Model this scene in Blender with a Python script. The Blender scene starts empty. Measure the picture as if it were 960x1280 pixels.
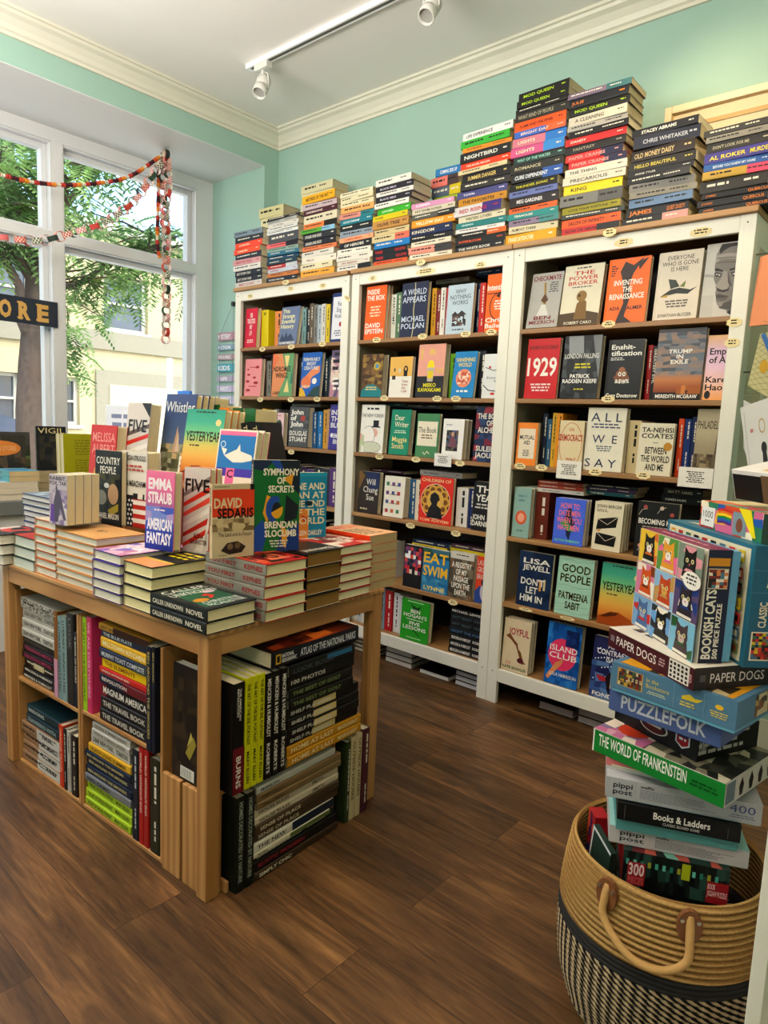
import bpy, math, random
import numpy as np
from mathutils import Matrix, Vector
D = bpy.data; SC = bpy.context.scene; COL = SC.collection
rnd = random.Random(7)

# ------------------------------------------------------------------ camera
CAM = np.array([3.3768, -2.5098, 1.1938]); YAW, PITCH, ROLL, FPX = 0.7121, -0.1274, 0.0431, 850.1
_f = np.array([-math.sin(YAW)*math.cos(PITCH), math.cos(YAW)*math.cos(PITCH), math.sin(PITCH)])
_r = np.array([math.cos(YAW), math.sin(YAW), 0.]); _u = np.cross(_r, _f)
_c, _s = math.cos(ROLL), math.sin(ROLL)
RX, UP, FW = _c*_r+_s*_u, -_s*_r+_c*_u, _f
cam = D.cameras.new('camera'); cam.sensor_fit = 'VERTICAL'; cam.sensor_height = 36; cam.lens = FPX*36/1280
cam.clip_start = 0.02
camo = D.objects.new('camera', cam); COL.objects.link(camo)
m = Matrix.Identity(4)
for i in range(3):
    m[i][0] = RX[i]; m[i][1] = UP[i]; m[i][2] = -FW[i]; m[i][3] = CAM[i]
camo.matrix_world = m; SC.camera = camo

# ------------------------------------------------------------------ light, exposure
SC.view_settings.view_transform = 'Standard'; SC.view_settings.look = 'None'
SC.view_settings.gamma = 1; SC.view_settings.use_curve_mapping = False; SC.view_settings.exposure = -0.08
w = D.worlds.new('sky'); SC.world = w; w.use_nodes = True
nt = w.node_tree; bg = nt.nodes['Background']
sky = nt.nodes.new('ShaderNodeTexSky'); sky.sky_type = 'NISHITA'; sky.sun_disc = False
sky.sun_elevation = math.radians(48); sky.sun_rotation = math.radians(75); sky.air_density = 1.0; sky.dust_density = 2.5; sky.ozone_density = 1.2
nt.links.new(sky.outputs[0], bg.inputs[0]); bg.inputs[1].default_value = 0.85

def light(name, kind, loc, power, color, aim=None, **k):
    l = D.lights.new(name, kind); l.energy = power; l.color = color
    for a, b in k.items(): setattr(l, a, b)
    o = D.objects.new(name, l); COL.objects.link(o); o.location = loc
    if aim is not None: o.rotation_euler = (Vector(aim)-Vector(loc)).to_track_quat('-Z', 'Y').to_euler()
    return o
light('sun', 'SUN', (3, -4, 8), 4.4, (1.0, 0.94, 0.84), aim=(0.4, -.6, 1.6), angle=0.009)
WARM = (1.0, 0.80, 0.56)
for _x, _y, _p, _c in ((1.5, -2.7, 29, (1.0, .91, .79)), (3.1, -3.1, 36, (1.0, .86, .68)), (4.3, -1.5, 15, WARM), (0.6, -4.2, 26, (1.0, .94, .84))):
    light('room_fill_light', 'POINT', (_x, _y, 2.42), _p, _c, shadow_soft_size=.22)        # added bare point fill brightening ceiling and room, out of view
light('ceiling_lamp_light', 'AREA', (2.0, -1.9, 2.93), 14, (1.0, 0.88, 0.74), aim=(2.0, -1.7, 0), shape='RECTANGLE', size=1.6, size_y=.9)
light('up_fill_light', 'AREA', (1.25, -2.5, 2.05), 84, (1.0, .95, .90), aim=(1.15, -2.1, 3.2), shape='RECTANGLE', size=1.6, size_y=.6)        # added to brighten the ceiling, without fixture: uplight out of view

# ------------------------------------------------------------------ pixel <-> world (photo frame 960x1280)
def ray(x, y): return RX*((x-480)/FPX)+UP*((640-y)/FPX)+FW
def onx(x, y, X): d = ray(x, y); return CAM+d*((X-CAM[0])/d[0])
def ony(x, y, Y): d = ray(x, y); return CAM+d*((Y-CAM[1])/d[1])
def onz(x, y, Z): d = ray(x, y); return CAM+d*((Z-CAM[2])/d[2])
def proj(P):
    q = np.asarray(P, float)-CAM; z = q@FW
    return 480+FPX*(q@RX)/z, 640-FPX*(q@UP)/z
def xat(px, Y, Z):                      # X on the line (Y, Z) that shows at column px
    k = (px-480)/FPX; a = RX-k*FW; q = np.array([0, Y, Z])-CAM+np.array([CAM[0], 0, 0])
    return (CAM[0]*a[0]-(a[1]*(Y-CAM[1])+a[2]*(Z-CAM[2])))/a[0]
def zat(py, X, Y):                      # Z on the vertical (X, Y) that shows at row py
    k = (640-py)/FPX; a = UP-k*FW
    return CAM[2]-(a[0]*(X-CAM[0])+a[1]*(Y-CAM[1]))/a[2]

# ------------------------------------------------------------------ colour + mesh helpers
_cc = {}
def C(h):
    if not isinstance(h, str): return h
    if h not in _cc:
        v = [int(h[i:i+2], 16)/255 for i in (0, 2, 4)]
        _cc[h] = tuple((x/12.92 if x <= .04045 else ((x+.055)/1.055)**2.4) for x in v)+(1.0,)
    return _cc[h]
_tc = {}
def glyphs(txt, off=0.012):
    k = (txt, off)
    if k not in _tc:
        cu = D.curves.new('t', 'FONT'); cu.body = txt; cu.resolution_u = 2; cu.fill_mode = 'FRONT'; cu.offset = off
        ob = D.objects.new('t', cu); me = D.meshes.new_from_object(ob)
        V = [(v.co.x, v.co.y) for v in me.vertices]; F = [tuple(p.vertices) for p in me.polygons]
        D.objects.remove(ob); D.meshes.remove(me); D.curves.remove(cu)
        if V:
            x0 = min(v[0] for v in V); x1 = max(v[0] for v in V)
        else: x0, x1 = 0, 1
        _tc[k] = (V, F, x0, max(x1-x0, 1e-3))
    return _tc[k]
CAP = 0.73
class G:
    def __init__(s): s.v = []; s.f = []; s.c = []; s.m = []; s.sm = []
    def face(s, pts, c, m=0, sm=False):
        n = len(s.v); s.v += [tuple(p) for p in pts]; k = len(pts)
        s.f.append(tuple(range(n, n+k))); s.m.append(m); s.sm.append(sm)
        s.c.append([C(x) for x in c] if isinstance(c, list) else [C(c)]*k)
    def mesh(s, V, F, c, m=0, sm=False):
        n = len(s.v); s.v += [tuple(p) for p in V]
        for f in F:
            s.f.append(tuple(i+n for i in f)); s.m.append(m); s.sm.append(sm); s.c.append([C(c)]*len(f))
    def box(s, a, b, c='ffffff', m=0):
        x0, y0, z0 = a; x1, y1, z1 = b
        V = [(x0,y0,z0),(x1,y0,z0),(x1,y1,z0),(x0,y1,z0),(x0,y0,z1),(x1,y0,z1),(x1,y1,z1),(x0,y1,z1)]
        s.mesh(V, [(3,2,1,0),(4,5,6,7),(0,1,5,4),(1,2,6,5),(2,3,7,6),(3,0,4,7)], c, m)
    def obox(s, M, a, b, c='ffffff', m=0):
        g = G(); g.box(a, b, c, m); s.add(g, M)
    def add(s, g, M):
        n = len(s.v); s.v += [tuple(M @ Vector(p)) for p in g.v]
        s.f += [tuple(i+n for i in f) for f in g.f]; s.c += g.c; s.m += g.m; s.sm += g.sm
    def tube(s, pts, r, n=8, c='ffffff', m=0, closed=False, sm=True):
        pts = [Vector(p) for p in pts]; N = len(pts); rr = r if isinstance(r, (list, tuple)) else [r]*N
        V = []; F = []; t0 = None; nv = None
        for i, p in enumerate(pts):
            if closed: t = (pts[(i+1) % N]-pts[i-1])
            else: t = pts[min(i+1, N-1)]-pts[max(i-1, 0)]
            t.normalize()
            if nv is None:
                a = Vector((0,0,1)) if abs(t.z) < .9 else Vector((1,0,0)); nv = (a-t*a.dot(t)).normalized()
            else: nv = (nv-t*nv.dot(t)).normalized()
            b = t.cross(nv)
            V += [p+(nv*math.cos(2*math.pi*k/n)+b*math.sin(2*math.pi*k/n))*rr[i] for k in range(n)]
        L = N if closed else N-1
        for i in range(L):
            j = (i+1) % N
            F += [(i*n+k, i*n+(k+1) % n, j*n+(k+1) % n, j*n+k) for k in range(n)]
        if not closed: F += [tuple(range(n-1, -1, -1)), tuple(range((N-1)*n, N*n))]
        s.mesh(V, F, c, m, sm)
    def lathe(s, prof, n=48, c='ffffff', m=0, cx=0, cy=0, sm=True, fn=None):
        V = []; F = []
        for i, (r, z) in enumerate(prof):
            for k in range(n):
                a = 2*math.pi*k/n; q = fn(a, z, r) if fn else r
                V.append((cx+q*math.cos(a), cy+q*math.sin(a), z))
        for i in range(len(prof)-1):
            F += [(i*n+k, i*n+(k+1) % n, (i+1)*n+(k+1) % n, (i+1)*n+k) for k in range(n)]
        s.mesh(V, F, c, m, sm)
    def obj(s, name, mats, parent=None, M=None, bevel=0):
        me = D.meshes.new(name); me.from_pydata(s.v, [], s.f)
        for mt in (mats if isinstance(mats, (list, tuple)) else [mats]): me.materials.append(mt)
        me.polygons.foreach_set('material_index', s.m); me.polygons.foreach_set('use_smooth', s.sm)
        ca = me.color_attributes.new('Col', 'FLOAT_COLOR', 'CORNER')
        ca.data.foreach_set('color', [x for f in s.c for c in f for x in c])
        me.update()
        o = D.objects.new(name, me); COL.objects.link(o)
        if parent is not None: o.parent = parent
        if M is not None: o.matrix_basis = M
        if bevel:
            md = o.modifiers.new('bevel', 'BEVEL'); md.width = bevel; md.segments = 2; md.limit_method = 'ANGLE'
        return o
def tag(o, label, cat, group=None, kind=None):
    o['label'] = label; o['category'] = cat
    if group: o['group'] = group
    if kind: o['kind'] = kind
    n = len(label.split())
    if not 4 <= n <= 16: print('LABEL LENGTH', n, label)
    return o
def empty(name, M, label, cat, group=None):
    o = D.objects.new(name, None); COL.objects.link(o); o.empty_display_size = .05
    o.matrix_basis = M; return tag(o, label, cat, group)
def struct(g, name, mat, parent=None, bevel=0):
    o = g.obj(name, mat, parent, bevel=bevel)
    if parent is None: o['kind'] = 'structure'
    return o
T = Matrix.Translation
def Rz(a): return Matrix.Rotation(math.radians(a), 4, 'Z')
def Rx_(a): return Matrix.Rotation(math.radians(a), 4, 'X')
def Ry_(a): return Matrix.Rotation(math.radians(a), 4, 'Y')
ORD = ['first','second','third','fourth','fifth','sixth','seventh','eighth','ninth','tenth','eleventh','twelfth','thirteenth','fourteenth','fifteenth','sixteenth','seventeenth','eighteenth','nineteenth','twentieth']

# ------------------------------------------------------------------ materials
def _mat(name):
    mt = D.materials.new(name); mt.use_nodes = True; n = mt.node_tree.nodes; l = mt.node_tree.links
    return mt, n, l, n['Principled BSDF']
def _noise(n, l, scale, stretch=(1,1,1), detail=3, coord='Object'):
    tc = n.new('ShaderNodeTexCoord'); mp = n.new('ShaderNodeMapping'); nz = n.new('ShaderNodeTexNoise')
    mp.inputs['Scale'].default_value = stretch; nz.inputs['Scale'].default_value = scale; nz.inputs['Detail'].default_value = detail
    l.new(tc.outputs[coord], mp.inputs[0]); l.new(mp.outputs[0], nz.inputs[0]); return nz, mp
def _mixcol(n, l, fac, a, b, blend='MIX'):
    mx = n.new('ShaderNodeMix'); mx.data_type = 'RGBA'; mx.blend_type = blend
    for i, v in ((0, fac), (6, a), (7, b)):
        if hasattr(v, 'links') or hasattr(v, 'is_linked'): l.new(v, mx.inputs[i])
        else: mx.inputs[i].default_value = v
    return mx.outputs[2]
def _bump(n, l, h, bs, strength, dist=0.002):
    b = n.new('ShaderNodeBump'); b.inputs['Strength'].default_value = strength; b.inputs['Distance'].default_value = dist
    l.new(h, b.inputs['Height']); l.new(b.outputs[0], bs.inputs['Normal'])
def sc_(c, k): c = C(c); return (min(c[0]*k,1), min(c[1]*k,1), min(c[2]*k,1), 1)
def mat(name, col, rough=.5, var=.08, scale=30, bump=0, metal=0, stretch=(1,1,1), spec=.5):
    mt, n, l, bs = _mat(name); nz, _ = _noise(n, l, scale, stretch)
    l.new(_mixcol(n, l, nz.outputs[0], sc_(col, 1-var), sc_(col, 1+var)), bs.inputs['Base Color'])
    bs.inputs['Roughness'].default_value = rough; bs.inputs['Metallic'].default_value = metal
    bs.inputs['Specular IOR Level'].default_value = spec
    if bump: _bump(n, l, nz.outputs[0], bs, bump)
    return mt
def printed(name, rough, var=.05, scale=60, stretch=(1,1,1), bump=0, spec=.4, gam=1.0):
    mt, n, l, bs = _mat(name); nz, _ = _noise(n, l, scale, stretch)
    at = n.new('ShaderNodeAttribute'); at.attribute_name = 'Col'
    g = 1-var*2
    k = _mixcol(n, l, nz.outputs[0], (g, g, g, 1), (1, 1, 1, 1))
    gm = n.new('ShaderNodeGamma'); gm.inputs[1].default_value = gam; l.new(at.outputs[0], gm.inputs[0])
    l.new(_mixcol(n, l, 1.0, gm.outputs[0], k, 'MULTIPLY'), bs.inputs['Base Color'])
    bs.inputs['Roughness'].default_value = rough; bs.inputs['Specular IOR Level'].default_value = spec
    if bump: _bump(n, l, nz.outputs[0], bs, bump)
    return mt
def wood(name, light_, dark, axis, scale=1.0, rough=.45, knots=True):
    mt, n, l, bs = _mat(name)
    st = {'x': (1.2, 14, 14), 'y': (14, 1.2, 14), 'z': (14, 14, 1.2)}[axis]; st = tuple(a*scale for a in st)
    nz, mp = _noise(n, l, 1.6, st, 4); nz.inputs['Distortion'].default_value = .5
    wv = n.new('ShaderNodeTexWave'); wv.inputs['Scale'].default_value = .8; wv.inputs['Distortion'].default_value = 5; wv.inputs['Detail'].default_value = 3
    wv.bands_direction = {'x': 'Y', 'y': 'X', 'z': 'X'}[axis]
    l.new(mp.outputs[0], wv.inputs[0])
    a = _mixcol(n, l, nz.outputs[0], C(dark), C(light_))
    b = _mixcol(n, l, wv.outputs[1], sc_(dark, .95), C(light_))
    c = _mixcol(n, l, .55, a, b)
    l.new(c, bs.inputs['Base Color']); bs.inputs['Roughness'].default_value = rough
    _bump(n, l, nz.outputs[0], bs, .08); return mt
PRINT = printed('printed_cover_gloss', .38, spec=.25, gam=1.25); MATTE = printed('printed_cover_matte', .62); PAGES = printed('page_edges', .85, .10, 1.0, (30, 420, 30), .15)
PAPER = printed('paper_print', .8, .03); SIGNP = printed('painted_sign', .5, .04)
BOXP = printed('printed_carton', .42, .05, spec=.25, gam=1.22)
WHITE = mat('white_stain_wood', 'e4e1d4', .42, .04, 6, .05, stretch=(20,20,1)); WHITEX = mat('white_stain_rail', 'e4e1d4', .42, .04, 6, .05, stretch=(1,20,20))
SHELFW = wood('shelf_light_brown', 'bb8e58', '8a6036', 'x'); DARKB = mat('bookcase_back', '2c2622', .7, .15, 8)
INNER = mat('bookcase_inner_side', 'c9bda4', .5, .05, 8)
PINE = {a: wood('pine_'+a, 'c9975c', '9a6430', a) for a in 'xyz'}
# ================================================================== ROOM
YB, XW, ZC, ZS, XG, YJ = .40, -.128, 2.955, 2.7355, -.667, .29
def floor_mat():
    mt, n, l, bs = _mat('dark_plank_floor')
    tc = n.new('ShaderNodeTexCoord'); br = n.new('ShaderNodeTexBrick')
    br.inputs['Scale'].default_value = 1; br.inputs['Brick Width'].default_value = 1.22; br.inputs['Row Height'].default_value = .18
    br.inputs['Mortar Size'].default_value = .0008; br.inputs['Mortar Smooth'].default_value = .2; br.offset = .37
    br.inputs['Color1'].default_value = (.0, .0, .0, 1); br.inputs['Color2'].default_value = (1, 1, 1, 1); br.inputs['Mortar'].default_value = (.5, .5, .5, 1)
    l.new(tc.outputs['Object'], br.inputs[0])
    sc = n.new('ShaderNodeVectorMath'); sc.operation = 'MULTIPLY_ADD'; sc.inputs[1].default_value = (1.5, 15.0, 1.0)
    l.new(tc.outputs['Object'], sc.inputs[0])
    of = n.new('ShaderNodeVectorMath'); of.operation = 'SCALE'; of.inputs['Scale'].default_value = 23.0
    l.new(br.outputs[0], of.inputs[0]); l.new(of.outputs[0], sc.inputs[2])
    nz = n.new('ShaderNodeTexNoise'); nz.inputs['Scale'].default_value = 1.7; nz.inputs['Detail'].default_value = 7; nz.inputs['Roughness'].default_value = .62; nz.inputs['Distortion'].default_value = 1.6
    l.new(sc.outputs[0], nz.inputs[0])
    n2 = n.new('ShaderNodeTexNoise'); n2.inputs['Scale'].default_value = 9; n2.inputs['Detail'].default_value = 5; n2.inputs['Distortion'].default_value = .6
    l.new(sc.outputs[0], n2.inputs[0])
    cr = n.new('ShaderNodeValToRGB'); e = cr.color_ramp.elements
    e[0].position = .33; e[0].color = C('1f130b'); e[1].position = .68; e[1].color = C('9c7448')
    for p, c in ((.43, '452c1a'), (.50, '694729'), (.58, '7d5936')):
        k = e.new(p); k.color = C(c)
    l.new(nz.outputs[0], cr.inputs[0])
    c1 = _mixcol(n, l, .55, cr.outputs[0], _mixcol(n, l, n2.outputs[0], C('2f1d0d'), C('8a6640')))
    c2 = _mixcol(n, l, br.outputs[0], (.80, .78, .76, 1), (1.10, 1.05, 1.0, 1))
    c3 = _mixcol(n, l, 1.0, c1, c2, 'MULTIPLY')
    s3 = n.new('ShaderNodeVectorMath'); s3.operation = 'MULTIPLY_ADD'; s3.inputs[1].default_value = (.8, 4.0, 1.0); l.new(tc.outputs['Object'], s3.inputs[0]); l.new(of.outputs[0], s3.inputs[2])
    n3 = n.new('ShaderNodeTexNoise'); n3.inputs['Scale'].default_value = 1.5; n3.inputs['Detail'].default_value = 4; n3.inputs['Distortion'].default_value = 1.2; l.new(s3.outputs[0], n3.inputs[0])
    r3 = n.new('ShaderNodeMapRange'); r3.inputs[1].default_value = .36; r3.inputs[2].default_value = .66; l.new(n3.outputs[0], r3.inputs[0])
    c3 = _mixcol(n, l, 1.0, c3, _mixcol(n, l, r3.outputs[0], (.50, .49, .48, 1), (1.20, 1.16, 1.12, 1)), 'MULTIPLY')
    c4 = _mixcol(n, l, br.outputs[1], c3, C('20140c'))
    l.new(c4, bs.inputs['Base Color']); bs.inputs['Roughness'].default_value = .42; bs.inputs['Specular IOR Level'].default_value = .35
    _bump(n, l, n2.outputs[0], bs, .12); return mt
MINT = mat('mint_wall_paint', '9abcae', .6, .03, 3, .03); CEIL = mat('ceiling_paint', 'f0ece4', .7, .02, 2, .02)
TRIMM = mat('trim_paint', 'dcd8c6', .45, .02, 5); FRAME = mat('window_frame_paint', 'dcdcdc', .4, .02, 6); SOFF = mat('soffit_paint', 'dcdcda', .6, .02, 3)
g = G(); g.box((-.9, -5.2, -.12), (5.2, .7, 0)); struct(g, 'floor', floor_mat())
g = G(); g.box((-1.0, -5.2, ZC), (5.2, .7, ZC+.12)); struct(g, 'ceiling', CEIL)
g = G(); g.box((-1.0, YB, -.12), (5.2, YB+.2, ZC)); struct(g, 'wall_back', MINT)
g = G(); g.box((5.0, -5.0, -.12), (5.2, YB, ZC)); struct(g, 'wall_right', MINT)
g = G(); g.box((-1.0, -5.2, -.12), (5.2, -5.0, ZC)); struct(g, 'wall_front', MINT)
g = G()
g.box((-1.0, -5.0, ZS+.004), (XW, YB, ZC))                                     # fascia above the window recess
g.box((-1.0, YJ, -.12), (XW, YB, ZS+.004))                                     # jamb return
g.box((-.80, -5.0, -.12), (-.70, YJ, .68))                                     # wall below the window
struct(g, 'wall_left', MINT)
g = G(); g.box((-.80, -5.0, ZS), (XW-.002, YJ+.002, ZS+.004)); struct(g, 'trim_1', SOFF)     # white soffit
# crown moulding: profile (out from wall, down from ceiling)
PR = [(0, .10), (.012, .10), (.012, .086), (.022, .080), (.03, .060), (.05, .036), (.07, .026), (.074, .014), (.085, .012), (.085, 0)]
def crown(name, a, b, out):
    g = G(); a = Vector(a); b = Vector(b); out = Vector(out)
    for i in range(len(PR)-1):
        (o0, d0), (o1, d1) = PR[i], PR[i+1]
        P = []
        for base, s in ((a, 0), (b, 1)):
            P.append([base+out*o0+Vector((0,0,-d0)), base+out*o1+Vector((0,0,-d1))])
        g.face([P[0][0], P[1][0], P[1][1], P[0][1]], 'ffffff')
    return g
def crown_run(name, axis, lo, hi, wallpos, sgn, mlo=0, mhi=0):
    g = G()
    for i in range(len(PR)-1):
        q = []
        for (o, d) in (PR[i], PR[i+1]):
            l_, h_ = lo+mlo*o, hi+mhi*o
            if axis == 'x': q.append(((l_, wallpos+sgn*o, ZC-d), (h_, wallpos+sgn*o, ZC-d)))
            else: q.append(((wallpos+sgn*o, l_, ZC-d), (wallpos+sgn*o, h_, ZC-d)))
        pts = [q[0][0], q[0][1], q[1][1], q[1][0]]
        g.face(pts if (axis == 'x') == (sgn < 0) else pts[::-1], 'ffffff')
    return struct(g, name, TRIMM)
crown_run('trim_2', 'x', XW, 5.0, YB, -1, mlo=1)
crown_run('trim_3', 'y', -5.0, YB, XW, 1, mhi=-1)
g = G(); g.box((XW, YB-.015, 0), (5.0, YB, .12)); struct(g, 'baseboard_back', TRIMM)

# ------------------------------------------------------------------ shop window: bays, each with transom light above and a tall light below
def glass_mat():
    mt = D.materials.new('window_glass'); mt.use_nodes = True; n = mt.node_tree.nodes; l = mt.node_tree.links; n.clear()
    o = n.new('ShaderNodeOutputMaterial'); mx = n.new('ShaderNodeMixShader'); t = n.new('ShaderNodeBsdfTransparent'); gl = n.new('ShaderNodeBsdfGlossy')
    fr = n.new('ShaderNodeLayerWeight'); fr.inputs[0].default_value = .12; gl.inputs['Roughness'].default_value = .02
    t.inputs[0].default_value = (.96, .98, .97, 1); nz, _ = _noise(n, l, 2)
    mul = n.new('ShaderNodeMath'); mul.operation = 'MULTIPLY_ADD'; mul.inputs[1].default_value = .35; mul.inputs[2].default_value = .015
    l.new(fr.outputs[0], mul.inputs[0]); l.new(mul.outputs[0], mx.inputs[0]); l.new(t.outputs[0], mx.inputs[1]); l.new(gl.outputs[0], mx.inputs[2]); l.new(mx.outputs[0], o.inputs[0]); return mt
GLASS = glass_mat()
ZT0, ZT1, ZHEAD, ZSILL = 2.135, 2.185, 2.665, .80
bays = [(-.701, .172), (-1.635, -.762), (-2.57, -1.697), (-3.505, -2.632), (-4.44, -3.567)]
for bi, (y0, y1) in enumerate(bays):
    g = G()
    yl, yr = y0-.0305, (y1+.0305 if bi else YJ)
    x0, x1 = -.80, XG
    g.box((x0, yl, .68), (x1, y0, ZS)); g.box((x0, y1, .68), (x1, yr, ZS))
    g.box((x0, y0, ZHEAD), (x1, y1, ZS)); g.box((x0, y0, .68), (x1, y1, ZSILL)); g.box((x0, y0, ZT0), (x1, y1, ZT1))
    fr = struct(g, 'window_%d' % (bi+1), FRAME)
    for (za, zb, nm) in ((ZT1, ZHEAD, 't'), (ZSILL, ZT0, 'b')):
        g = G(); a = .03; xs0, xs1 = -.79, -.735
        # stop bead and sash
        for (p, q) in (((y0, za), (y0+a, zb)), ((y1-a, za), (y1, zb)), ((y0+a, za), (y1-a, za+a)), ((y0+a, zb-a), (y1-a, zb))):
            g.box((xs0, p[0], p[1]), (xs1, q[0], q[1]))
        b = .008
        for (p, q) in (((y0, za), (y0+b, zb)), ((y1-b, za), (y1, zb)), ((y0+b, za), (y1-b, za+b)), ((y0+b, zb-b), (y1-b, zb))):
            g.box((-.69, p[0], p[1]), (-.672, q[0], q[1]))
        g.obj('sash', FRAME, fr, bevel=.003)
        g = G(); g.box((-.764, y0+a, za+a), (-.760, y1-a, zb-a)); g.obj('pane', GLASS, fr)
# ------------------------------------------------------------------ window display bench: grey slab on a white base
GREYT = mat('grey_slab', '6f7372', .5, .06, 12)
g = G(); g.box((-.66, -4.9, .68), (-.12, -.05, .75)); o = g.obj('window_bench', GREYT, bevel=.004)
tag(o, 'grey slab window bench on a white panelled base under the shop window', 'bench')
g = G()
for i in range(6): g.box((-.655, -4.88+i*.80, 0), (-.15, -4.88+i*.80+.795, .678))
g.obj('base_panels', FRAME, o)
# ================================================================== STREET OUTSIDE
ASPH = mat('asphalt', 'bcb8ae', .9, .1, 40, .1); SIDE = mat('pavement', 'dcd7cb', .9, .08, 12, .05)
STUC = mat('cream_stucco', 'aea27e', .9, .07, 16, .35); BAND = mat('grey_stucco_band', '84806f', .9, .07, 14, .3); TRIMW = mat('facade_trim', 'b8b5aa', .6, .03, 8)
DGLASS = mat('dark_window_glass', '3d4856', .12, .2, 2); GARAGE = mat('garage_door', 'b8ab88', .6, .03, 5)
g = G(); g.box((-60, -60, -.3), (-.82, 60, -.25)); struct(g, 'street_ground', ASPH)
g = G(); g.box((-2.6, -40, -.25), (-.82, 40, -.14)); struct(g, 'pavement_near', SIDE)
g = G(); g.box((-9.0, -40, -.25), (-7.2, 40, -.14)); struct(g, 'pavement_far', SIDE)
FX = -9.0
bd = empty('apartment_building', T((FX, 3, -.2)), 'cream stucco building across the street with grey bands', 'building')
wins = [(3.72, 4.61, 2.72, 3.72), (1.55, 2.47, 2.72, 3.72), (1.55, 2.24, .95, 1.80), (3.02, 3.26, .95, 1.80), (-.7, .3, 2.72, 3.72), (-.6, .2, .95, 1.80), (5.9, 6.8, 2.72, 3.72), (6.2, 6.6, .95, 1.8)]
def local(g, name, m_): 
    g.v = [(a-FX, b-3, c+.2) for a, b, c in g.v]; return g.obj(name, m_, bd)
g = G()
ys = sorted({-9.0, 12.0}|{v for q in wins for v in q[:2]}); zs = sorted({-.2, 4.45}|{v for q in wins for v in q[2:]})
for i in range(len(ys)-1):
    for j in range(len(zs)-1):
        cy, cz = (ys[i]+ys[i+1])/2, (zs[j]+zs[j+1])/2
        if not any(a < cy < b and c < cz < d for a, b, c, d in wins): g.box((FX-.35, ys[i], zs[j]), (FX, ys[i+1], zs[j+1]))
g.box((FX-6, -9, -.2), (FX-.36, 12, 4.3)); local(g, 'wall', STUC)
for q in ((2.35, 2.68), ):
    g = G(); g.box((FX, -9, q[0]), (FX+.06, 12, q[1])); local(g, 'stucco_band', BAND)
g = G(); g.box((FX, 3.55, -.2), (FX+.05, 5.62, 1.98)); local(g, 'door_surround', BAND)
g = G(); g.box((FX+.05, 3.8, -.2), (FX+.07, 5.4, 1.72)); local(g, 'garage_door', GARAGE)
g = G(); g.box((FX-6.1, -9.1, 4.45), (FX+.12, 12.1, 4.6)); local(g, 'parapet_cap', TRIMW)
for (a, b, c, d) in wins:
    g = G(); f = .06
    for p, q in (((a, c), (a+f, d)), ((b-f, c), (b, d)), ((a+f, c), (b-f, c+f)), ((a+f, d-f), (b-f, d)), ((a+f, (c+d)/2-.02), (b-f, (c+d)/2+.02))):
        g.box((FX-.2, p[0], p[1]), (FX-.1, q[0], q[1]))
    g.box((FX-.2, a-.05, c-.06), (FX+.05, b+.05, c))
    wn = local(g, 'window', TRIMW)
    g = G(); g.v = []; g.box((-.17, a+f-3, c+f+.2), (-.15, b-f-3, d-f+.2)); g.obj('pane', DGLASS, wn)
# tree
BARK = mat('tree_bark', '4a3d34', .95, .3, 14, .6, stretch=(1,1,.3))
def leafmat():
    mt, n, l, bs = _mat('leaf'); at = n.new('ShaderNodeAttribute'); at.attribute_name = 'Col'
    nz, _ = _noise(n, l, 5); l.new(_mixcol(n, l, 1., at.outputs[0], _mixcol(n, l, nz.outputs[0], (.8, .8, .8, 1), (1, 1, 1, 1)), 'MULTIPLY'), bs.inputs['Base Color'])
    bs.inputs['Roughness'].default_value = .5; tr = n.new('ShaderNodeBsdfTranslucent'); l.new(at.outputs[0], tr.inputs[0])
    mx = n.new('ShaderNodeMixShader'); mx.inputs[0].default_value = .55; o = n['Material Output']
    l.new(bs.outputs[0], mx.inputs[1]); l.new(tr.outputs[0], mx.inputs[2]); l.new(mx.outputs[0], o.inputs[0]); return mt
LEAF = leafmat()
R2 = random.Random(11)
tr = empty('street_tree', T((-5, .83, -.25)), 'leafy tree growing at the kerb between the shop window and the cream building', 'tree')
def rel(p): return (p[0]+5, p[1]-.83, p[2]+.25)
g = G()
trunk = [(-5, .83, -.25), (-5, .82, .6), (-5.0, .81, 1.2), (-5.0, .84, 1.7), (-5.0, .88, 2.2), (-5.02, .92, 2.7)]
g.tube([rel(p) for p in trunk], [.21, .17, .15, .14, .125, .11], 10)
ends = []
def branch(p, q, r0, r1, n=6, wob=.10):
    p = Vector(p); q = Vector(q); pts = []
    for i in range(n+1):
        t = i/n; v = p.lerp(q, t); w_ = wob*math.sin(math.pi*t)
        pts.append(v+Vector((R2.uniform(-w_, w_), R2.uniform(-w_, w_), R2.uniform(-w_, w_)+w_)))
    g.tube([rel(x) for x in pts], [r0+(r1-r0)*i/n for i in range(n+1)], 7); return pts
main = [((-5.02, .92, 2.7), (-5.2, .55, 4.6), .095, .05), ((-5.02, .92, 2.7), (-4.8, 1.7, 4.4), .06, .03), ((-5, .86, 1.9), (-4.7, .2, 3.6), .06, .03),
        ((-5, .9, 2.5), (-5.6, 1.5, 3.8), .05, .02), ((-5.0, .88, 2.4), (-4.6, 2.4, 3.3), .045, .018), ((-5.02, .9, 2.6), (-4.4, -.7, 4.2), .05, .02), ((-5.0, .9, 2.6), (-4.2, 1.2, 4.0), .045, .02)]
for a, b, r0, r1 in main:
    pts = branch(a, b, r0, r1)
    for k in range(7):
        s0 = pts[R2.randint(2, 6)]; e_ = s0+Vector((R2.uniform(-.8, .8), R2.uniform(-1.0, 1.1), R2.uniform(-.35, .6)))
        sub = branch(s0, e_, .018, .006, 4, .05); ends += sub[2:]
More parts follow.
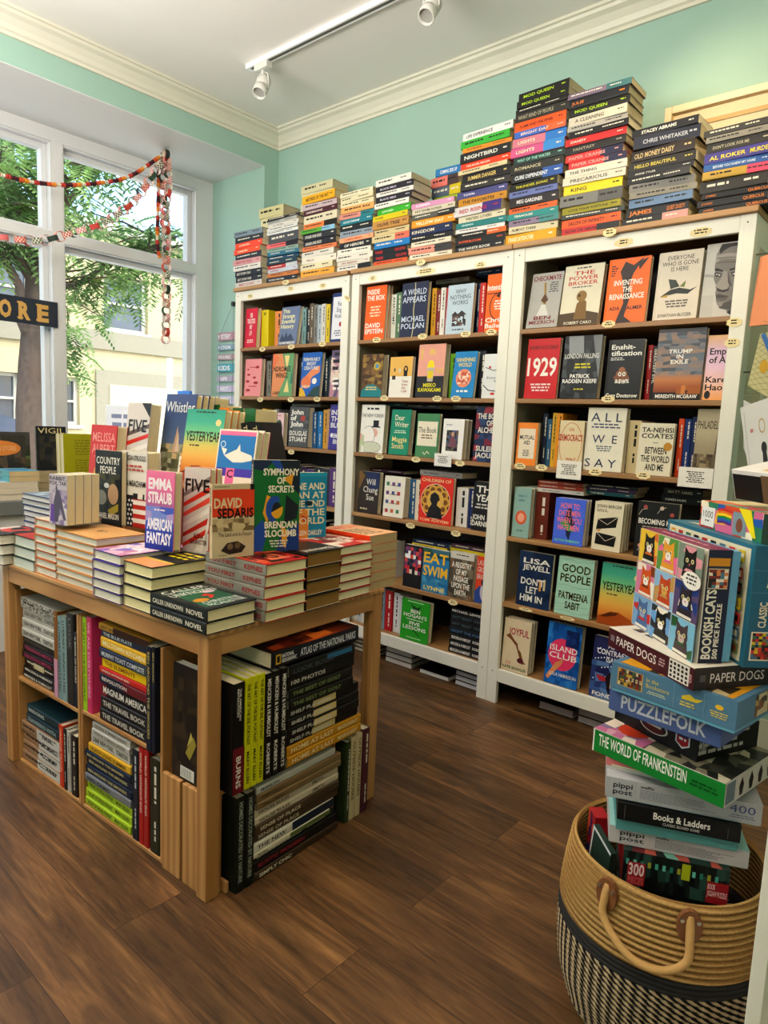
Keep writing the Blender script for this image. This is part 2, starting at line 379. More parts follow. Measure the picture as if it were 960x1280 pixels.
for (y_, z_) in ((1.5, 2.75), (1.75, 2.55), (1.95, 2.8), (2.2, 3.0), (1.45, 2.3), (1.4, 1.95), (1.2, 1.6), (2.3, 3.3), (2.6, 3.5), (.3, 2.9), (.5, 3.2)):
    b_ = branch((-5+R2.uniform(-.1, .2), .95, 2.6), (-4.8+R2.uniform(-.3, .3), y_, z_), .015, .005, 5, .12); ends += b_[3:]
g.obj('trunk', BARK, tr)
g = G(); LG = ['5f8246', '72964f', '86aa60', '527440', '9abc74', 'b4d486', '5f844c']
for p in ends:
    p = Vector(p)
    for k in range(R2.randint(4, 6)):                                   # pinnate sprays: a stalk of paired leaflets
        d = Vector((R2.uniform(-1, 1), R2.uniform(-1, 1), R2.uniform(-.9, .25))).normalized(); L = R2.uniform(.25, .5)
        sd = d.cross(Vector((0, 0, 1))).normalized(); c = R2.choice(LG); b0 = p+Vector((R2.uniform(-.15, .15),)*3)
        for j in range(9):
            q = b0+d*(L*(j+1)/9)+Vector((0, 0, -.10*((j+1)/9)**2)); ll = R2.uniform(.09, .14)*(1-.4*j/9)
            for s_ in (-1, 1):
                tip = q+sd*s_*ll+d*.03+Vector((0, 0, -.03)); md = q+(tip-q)*.5; n_ = d*.018
                g.face([rel(q), rel(md-n_), rel(tip), rel(md+n_)], c)
g.obj('foliage', LEAF, tr)
# parked car
CARP = mat('car_paint_blue', '24344c', .35, .05, 3, metal=.0); CARG = mat('car_glass', 'aeb9c2', .05, .05, 2); TYRE = mat('tyre_rubber', '1c1c1c', .8, .1, 20)  # pale car glass holds the bright window reflection in its colour
cr = empty('car', T((-7.6, .4, -.25)), 'dark blue car parked at the far kerb beyond the shop window', 'car')
prof = [(-2.1, .35), (-2.15, .75), (-1.5, .88), (-1.0, 1.30), (-.4, 1.42), (.6, 1.42), (1.25, 1.2), (1.9, .98), (2.15, .8), (2.15, .35)]
g = G()
def yz(y, z, x, inset): return (x, y, z)
for sx, xo in ((-1, -.85), (1, .85)):
    pts = [((xo-.14*sx*(1 if z > 1.0 else 0)), y, z) for y, z in prof]; g.face(pts if sx > 0 else pts[::-1], 'ffffff')
for i in range(len(prof)):
    (y0, z0), (y1, z1) = prof[i], prof[(i+1) % len(prof)]
    a = .85-(.14 if z0 > 1 else 0); b = .85-(.14 if z1 > 1 else 0)
    g.face([(-a, y0, z0), (-b, y1, z1), (b, y1, z1), (a, y0, z0)], 'ffffff')
g.obj('car_body', CARP, cr)
g = G()
for xo, sx in ((.80, 1), (-.80, -1)):
    for (a, b) in ((-1.15, -.3), (-.22, .55), (.62, 1.15)):
        za = 1.32 if a < 1 else 1.2
        q = [(xo+.03*sx, a+.02, .93), (xo+.03*sx, b, .93), (xo-.06*sx, min(b, 1.1), 1.30 if b < 1 else 1.15), (xo-.06*sx, max(a, -.85), 1.30)]
        g.face(q if sx > 0 else q[::-1], 'ffffff')
g.obj('side_window', CARG, cr)
for wy in (-1.35, 1.35):
    for wx in (-.8, .8):
        g = G(); n = 20
        g.tube([(wx-.1, wy, .32), (wx+.1, wy, .32)], .32, 20, sm=False); g.obj('wheel', TYRE, cr)
g = G(); g.tube([(-2.4, *onx(212, 448, -2.4)[1:2], -.14), (-2.4, *onx(212, 448, -2.4)[1:])], .028, 12)
tag(g.obj('street_post', mat('post_paint', 'b9cbc4', .4, .05, 9)), 'pale green street post standing outside the right window pane', 'post')
# ================================================================== BOOKCASES
SHZ = [1.605, 1.325, 1.05, .745, .455, .158]           # top faces of the shelves
CASES = [(-.012, .918), (.936, 1.8525), (1.853, 2.750)]
LAST = [.46, .42, .458]
def bookcase(i, label):
    x0, x1 = CASES[i]; x1 -= .0008
    o = empty('bookcase', T((x0, 0, 0)), label, 'bookcase', 'white bookcases along the mint wall'); W_ = x1-x0; d = .362; SW = .05; zt = 1.926
    def P(name, boxes, m_, bev=.002):
        g = G()
        for a, b in boxes: g.box(a, b)
        return g.obj(name, m_, o, bevel=bev)
    for xa in (0, W_-SW):
        P('stile', [((xa, 0, 0), (xa+SW, .022, zt))], WHITE)
        P('leg', [((xa+(0 if xa else 0), d-.04, 0), (xa+SW, d, .1))], WHITE)
    for xa, s in ((0.002, 1), (W_-.020, -1)):
        g = G(); g.box((xa, .0225, .09), (xa+.018, d-.001, zt))
        sp = g.obj('side_panel', INNER, o)
        # outer rails leave a recessed field on the outer face
        xo = xa-.0015 if s > 0 else xa+.018
        g = G()
        g.box((xo, .0225, .06), (xo+.0015, .075, zt)); g.box((xo, d-.055, .06), (xo+.0015, d-.001, zt)); g.box((xo, .075, zt-.09), (xo+.0015, d-.055, zt)); g.box((xo, .075, .06), (xo+.0015, d-.055, .16))
        g.obj('side_rail', WHITE, sp)
    P('top_rail', [((SW, .002, 1.872), (W_-SW, .021, zt))], WHITEX)
    P('bottom_rail', [((SW, .002, .100), (W_-SW, .021, .157))], WHITEX)
    P('top_board', [((-.003 if i == 0 else 0.001, -.016, zt+.0005), (W_+(.006 if i == 2 else -.001), d+.01, 1.947))], SHELFW, .003)
    for k, z in enumerate(SHZ):
        zz = LAST[i] if k == 4 else z
        P('shelf', [((.0205 if k < 5 else .0205, .004 if k < 5 else .0212, zz-.018), (W_-.0205, d-.012, zz))] if k == 5 else [((.0205, .0225, zz-.018), (W_-.0205, d-.012, zz)), ((SW+.0005, .004, zz-.018), (W_-SW-.0005, .0225, zz))], SHELFW, .0015)
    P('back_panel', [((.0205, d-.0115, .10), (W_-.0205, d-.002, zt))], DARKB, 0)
    g = G()
    for xa in (.018, W_-.018):
        for z in (.145, 1.90): g.tube([(xa+.008*(1 if xa < .5 else -1), .0005, z), (xa+.008*(1 if xa < .5 else -1), -.0006, z)], .0028, 8, '1a1a1a', sm=False)
    g.obj('screw_hole', mat('screw_hole_dark', '161413', .8), o)
    return o
bookcase(0, 'left white bookcase with light brown top, nearest the shop window')
bookcase(1, 'middle white bookcase with light brown top, behind the display table')
bookcase(2, 'right white bookcase with light brown top, behind the puzzle basket')
# framed panel on the wall above the right bookcase
CRM = mat('cream_frame', 'e3d2ae', .5, .03, 6); GOLDL = mat('gold_line', 'b98f4a', .45, .08, 20); LINEN = mat('mat_board', 'dccaa6', .8, .04, 60)
pa = ony(832, 136, .37)
o = empty('picture_frame', T((pa[0], .365, 1.95)), 'cream framed panel with gold inner line leaning on the wall above the right bookcase', 'picture')
FW_, FH = .58, pa[2]-1.95
g = G(); fw = .028
for a, b in (((0, 0), (fw, FH)), ((FW_-fw, 0), (FW_, FH)), ((fw, FH-fw), (FW_-fw, FH)), ((fw, 0), (FW_-fw, fw))): g.box((a[0], 0, a[1]), (b[0], .03, b[1]))
g.obj('frame', CRM, o, bevel=.003)
g = G(); g.box((fw, .014, fw), (FW_-fw, .026, FH-fw)); g.obj('mat_board', LINEN, o)
g = G(); u = .10; t_ = .016
for a, b in (((u, u), (u+t_, FH-u*.75)), ((FW_-u-t_, u), (FW_-u, FH-u*.75)), ((u+t_, FH-u*.75-t_), (FW_-u-t_, FH-u*.75))): g.box((a[0], .010, a[1]), (b[0], .0145, b[1]))
g.obj('gold_line', GOLDL, o)
g = G(); u = .028; t_ = .004
for a, b in (((u, u), (u+t_, FH-u)), ((FW_-u-t_, u), (FW_-u, FH-u)), ((u+t_, FH-u-t_), (FW_-u-t_, FH-u))): g.box((a[0], .009, a[1]), (b[0], .0145, b[1]))
g.obj('inner_bead', GOLDL, o)
# ------------------------------------------------------------------ track light
TRK = mat('track_white', 'd9d7cf', .35, .02, 8); LENS = D.materials.new('lamp_lens'); LENS.use_nodes = True
_b = LENS.node_tree.nodes['Principled BSDF']; _b.inputs['Base Color'].default_value = (.35, .34, .31, 1); _b.inputs['Roughness'].default_value = .25
LENS_ON = D.materials.new('lamp_lens_lit'); LENS_ON.use_nodes = True
_b2 = LENS_ON.node_tree.nodes['Principled BSDF']; _b2.inputs['Emission Color'].default_value = (1, .82, .6, 1); _b2.inputs['Emission Strength'].default_value = 6
TY = -.235
g = G(); g.box((.385, TY-.018, ZC-.022), (4.6, TY+.018, ZC)); g.box((.41, TY-.008, ZC-.0225), (4.58, TY+.008, ZC-.0215), '55524c')
tag(g.obj('light_track', printed('track_paint', .4), bevel=0), 'white lighting track running along the ceiling', 'track light')
def head(x, aim, label, on=0):
    o = empty('spot_head', T((x, TY, ZC-.022)), label, 'spotlight', 'spot heads on the ceiling track')
    g = G(); g.box((-.05, -.017, -.030), (.05, .017, 0)); g.tube([(0, 0, -.03), (0, 0, -.05)], .008, 8); g.obj('adapter', TRK, o, bevel=.003)
    d = (Vector(aim)-Vector((x, TY, ZC-.115))).normalized(); q = d.to_track_quat('Z', 'Y').to_matrix().to_4x4(); M = T((0, 0, -.10)) @ q
    g = G()
    for s in (-1, 1): g.tube([(s*.012, 0, -.04), (s*.040, 0, -.058), tuple(M @ Vector((s*.037, 0, 0)))], .004, 6)
    g.obj('yoke', TRK, o)
    g = G(); g.lathe([(.001, -.062), (.022, -.060), (.026, -.050), (.030, -.04), (.034, -.036), (.034, .012), (.032, .013), (.032, .017), (.034, .018), (.034, .060), (.030, .060), (.030, .045), (.001, .045)], 28)
    h = g.obj('lamp_can', TRK, o, M); lm = LENS_ON if on else LENS
    g = G(); g.lathe([(.0005, .046), (.0295, .046)], 20); g.obj('lens', lm, h)
    src = Vector((x, TY, ZC-.122))+d*.065
    if on: light('spot_light', 'SPOT', tuple(src), on, (1, .74, .42), aim=aim, spot_size=math.radians(110), spot_blend=1.0, shadow_soft_size=.03)
head(.50, (.95, -1.6, .4), 'white spot head at the end of the track near the window')
head(1.545, (1.7, -1.6, .9), 'white spot head at the top edge of the photo')
head(2.35, (2.55, .35, 2.1), 'white spot head over the right bookcase, warm beam on the wall', 20)
head(2.9, (2.3, -.3, .8), 'white spot head at the right end of the track', 26)
# ================================================================== BOOK GENERATOR
# local frame: spine at x=0, fore-edge at x=w; front cover at y=0 (facing -y), back cover at y=t; foot at z=0, head at z=h
def q(u0, v0, u1, v1, c): return ('q', u0, v0, u1, v1, c)
def e(u, v, ru, rv, c, a0=0, a1=360): return ('e', u, v, ru, rv, c, a0, a1)
def p(pts, c): return ('p', pts, c)
def g_(u0, v0, u1, v1, cs): return ('g', u0, v0, u1, v1, cs)                 # vertical colour bands, bottom to top
def t(s, u0, v0, u1, v1, c, al='c', off=.02): return ('t', s, u0, v0, u1, v1, c, al, off)
def b(u0, v0, u1, v1, n, c, sd=1, al='c'): return ('b', u0, v0, u1, v1, n, c, sd, al)     # print too small to read
def mo(u0, v0, u1, v1, nx, ny, cs, sd=1, k=1.0): return ('m', u0, v0, u1, v1, nx, ny, cs, sd, k)   # blotchy picture
def ring(u, v, ru, rv, w_, c, n=28): return ('r', u, v, ru, rv, w_, c, n)
def line(pts, w_, c): return ('l', pts, w_, c)
def draw(g, art, F, W, H, m=0, e0=.0004, de=.00007):
    k = 0
    for it in art:
        z = e0+de*k; k += 1; A = lambda u, v: F(u*W, v*H, z)
        if it[0] == 'q': _, u0, v0, u1, v1, c = it; g.face([A(u0,v0),A(u1,v0),A(u1,v1),A(u0,v1)], c, m)
        elif it[0] == 'e':
            _, u, v, ru, rv, c, a0, a1 = it; n = 22
            P = [A(u+ru*math.cos(math.radians(a0+(a1-a0)*i/n)), v+rv*math.sin(math.radians(a0+(a1-a0)*i/n))) for i in range(n+(0 if a1-a0 == 360 else 1))]
            g.face(P, c, m)
        elif it[0] == 'p': g.face([A(*x) for x in it[1]], it[2], m)
        elif it[0] == 'g':
            _, u0, v0, u1, v1, cs = it; n = len(cs)-1
            for i in range(n):
                a, b_ = v0+(v1-v0)*i/n, v0+(v1-v0)*(i+1)/n
                g.face([A(u0,a),A(u1,a),A(u1,b_),A(u0,b_)], [cs[i],cs[i],cs[i+1],cs[i+1]], m)
        elif it[0] == 'b':
            _, u0, v0, u1, v1, n, c, sd, al = it; r = random.Random(sd*31+n); lh = (v1-v0)/n
            for i in range(n):
                y1 = v1-i*lh; y0 = y1-lh*.5; full = (u1-u0)*r.uniform(.6, 1.0); x = u0+((u1-u0-full)/2 if al == 'c' else 0); xe = x+full
                while x < xe-.004:
                    ww = min(r.uniform(.35, 1.3)*lh*H/W*1.6, xe-x); g.face([A(x,y0),A(x+ww,y0),A(x+ww,y1),A(x,y1)], c, m); x += ww+lh*H/W*.35
        elif it[0] == 'm':
            _, u0, v0, u1, v1, nx, ny, cs, sd, kk = it; r = random.Random(sd)
            X = [[u0+(u1-u0)*min(max((i+(r.uniform(-.35, .35)*kk if 0 < i < nx else 0))/nx, 0), 1) for j in range(ny+1)] for i in range(nx+1)]
            Y = [[v0+(v1-v0)*min(max((j+(r.uniform(-.35, .35)*kk if 0 < j < ny else 0))/ny, 0), 1) for j in range(ny+1)] for i in range(nx+1)]
            for i in range(nx):
                for j in range(ny):
                    g.face([A(X[i][j],Y[i][j]),A(X[i+1][j],Y[i+1][j]),A(X[i+1][j+1],Y[i+1][j+1]),A(X[i][j+1],Y[i][j+1])], r.choice(cs), m)
        elif it[0] == 'r':
            _, u, v, ru, rv, w_, c, n = it
            for i in range(n):
                a, b_ = 2*math.pi*i/n, 2*math.pi*(i+1)/n; wv = w_*W/H
                g.face([A(u+ru*math.cos(a), v+rv*math.sin(a)), A(u+ru*math.cos(b_), v+rv*math.sin(b_)), A(u+(ru-w_)*math.cos(b_), v+(rv-wv)*math.sin(b_)), A(u+(ru-w_)*math.cos(a), v+(rv-wv)*math.sin(a))][::-1], c, m)
        elif it[0] == 'l':
            _, pts, w_, c = it
            for (a, b_) in zip(pts, pts[1:]):
                dx, dy = (b_[0]-a[0])*W, (b_[1]-a[1])*H; L = math.hypot(dx, dy) or 1; ox, oy = -dy/L*w_/2, dx/L*w_/2
                P = [(a[0]*W-ox, a[1]*H-oy), (b_[0]*W-ox, b_[1]*H-oy), (b_[0]*W+ox, b_[1]*H+oy), (a[0]*W+ox, a[1]*H+oy)]
                g.face([F(x, y, z) for x, y in P], c, m)
        elif it[0] == 't':
            _, s, u0, v0, u1, v1, c, al, off = it
            rows = s.split('|'); n = len(rows); rh = (v1-v0)*H/n; ch = rh*(.80 if n > 1 else .96); sy = ch/CAP
            gl = [glyphs(x, off) for x in rows]; wmax = max(x[3] for x in gl); bw = (u1-u0)*W
            sx = min(bw/wmax, sy*1.5)
            for i, (V, Fc, x0, ww) in enumerate(gl):
                k_ = sx if al != 's' else min(bw/ww, sy*2.2)
                base = v1*H-(i+1)*rh+(rh-ch)/2; tw = ww*k_
                ox = u0*W if al == 'l' else (u1*W-tw if al == 'r' else u0*W+(bw-tw)/2)
                g.mesh([F(ox+(x-x0)*k_, base+y*sy, z) for x, y in V], Fc, c, m)
def cover_mesh(w_, h, th, fc, sc, bc, hard, art, spart, bart, insides='d8cfbc'):
    g = G(); k = .0026 if hard else .0006
    bl = min(.0018, th*.12) if hard else 0
    if hard: out = [(w_, 0), (.011, 0), (.0085, .0008), (.006, 0), (.0025, 0), (.0006, th*.06), (0, th*.2), (0, th*.8), (.0006, th*.94), (.0025, th), (.006, th), (.0085, th-.0008), (.011, th), (w_, th)]
    else: out = [(w_, 0), (.002, 0), (0.0002, .0006), (0, .0015), (0, th-.0015), (.0002, th-.0006), (.002, th), (w_, th)]
    inn = [(w_, k), (k*1.4, k), (k*1.4, th-k), (w_, th-k)]
    n = len(out)
    for i in range(n-1):
        (x0, y0), (x1, y1) = out[i], out[i+1]
        mid = (y0+y1)/2; col = fc if mid < th*.03+.0004 and x0 > .0026 else (bc if mid > th*.97-.0004 and x1 > .0026 else sc)
        g.face([(x0, y0, 0), (x0, y0, h), (x1, y1, h), (x1, y1, 0)], col)
    for i in range(3):
        (x0, y0), (x1, y1) = inn[i], inn[i+1]; g.face([(x0,y0,0),(x1,y1,0),(x1,y1,h),(x0,y0,h)], insides)
    for z, s in ((0, 1), (h, -1)):
        half = n//2
        f1 = [(x, y, z) for x, y in out[:half]]+[(inn[1][0], inn[1][1], z), (inn[0][0], inn[0][1], z)]
        f2 = [(x, y, z) for x, y in out[half:]]+[(inn[3][0], inn[3][1], z), (inn[2][0], inn[2][1], z)]
        f3 = [(x, y, z) for x, y in (out[half-1], out[half], inn[2], inn[1])]
        for f, c in ((f1, fc), (f2, bc), (f3, sc)): g.face(f if s > 0 else f[::-1], c)
    g.face([(w_, 0, 0), (w_, k, 0), (w_, k, h), (w_, 0, h)], fc); g.face([(w_, th-k, 0), (w_, th, 0), (w_, th, h), (w_, th-k, h)], bc)
    draw(g, art, lambda u, v, z: (u, -z, v), w_, h)
    draw(g, spart, lambda u, v, z: (-z, th-v, h-u), h, th)
    draw(g, bart, lambda u, v, z: (w_-u, th+z, v), w_, h)
    return g
def page_mesh(w_, h, th, hard, pg):
    g = G(); i = .0035 if hard else .0006; k = .0027 if hard else .0007
    x1 = w_-i; g.box((k*1.4+.0002, k, i), (x1, th-k, h-i), pg); return g
NAMES = {'black':'151515','dark grey':'454545','grey':'8c8c8c','pale grey':'c4c6c6','white':'eeeeea','cream':'e6dcc0','tan':'c2a070','brown':'6e4a2c','dark brown':'3a281c','red':'cf2c28','dark red':'7c1d22','orange':'ef6f24','gold':'cf9d2c','yellow':'f0d222','lime':'bcd630','green':'2f9448','dark green':'1d4632','mint':'a8d4bc','teal':'2a8f96','dark teal':'1c4650','light blue':'86c0e0','blue':'2f6fc0','navy':'1e2b4e','purple':'5a3c8a','lilac':'a99ad0','pink':'ea7f96','salmon':'ee9478','maroon':'531a2c','slate blue':'5a6f94'}
_nl = [(k, [int(v[i:i+2], 16) for i in (0, 2, 4)]) for k, v in NAMES.items()]
def cname(h):
    if not isinstance(h, str): return 'coloured'
    c = [int(h[i:i+2], 16) for i in (0, 2, 4)]
    return min(_nl, key=lambda n: sum((a-b_)**2 for a, b_ in zip(n[1], c)))[0]
NB = [0]; KIND = [None]
def book(M, w_, h, th, fc, label, group, sc=None, bc=None, hard=True, pg='e2d5b4', art=(), spart=(), bart=(), matte=False, name=None):
    NB[0] += 1
    o = empty(name or KIND[0] or ('hardcover_book' if hard else 'paperback_book'), M, label, 'book', group)
    cover_mesh(w_, h, th, fc, sc or fc, bc or fc, hard, art, spart, bart).obj('cover', MATTE if matte else PRINT, o)
    page_mesh(w_, h, th, hard, pg).obj('page_block', PAGES, o)
    return o
# poses
def up_front(x, y, z, yaw=0, lean=0, th=.02):         # cover towards the viewer, foot left corner at x, y
    return T((x, y, z+th*math.sin(math.radians(lean)))) @ Rz(yaw) @ Rx_(-lean)
def up_spine(x, y, z, th): return T((x+th, y, z)) @ Rz(90)         # spine towards -y, spine spans x..x+th
FLAT = Matrix(((0,0,-1,0),(1,0,0,0),(0,-1,0,0),(0,0,0,1)))         # lying, front up, spine towards -y, head to -x
def flat(cx, cy, z, yaw, w_, h, th): return T((cx, cy, z)) @ Rz(yaw) @ T((h/2, -w_/2, th)) @ FLAT
def spine_bars(c, sd, h=.22): 
    r = random.Random(sd); a = r.uniform(.05, .12); m_ = r.uniform(.5, .66)
    return [b(a, .30, m_, .70, 1, c, sd, 'l'), b(m_+.05, .34, .92, .66, 1, c, sd+1, 'l')]
def spine_txt(s, c, c2=None, small=False):
    P = s.split('~'); r = random.Random(s); v = r.uniform(.24, .32) if not small else r.uniform(.27, .36); u = .05 if not small else r.uniform(.05, .16)
    o = [t(P[0], u, v, .60 if len(P) > 1 else (.9 if not small else u+r.uniform(.5, .7)), 1-v, c, 'l')]
    if small and len(P) == 1 and u+.7 < .86: o.append(b(.84, .36, .95, .64, 1, c, len(s)))
    if len(P) > 1: o.append(t(P[1], .66, .28, .95, .72, c2 or c, 'l'))
    return o
def contrast(h):
    c = [int(h[i:i+2], 16) for i in (0, 2, 4)]; l_ = .3*c[0]+.6*c[1]+.1*c[2]
    return '2a2622' if l_ > 130 else 'e8e2d2'
# ================================================================== BOOKS ON THE SHELVES
# each shelf runs left to right: ('F', ...) = cover facing out; a plain list of colours = spines standing in the gap
YF = .018
def F(d, xl, xr, yt, fc, art, xp=None, w=None, lean=3, hard=True, pg='e2d5b4', sc=None, h=None, bc=None): return dict(d=d, xl=xl, xr=xr, yt=yt, fc=fc, art=art, xp=xp, w=w, lean=lean, hard=hard, pg=pg, sc=sc, h=h, bc=bc)
CN = ['left', 'middle', 'right']; SN = ['top', 'second', 'third', 'fourth', 'fifth', 'bottom']
W1, K1 = 'f2efe6', '1c1a1a'
def fill_spines(cols, xa, xb, z, hb, where, grp, y=.05):
    n = len(cols)
    if n == 0 or xb-xa < .008: return
    tot = sum(c[1] if isinstance(c, tuple) else 1 for c in cols); gap = .0008; k = (xb-xa)/tot
    x = xa
    for i, c in enumerate(cols):
        wt = 1; txt = None
        if isinstance(c, tuple): txt = c[2] if len(c) > 2 else None; wt = c[1]; c = c[0]
        th = k*wt-gap
        if th > .062: th = .062
        if th < .004: x += k*wt; continue
        h = hb*rnd.uniform(.9, 1.03); w_ = rnd.uniform(.125, .15)
        sp = spine_txt(txt, contrast(c)) if txt else spine_bars(contrast(c), rnd.randint(0, 9999))
        lb = '%s spine, %s of those %s' % (cname(c), ORD[i], where)
        book(up_spine(x, y+rnd.uniform(0, .012), z+.0006, th), w_, h, th, c, lb, grp, spart=sp, hard=rnd.random() < .35)
        x += k*wt
def shelf(ci, si, items, flats=(), hb=.215, end=None):
    z = (LAST[ci] if si == 4 else SHZ[si])+.0008; x0, x1 = CASES[ci]; xa = x0+.022; xend = x1-.024
    loc = '%s shelf of the %s bookcase' % (SN[si], CN[ci]); grp = 'books on the '+loc
    prev = 'left end'; pend = []; tops = []
    for it in items:
        if isinstance(it, list): pend = it; continue
        X0 = xat(it['xl'], YF, z); 
        X0 = max(X0, xa+.001)
        if it['xr']: X1 = xat(it['xr'], YF, z); w_ = X1-X0
        else: w_ = it['w']; X1 = X0+w_
        if it['w'] and it['xr'] is None: w_ = it['w']
        if X0+w_ > xend: w_ = xend-X0
        X1 = X0+w_
        zt = zat(it['yt'], X0, YF); h = it['h'] or (zt-z)
        zmax = (1.915 if si == 0 else ((LAST[ci] if si-1 == 4 else SHZ[si-1])-.022)); h = min(h, zmax-z)
        th = .026 if it['hard'] else .02; n = 1
        if it['xp']:
            k = (it['xp']-480)/FPX; a = RX-k*FW       # depth of the block whose far edge shows at xp
            Yp = CAM[1]-(a[0]*(X1-CAM[0])+a[2]*(z+.1-CAM[2]))/a[1]
            tot = min(max(Yp-YF, .02), .27); n = max(1, round(tot/.03)); th = tot/n
        le = it['lean']; yF = .0262 if (X0 < x0+.052 or X1 > x1-.052) else YF
        if pend: fill_spines(pend, xa+.003, X0-.003, z, hb, 'left of the '+it['d']+(' copy' if 'photo' in it['d'] else ''), grp); pend = []
        sh = .0
        for c in range(n):
            lb = '%s facing out on the %s' % (it['d'], loc) if c == 0 else '%s copy behind the front %s' % (ORD[c], it['d'])
            yy = yF+c*(th/max(math.cos(math.radians(le)), .9)+.0008)
            book(up_front(X0+rnd.uniform(-.001, .001)*c, yy, z, 0, le, th), w_, h, th-.0006, it['fc'], lb, grp, sc=it['sc'], bc=it['bc'], hard=it['hard'], pg=it['pg'], art=it['art'] if c == 0 else ())
        xa = X1; prev = it['d']; tops.append(z+h)
    if pend: fill_spines(pend, xa+.003, (end if end else xend)-.002, z, hb, ('right of the '+prev) if prev != 'left end' else 'on the '+loc, grp)
    for (xl, xr, c, hh, desc) in flats:                    # books laid flat along the tops, on the books standing behind
        pass
O = 'f26a1e'
baldwin = [q(0,0,1,1,'cbc8c2'), q(0,.0,.3,.3,'c2bfb9'), p([(0, 0.597), (0.249, 0.581), (0.257, 0.536), (0, 0.559)],'b0ada8'), p([(0.343, 0.981), (0.239, 0.84), (0.233, 0.681), (0.264, 0.588), (0.24, 0.538), (0.272, 0.481), (0.35, 0.402), (0.333, 0.369), (0.325, 0.317), (0.359, 0.27), (0.36, 0.226), (0.399, 0.171), (0.475, 0.113), (0.627, 0.086), (0.667, 0.05), (0.66, 0.0), (1, 0), (1, 0), (1, 1), (0.72, 0.982)],'8a857f'), p([(0.343, 0.981), (0.298, 0.91), (0.332, 0.851), (0.42, 0.898), (0.541, 0.929), (0.728, 0.94), (0.918, 0.933), (1, 0.886), (1, 1), (0.72, 0.982)],'201e1d'), p([(0.918, 0.933), (1, 0.886), (1, 0), (1, 0), (1.0, 0.194), (1, 0.451), (0.947, 0.702)],'3a3735'), p([(0.239, 0.84), (0.334, 0.842), (0.491, 0.852), (0.747, 0.837), (0.761, 0.76), (0.503, 0.781), (0.344, 0.779), (0.247, 0.715)],'aaa59e'), p([(0.261, 0.801), (0.499, 0.802), (0.756, 0.786), (0.758, 0.777), (0.501, 0.79), (0.267, 0.786)],'6e6963'), p([(0.255, 0.74), (0.51, 0.742), (0.8, 0.722), (0.802, 0.711), (0.512, 0.728), (0.257, 0.727)],'6e6963'), p([(0.237, 0.654), (0.3, 0.663), (0.434, 0.627), (0.47, 0.6), (0.371, 0.618), (0.258, 0.624)],'2b2927'), p([(0.593, 0.632), (0.75, 0.649), (0.916, 0.616), (0.92, 0.595), (0.754, 0.625), (0.613, 0.609)],'2b2927'), p([(0.24, 0.6), (0.309, 0.609), (0.409, 0.584), (0.447, 0.551), (0.385, 0.534), (0.27, 0.552)],'4a4643'), p([(0.634, 0.585), (0.728, 0.595), (0.844, 0.576), (0.898, 0.545), (0.839, 0.516), (0.691, 0.532)],'4a4643'), p([(0.275, 0.58), (0.332, 0.587), (0.406, 0.563), (0.351, 0.549)],'d8d4ce'), p([(0.669, 0.565), (0.747, 0.576), (0.839, 0.552), (0.772, 0.533)],'d8d4ce'), p([(0.313, 0.582), (0.352, 0.579), (0.36, 0.552), (0.324, 0.558)],'141312'), p([(0.732, 0.574), (0.785, 0.566), (0.784, 0.535), (0.738, 0.542)],'141312'), p([(0.452, 0.616), (0.55, 0.604), (0.585, 0.497), (0.634, 0.407), (0.577, 0.362), (0.481, 0.354), (0.363, 0.383), (0.31, 0.41), (0.351, 0.455), (0.421, 0.516)],'a59f98'), p([(0.31, 0.41), (0.361, 0.39), (0.481, 0.358), (0.609, 0.362), (0.652, 0.397), (0.63, 0.34), (0.519, 0.325), (0.385, 0.346)],'3b3734'), p([(0.566, 0.602), (0.634, 0.492), (0.7, 0.401), (0.652, 0.397), (0.591, 0.463)],'67625d'), p([(0.335, 0.298), (0.424, 0.308), (0.525, 0.288), (0.659, 0.27), (0.53, 0.261), (0.366, 0.269)],'57504b'), p([(0.35, 0.269), (0.531, 0.259), (0.659, 0.267), (0.602, 0.224), (0.506, 0.214), (0.379, 0.232)],'6d655f'), p([(0.342, 0.273), (0.53, 0.264), (0.659, 0.27), (0.531, 0.255), (0.36, 0.263)],'1b1918'), p([(0.398, 0.178), (0.545, 0.177), (0.735, 0.214), (0.841, 0.338), (0.96, 0.392), (1.0, 0.194), (0.76, 0.078), (0.475, 0.11)],'5b5651'), p([(0.398, 0.178), (0.444, 0.193), (0.545, 0.181), (0.52, 0.136), (0.455, 0.132)],'97918a'), p([(0.66, 0.0), (0.666, 0.059), (0.88, 0.137), (1, 0.255), (1, 0.303), (1, 0)],'2c2a28'), p([(0.66, 0.0), (0.669, 0.042), (0.777, 0)],'d0cdc8'), p([(0.677, 0.521), (0.876, 0.49), (0.96, 0.392), (0.841, 0.338), (0.716, 0.399)],'938d86')]
sunset = [g_(0,0,1,1,['2d2420','a35a30','c88a5a','8d8a90','6f7684','8a7f80','6b6870','54545c']), mo(0,.35,1,.95,7,12,['8d8a90','77808c','a78f80','5f6670','9a8a84'],3), q(0,0,1,.1,'2a211c'), mo(.5,.08,1,.2,6,2,['b06a30','5a3a24','d08a48'],5), t('TRUMP|IN|EXILE',.25,.5,.75,.72,'f4f0e8'), t('MEREDITH MCGRAW',.06,.02,.94,.075,'f4f0e8')]
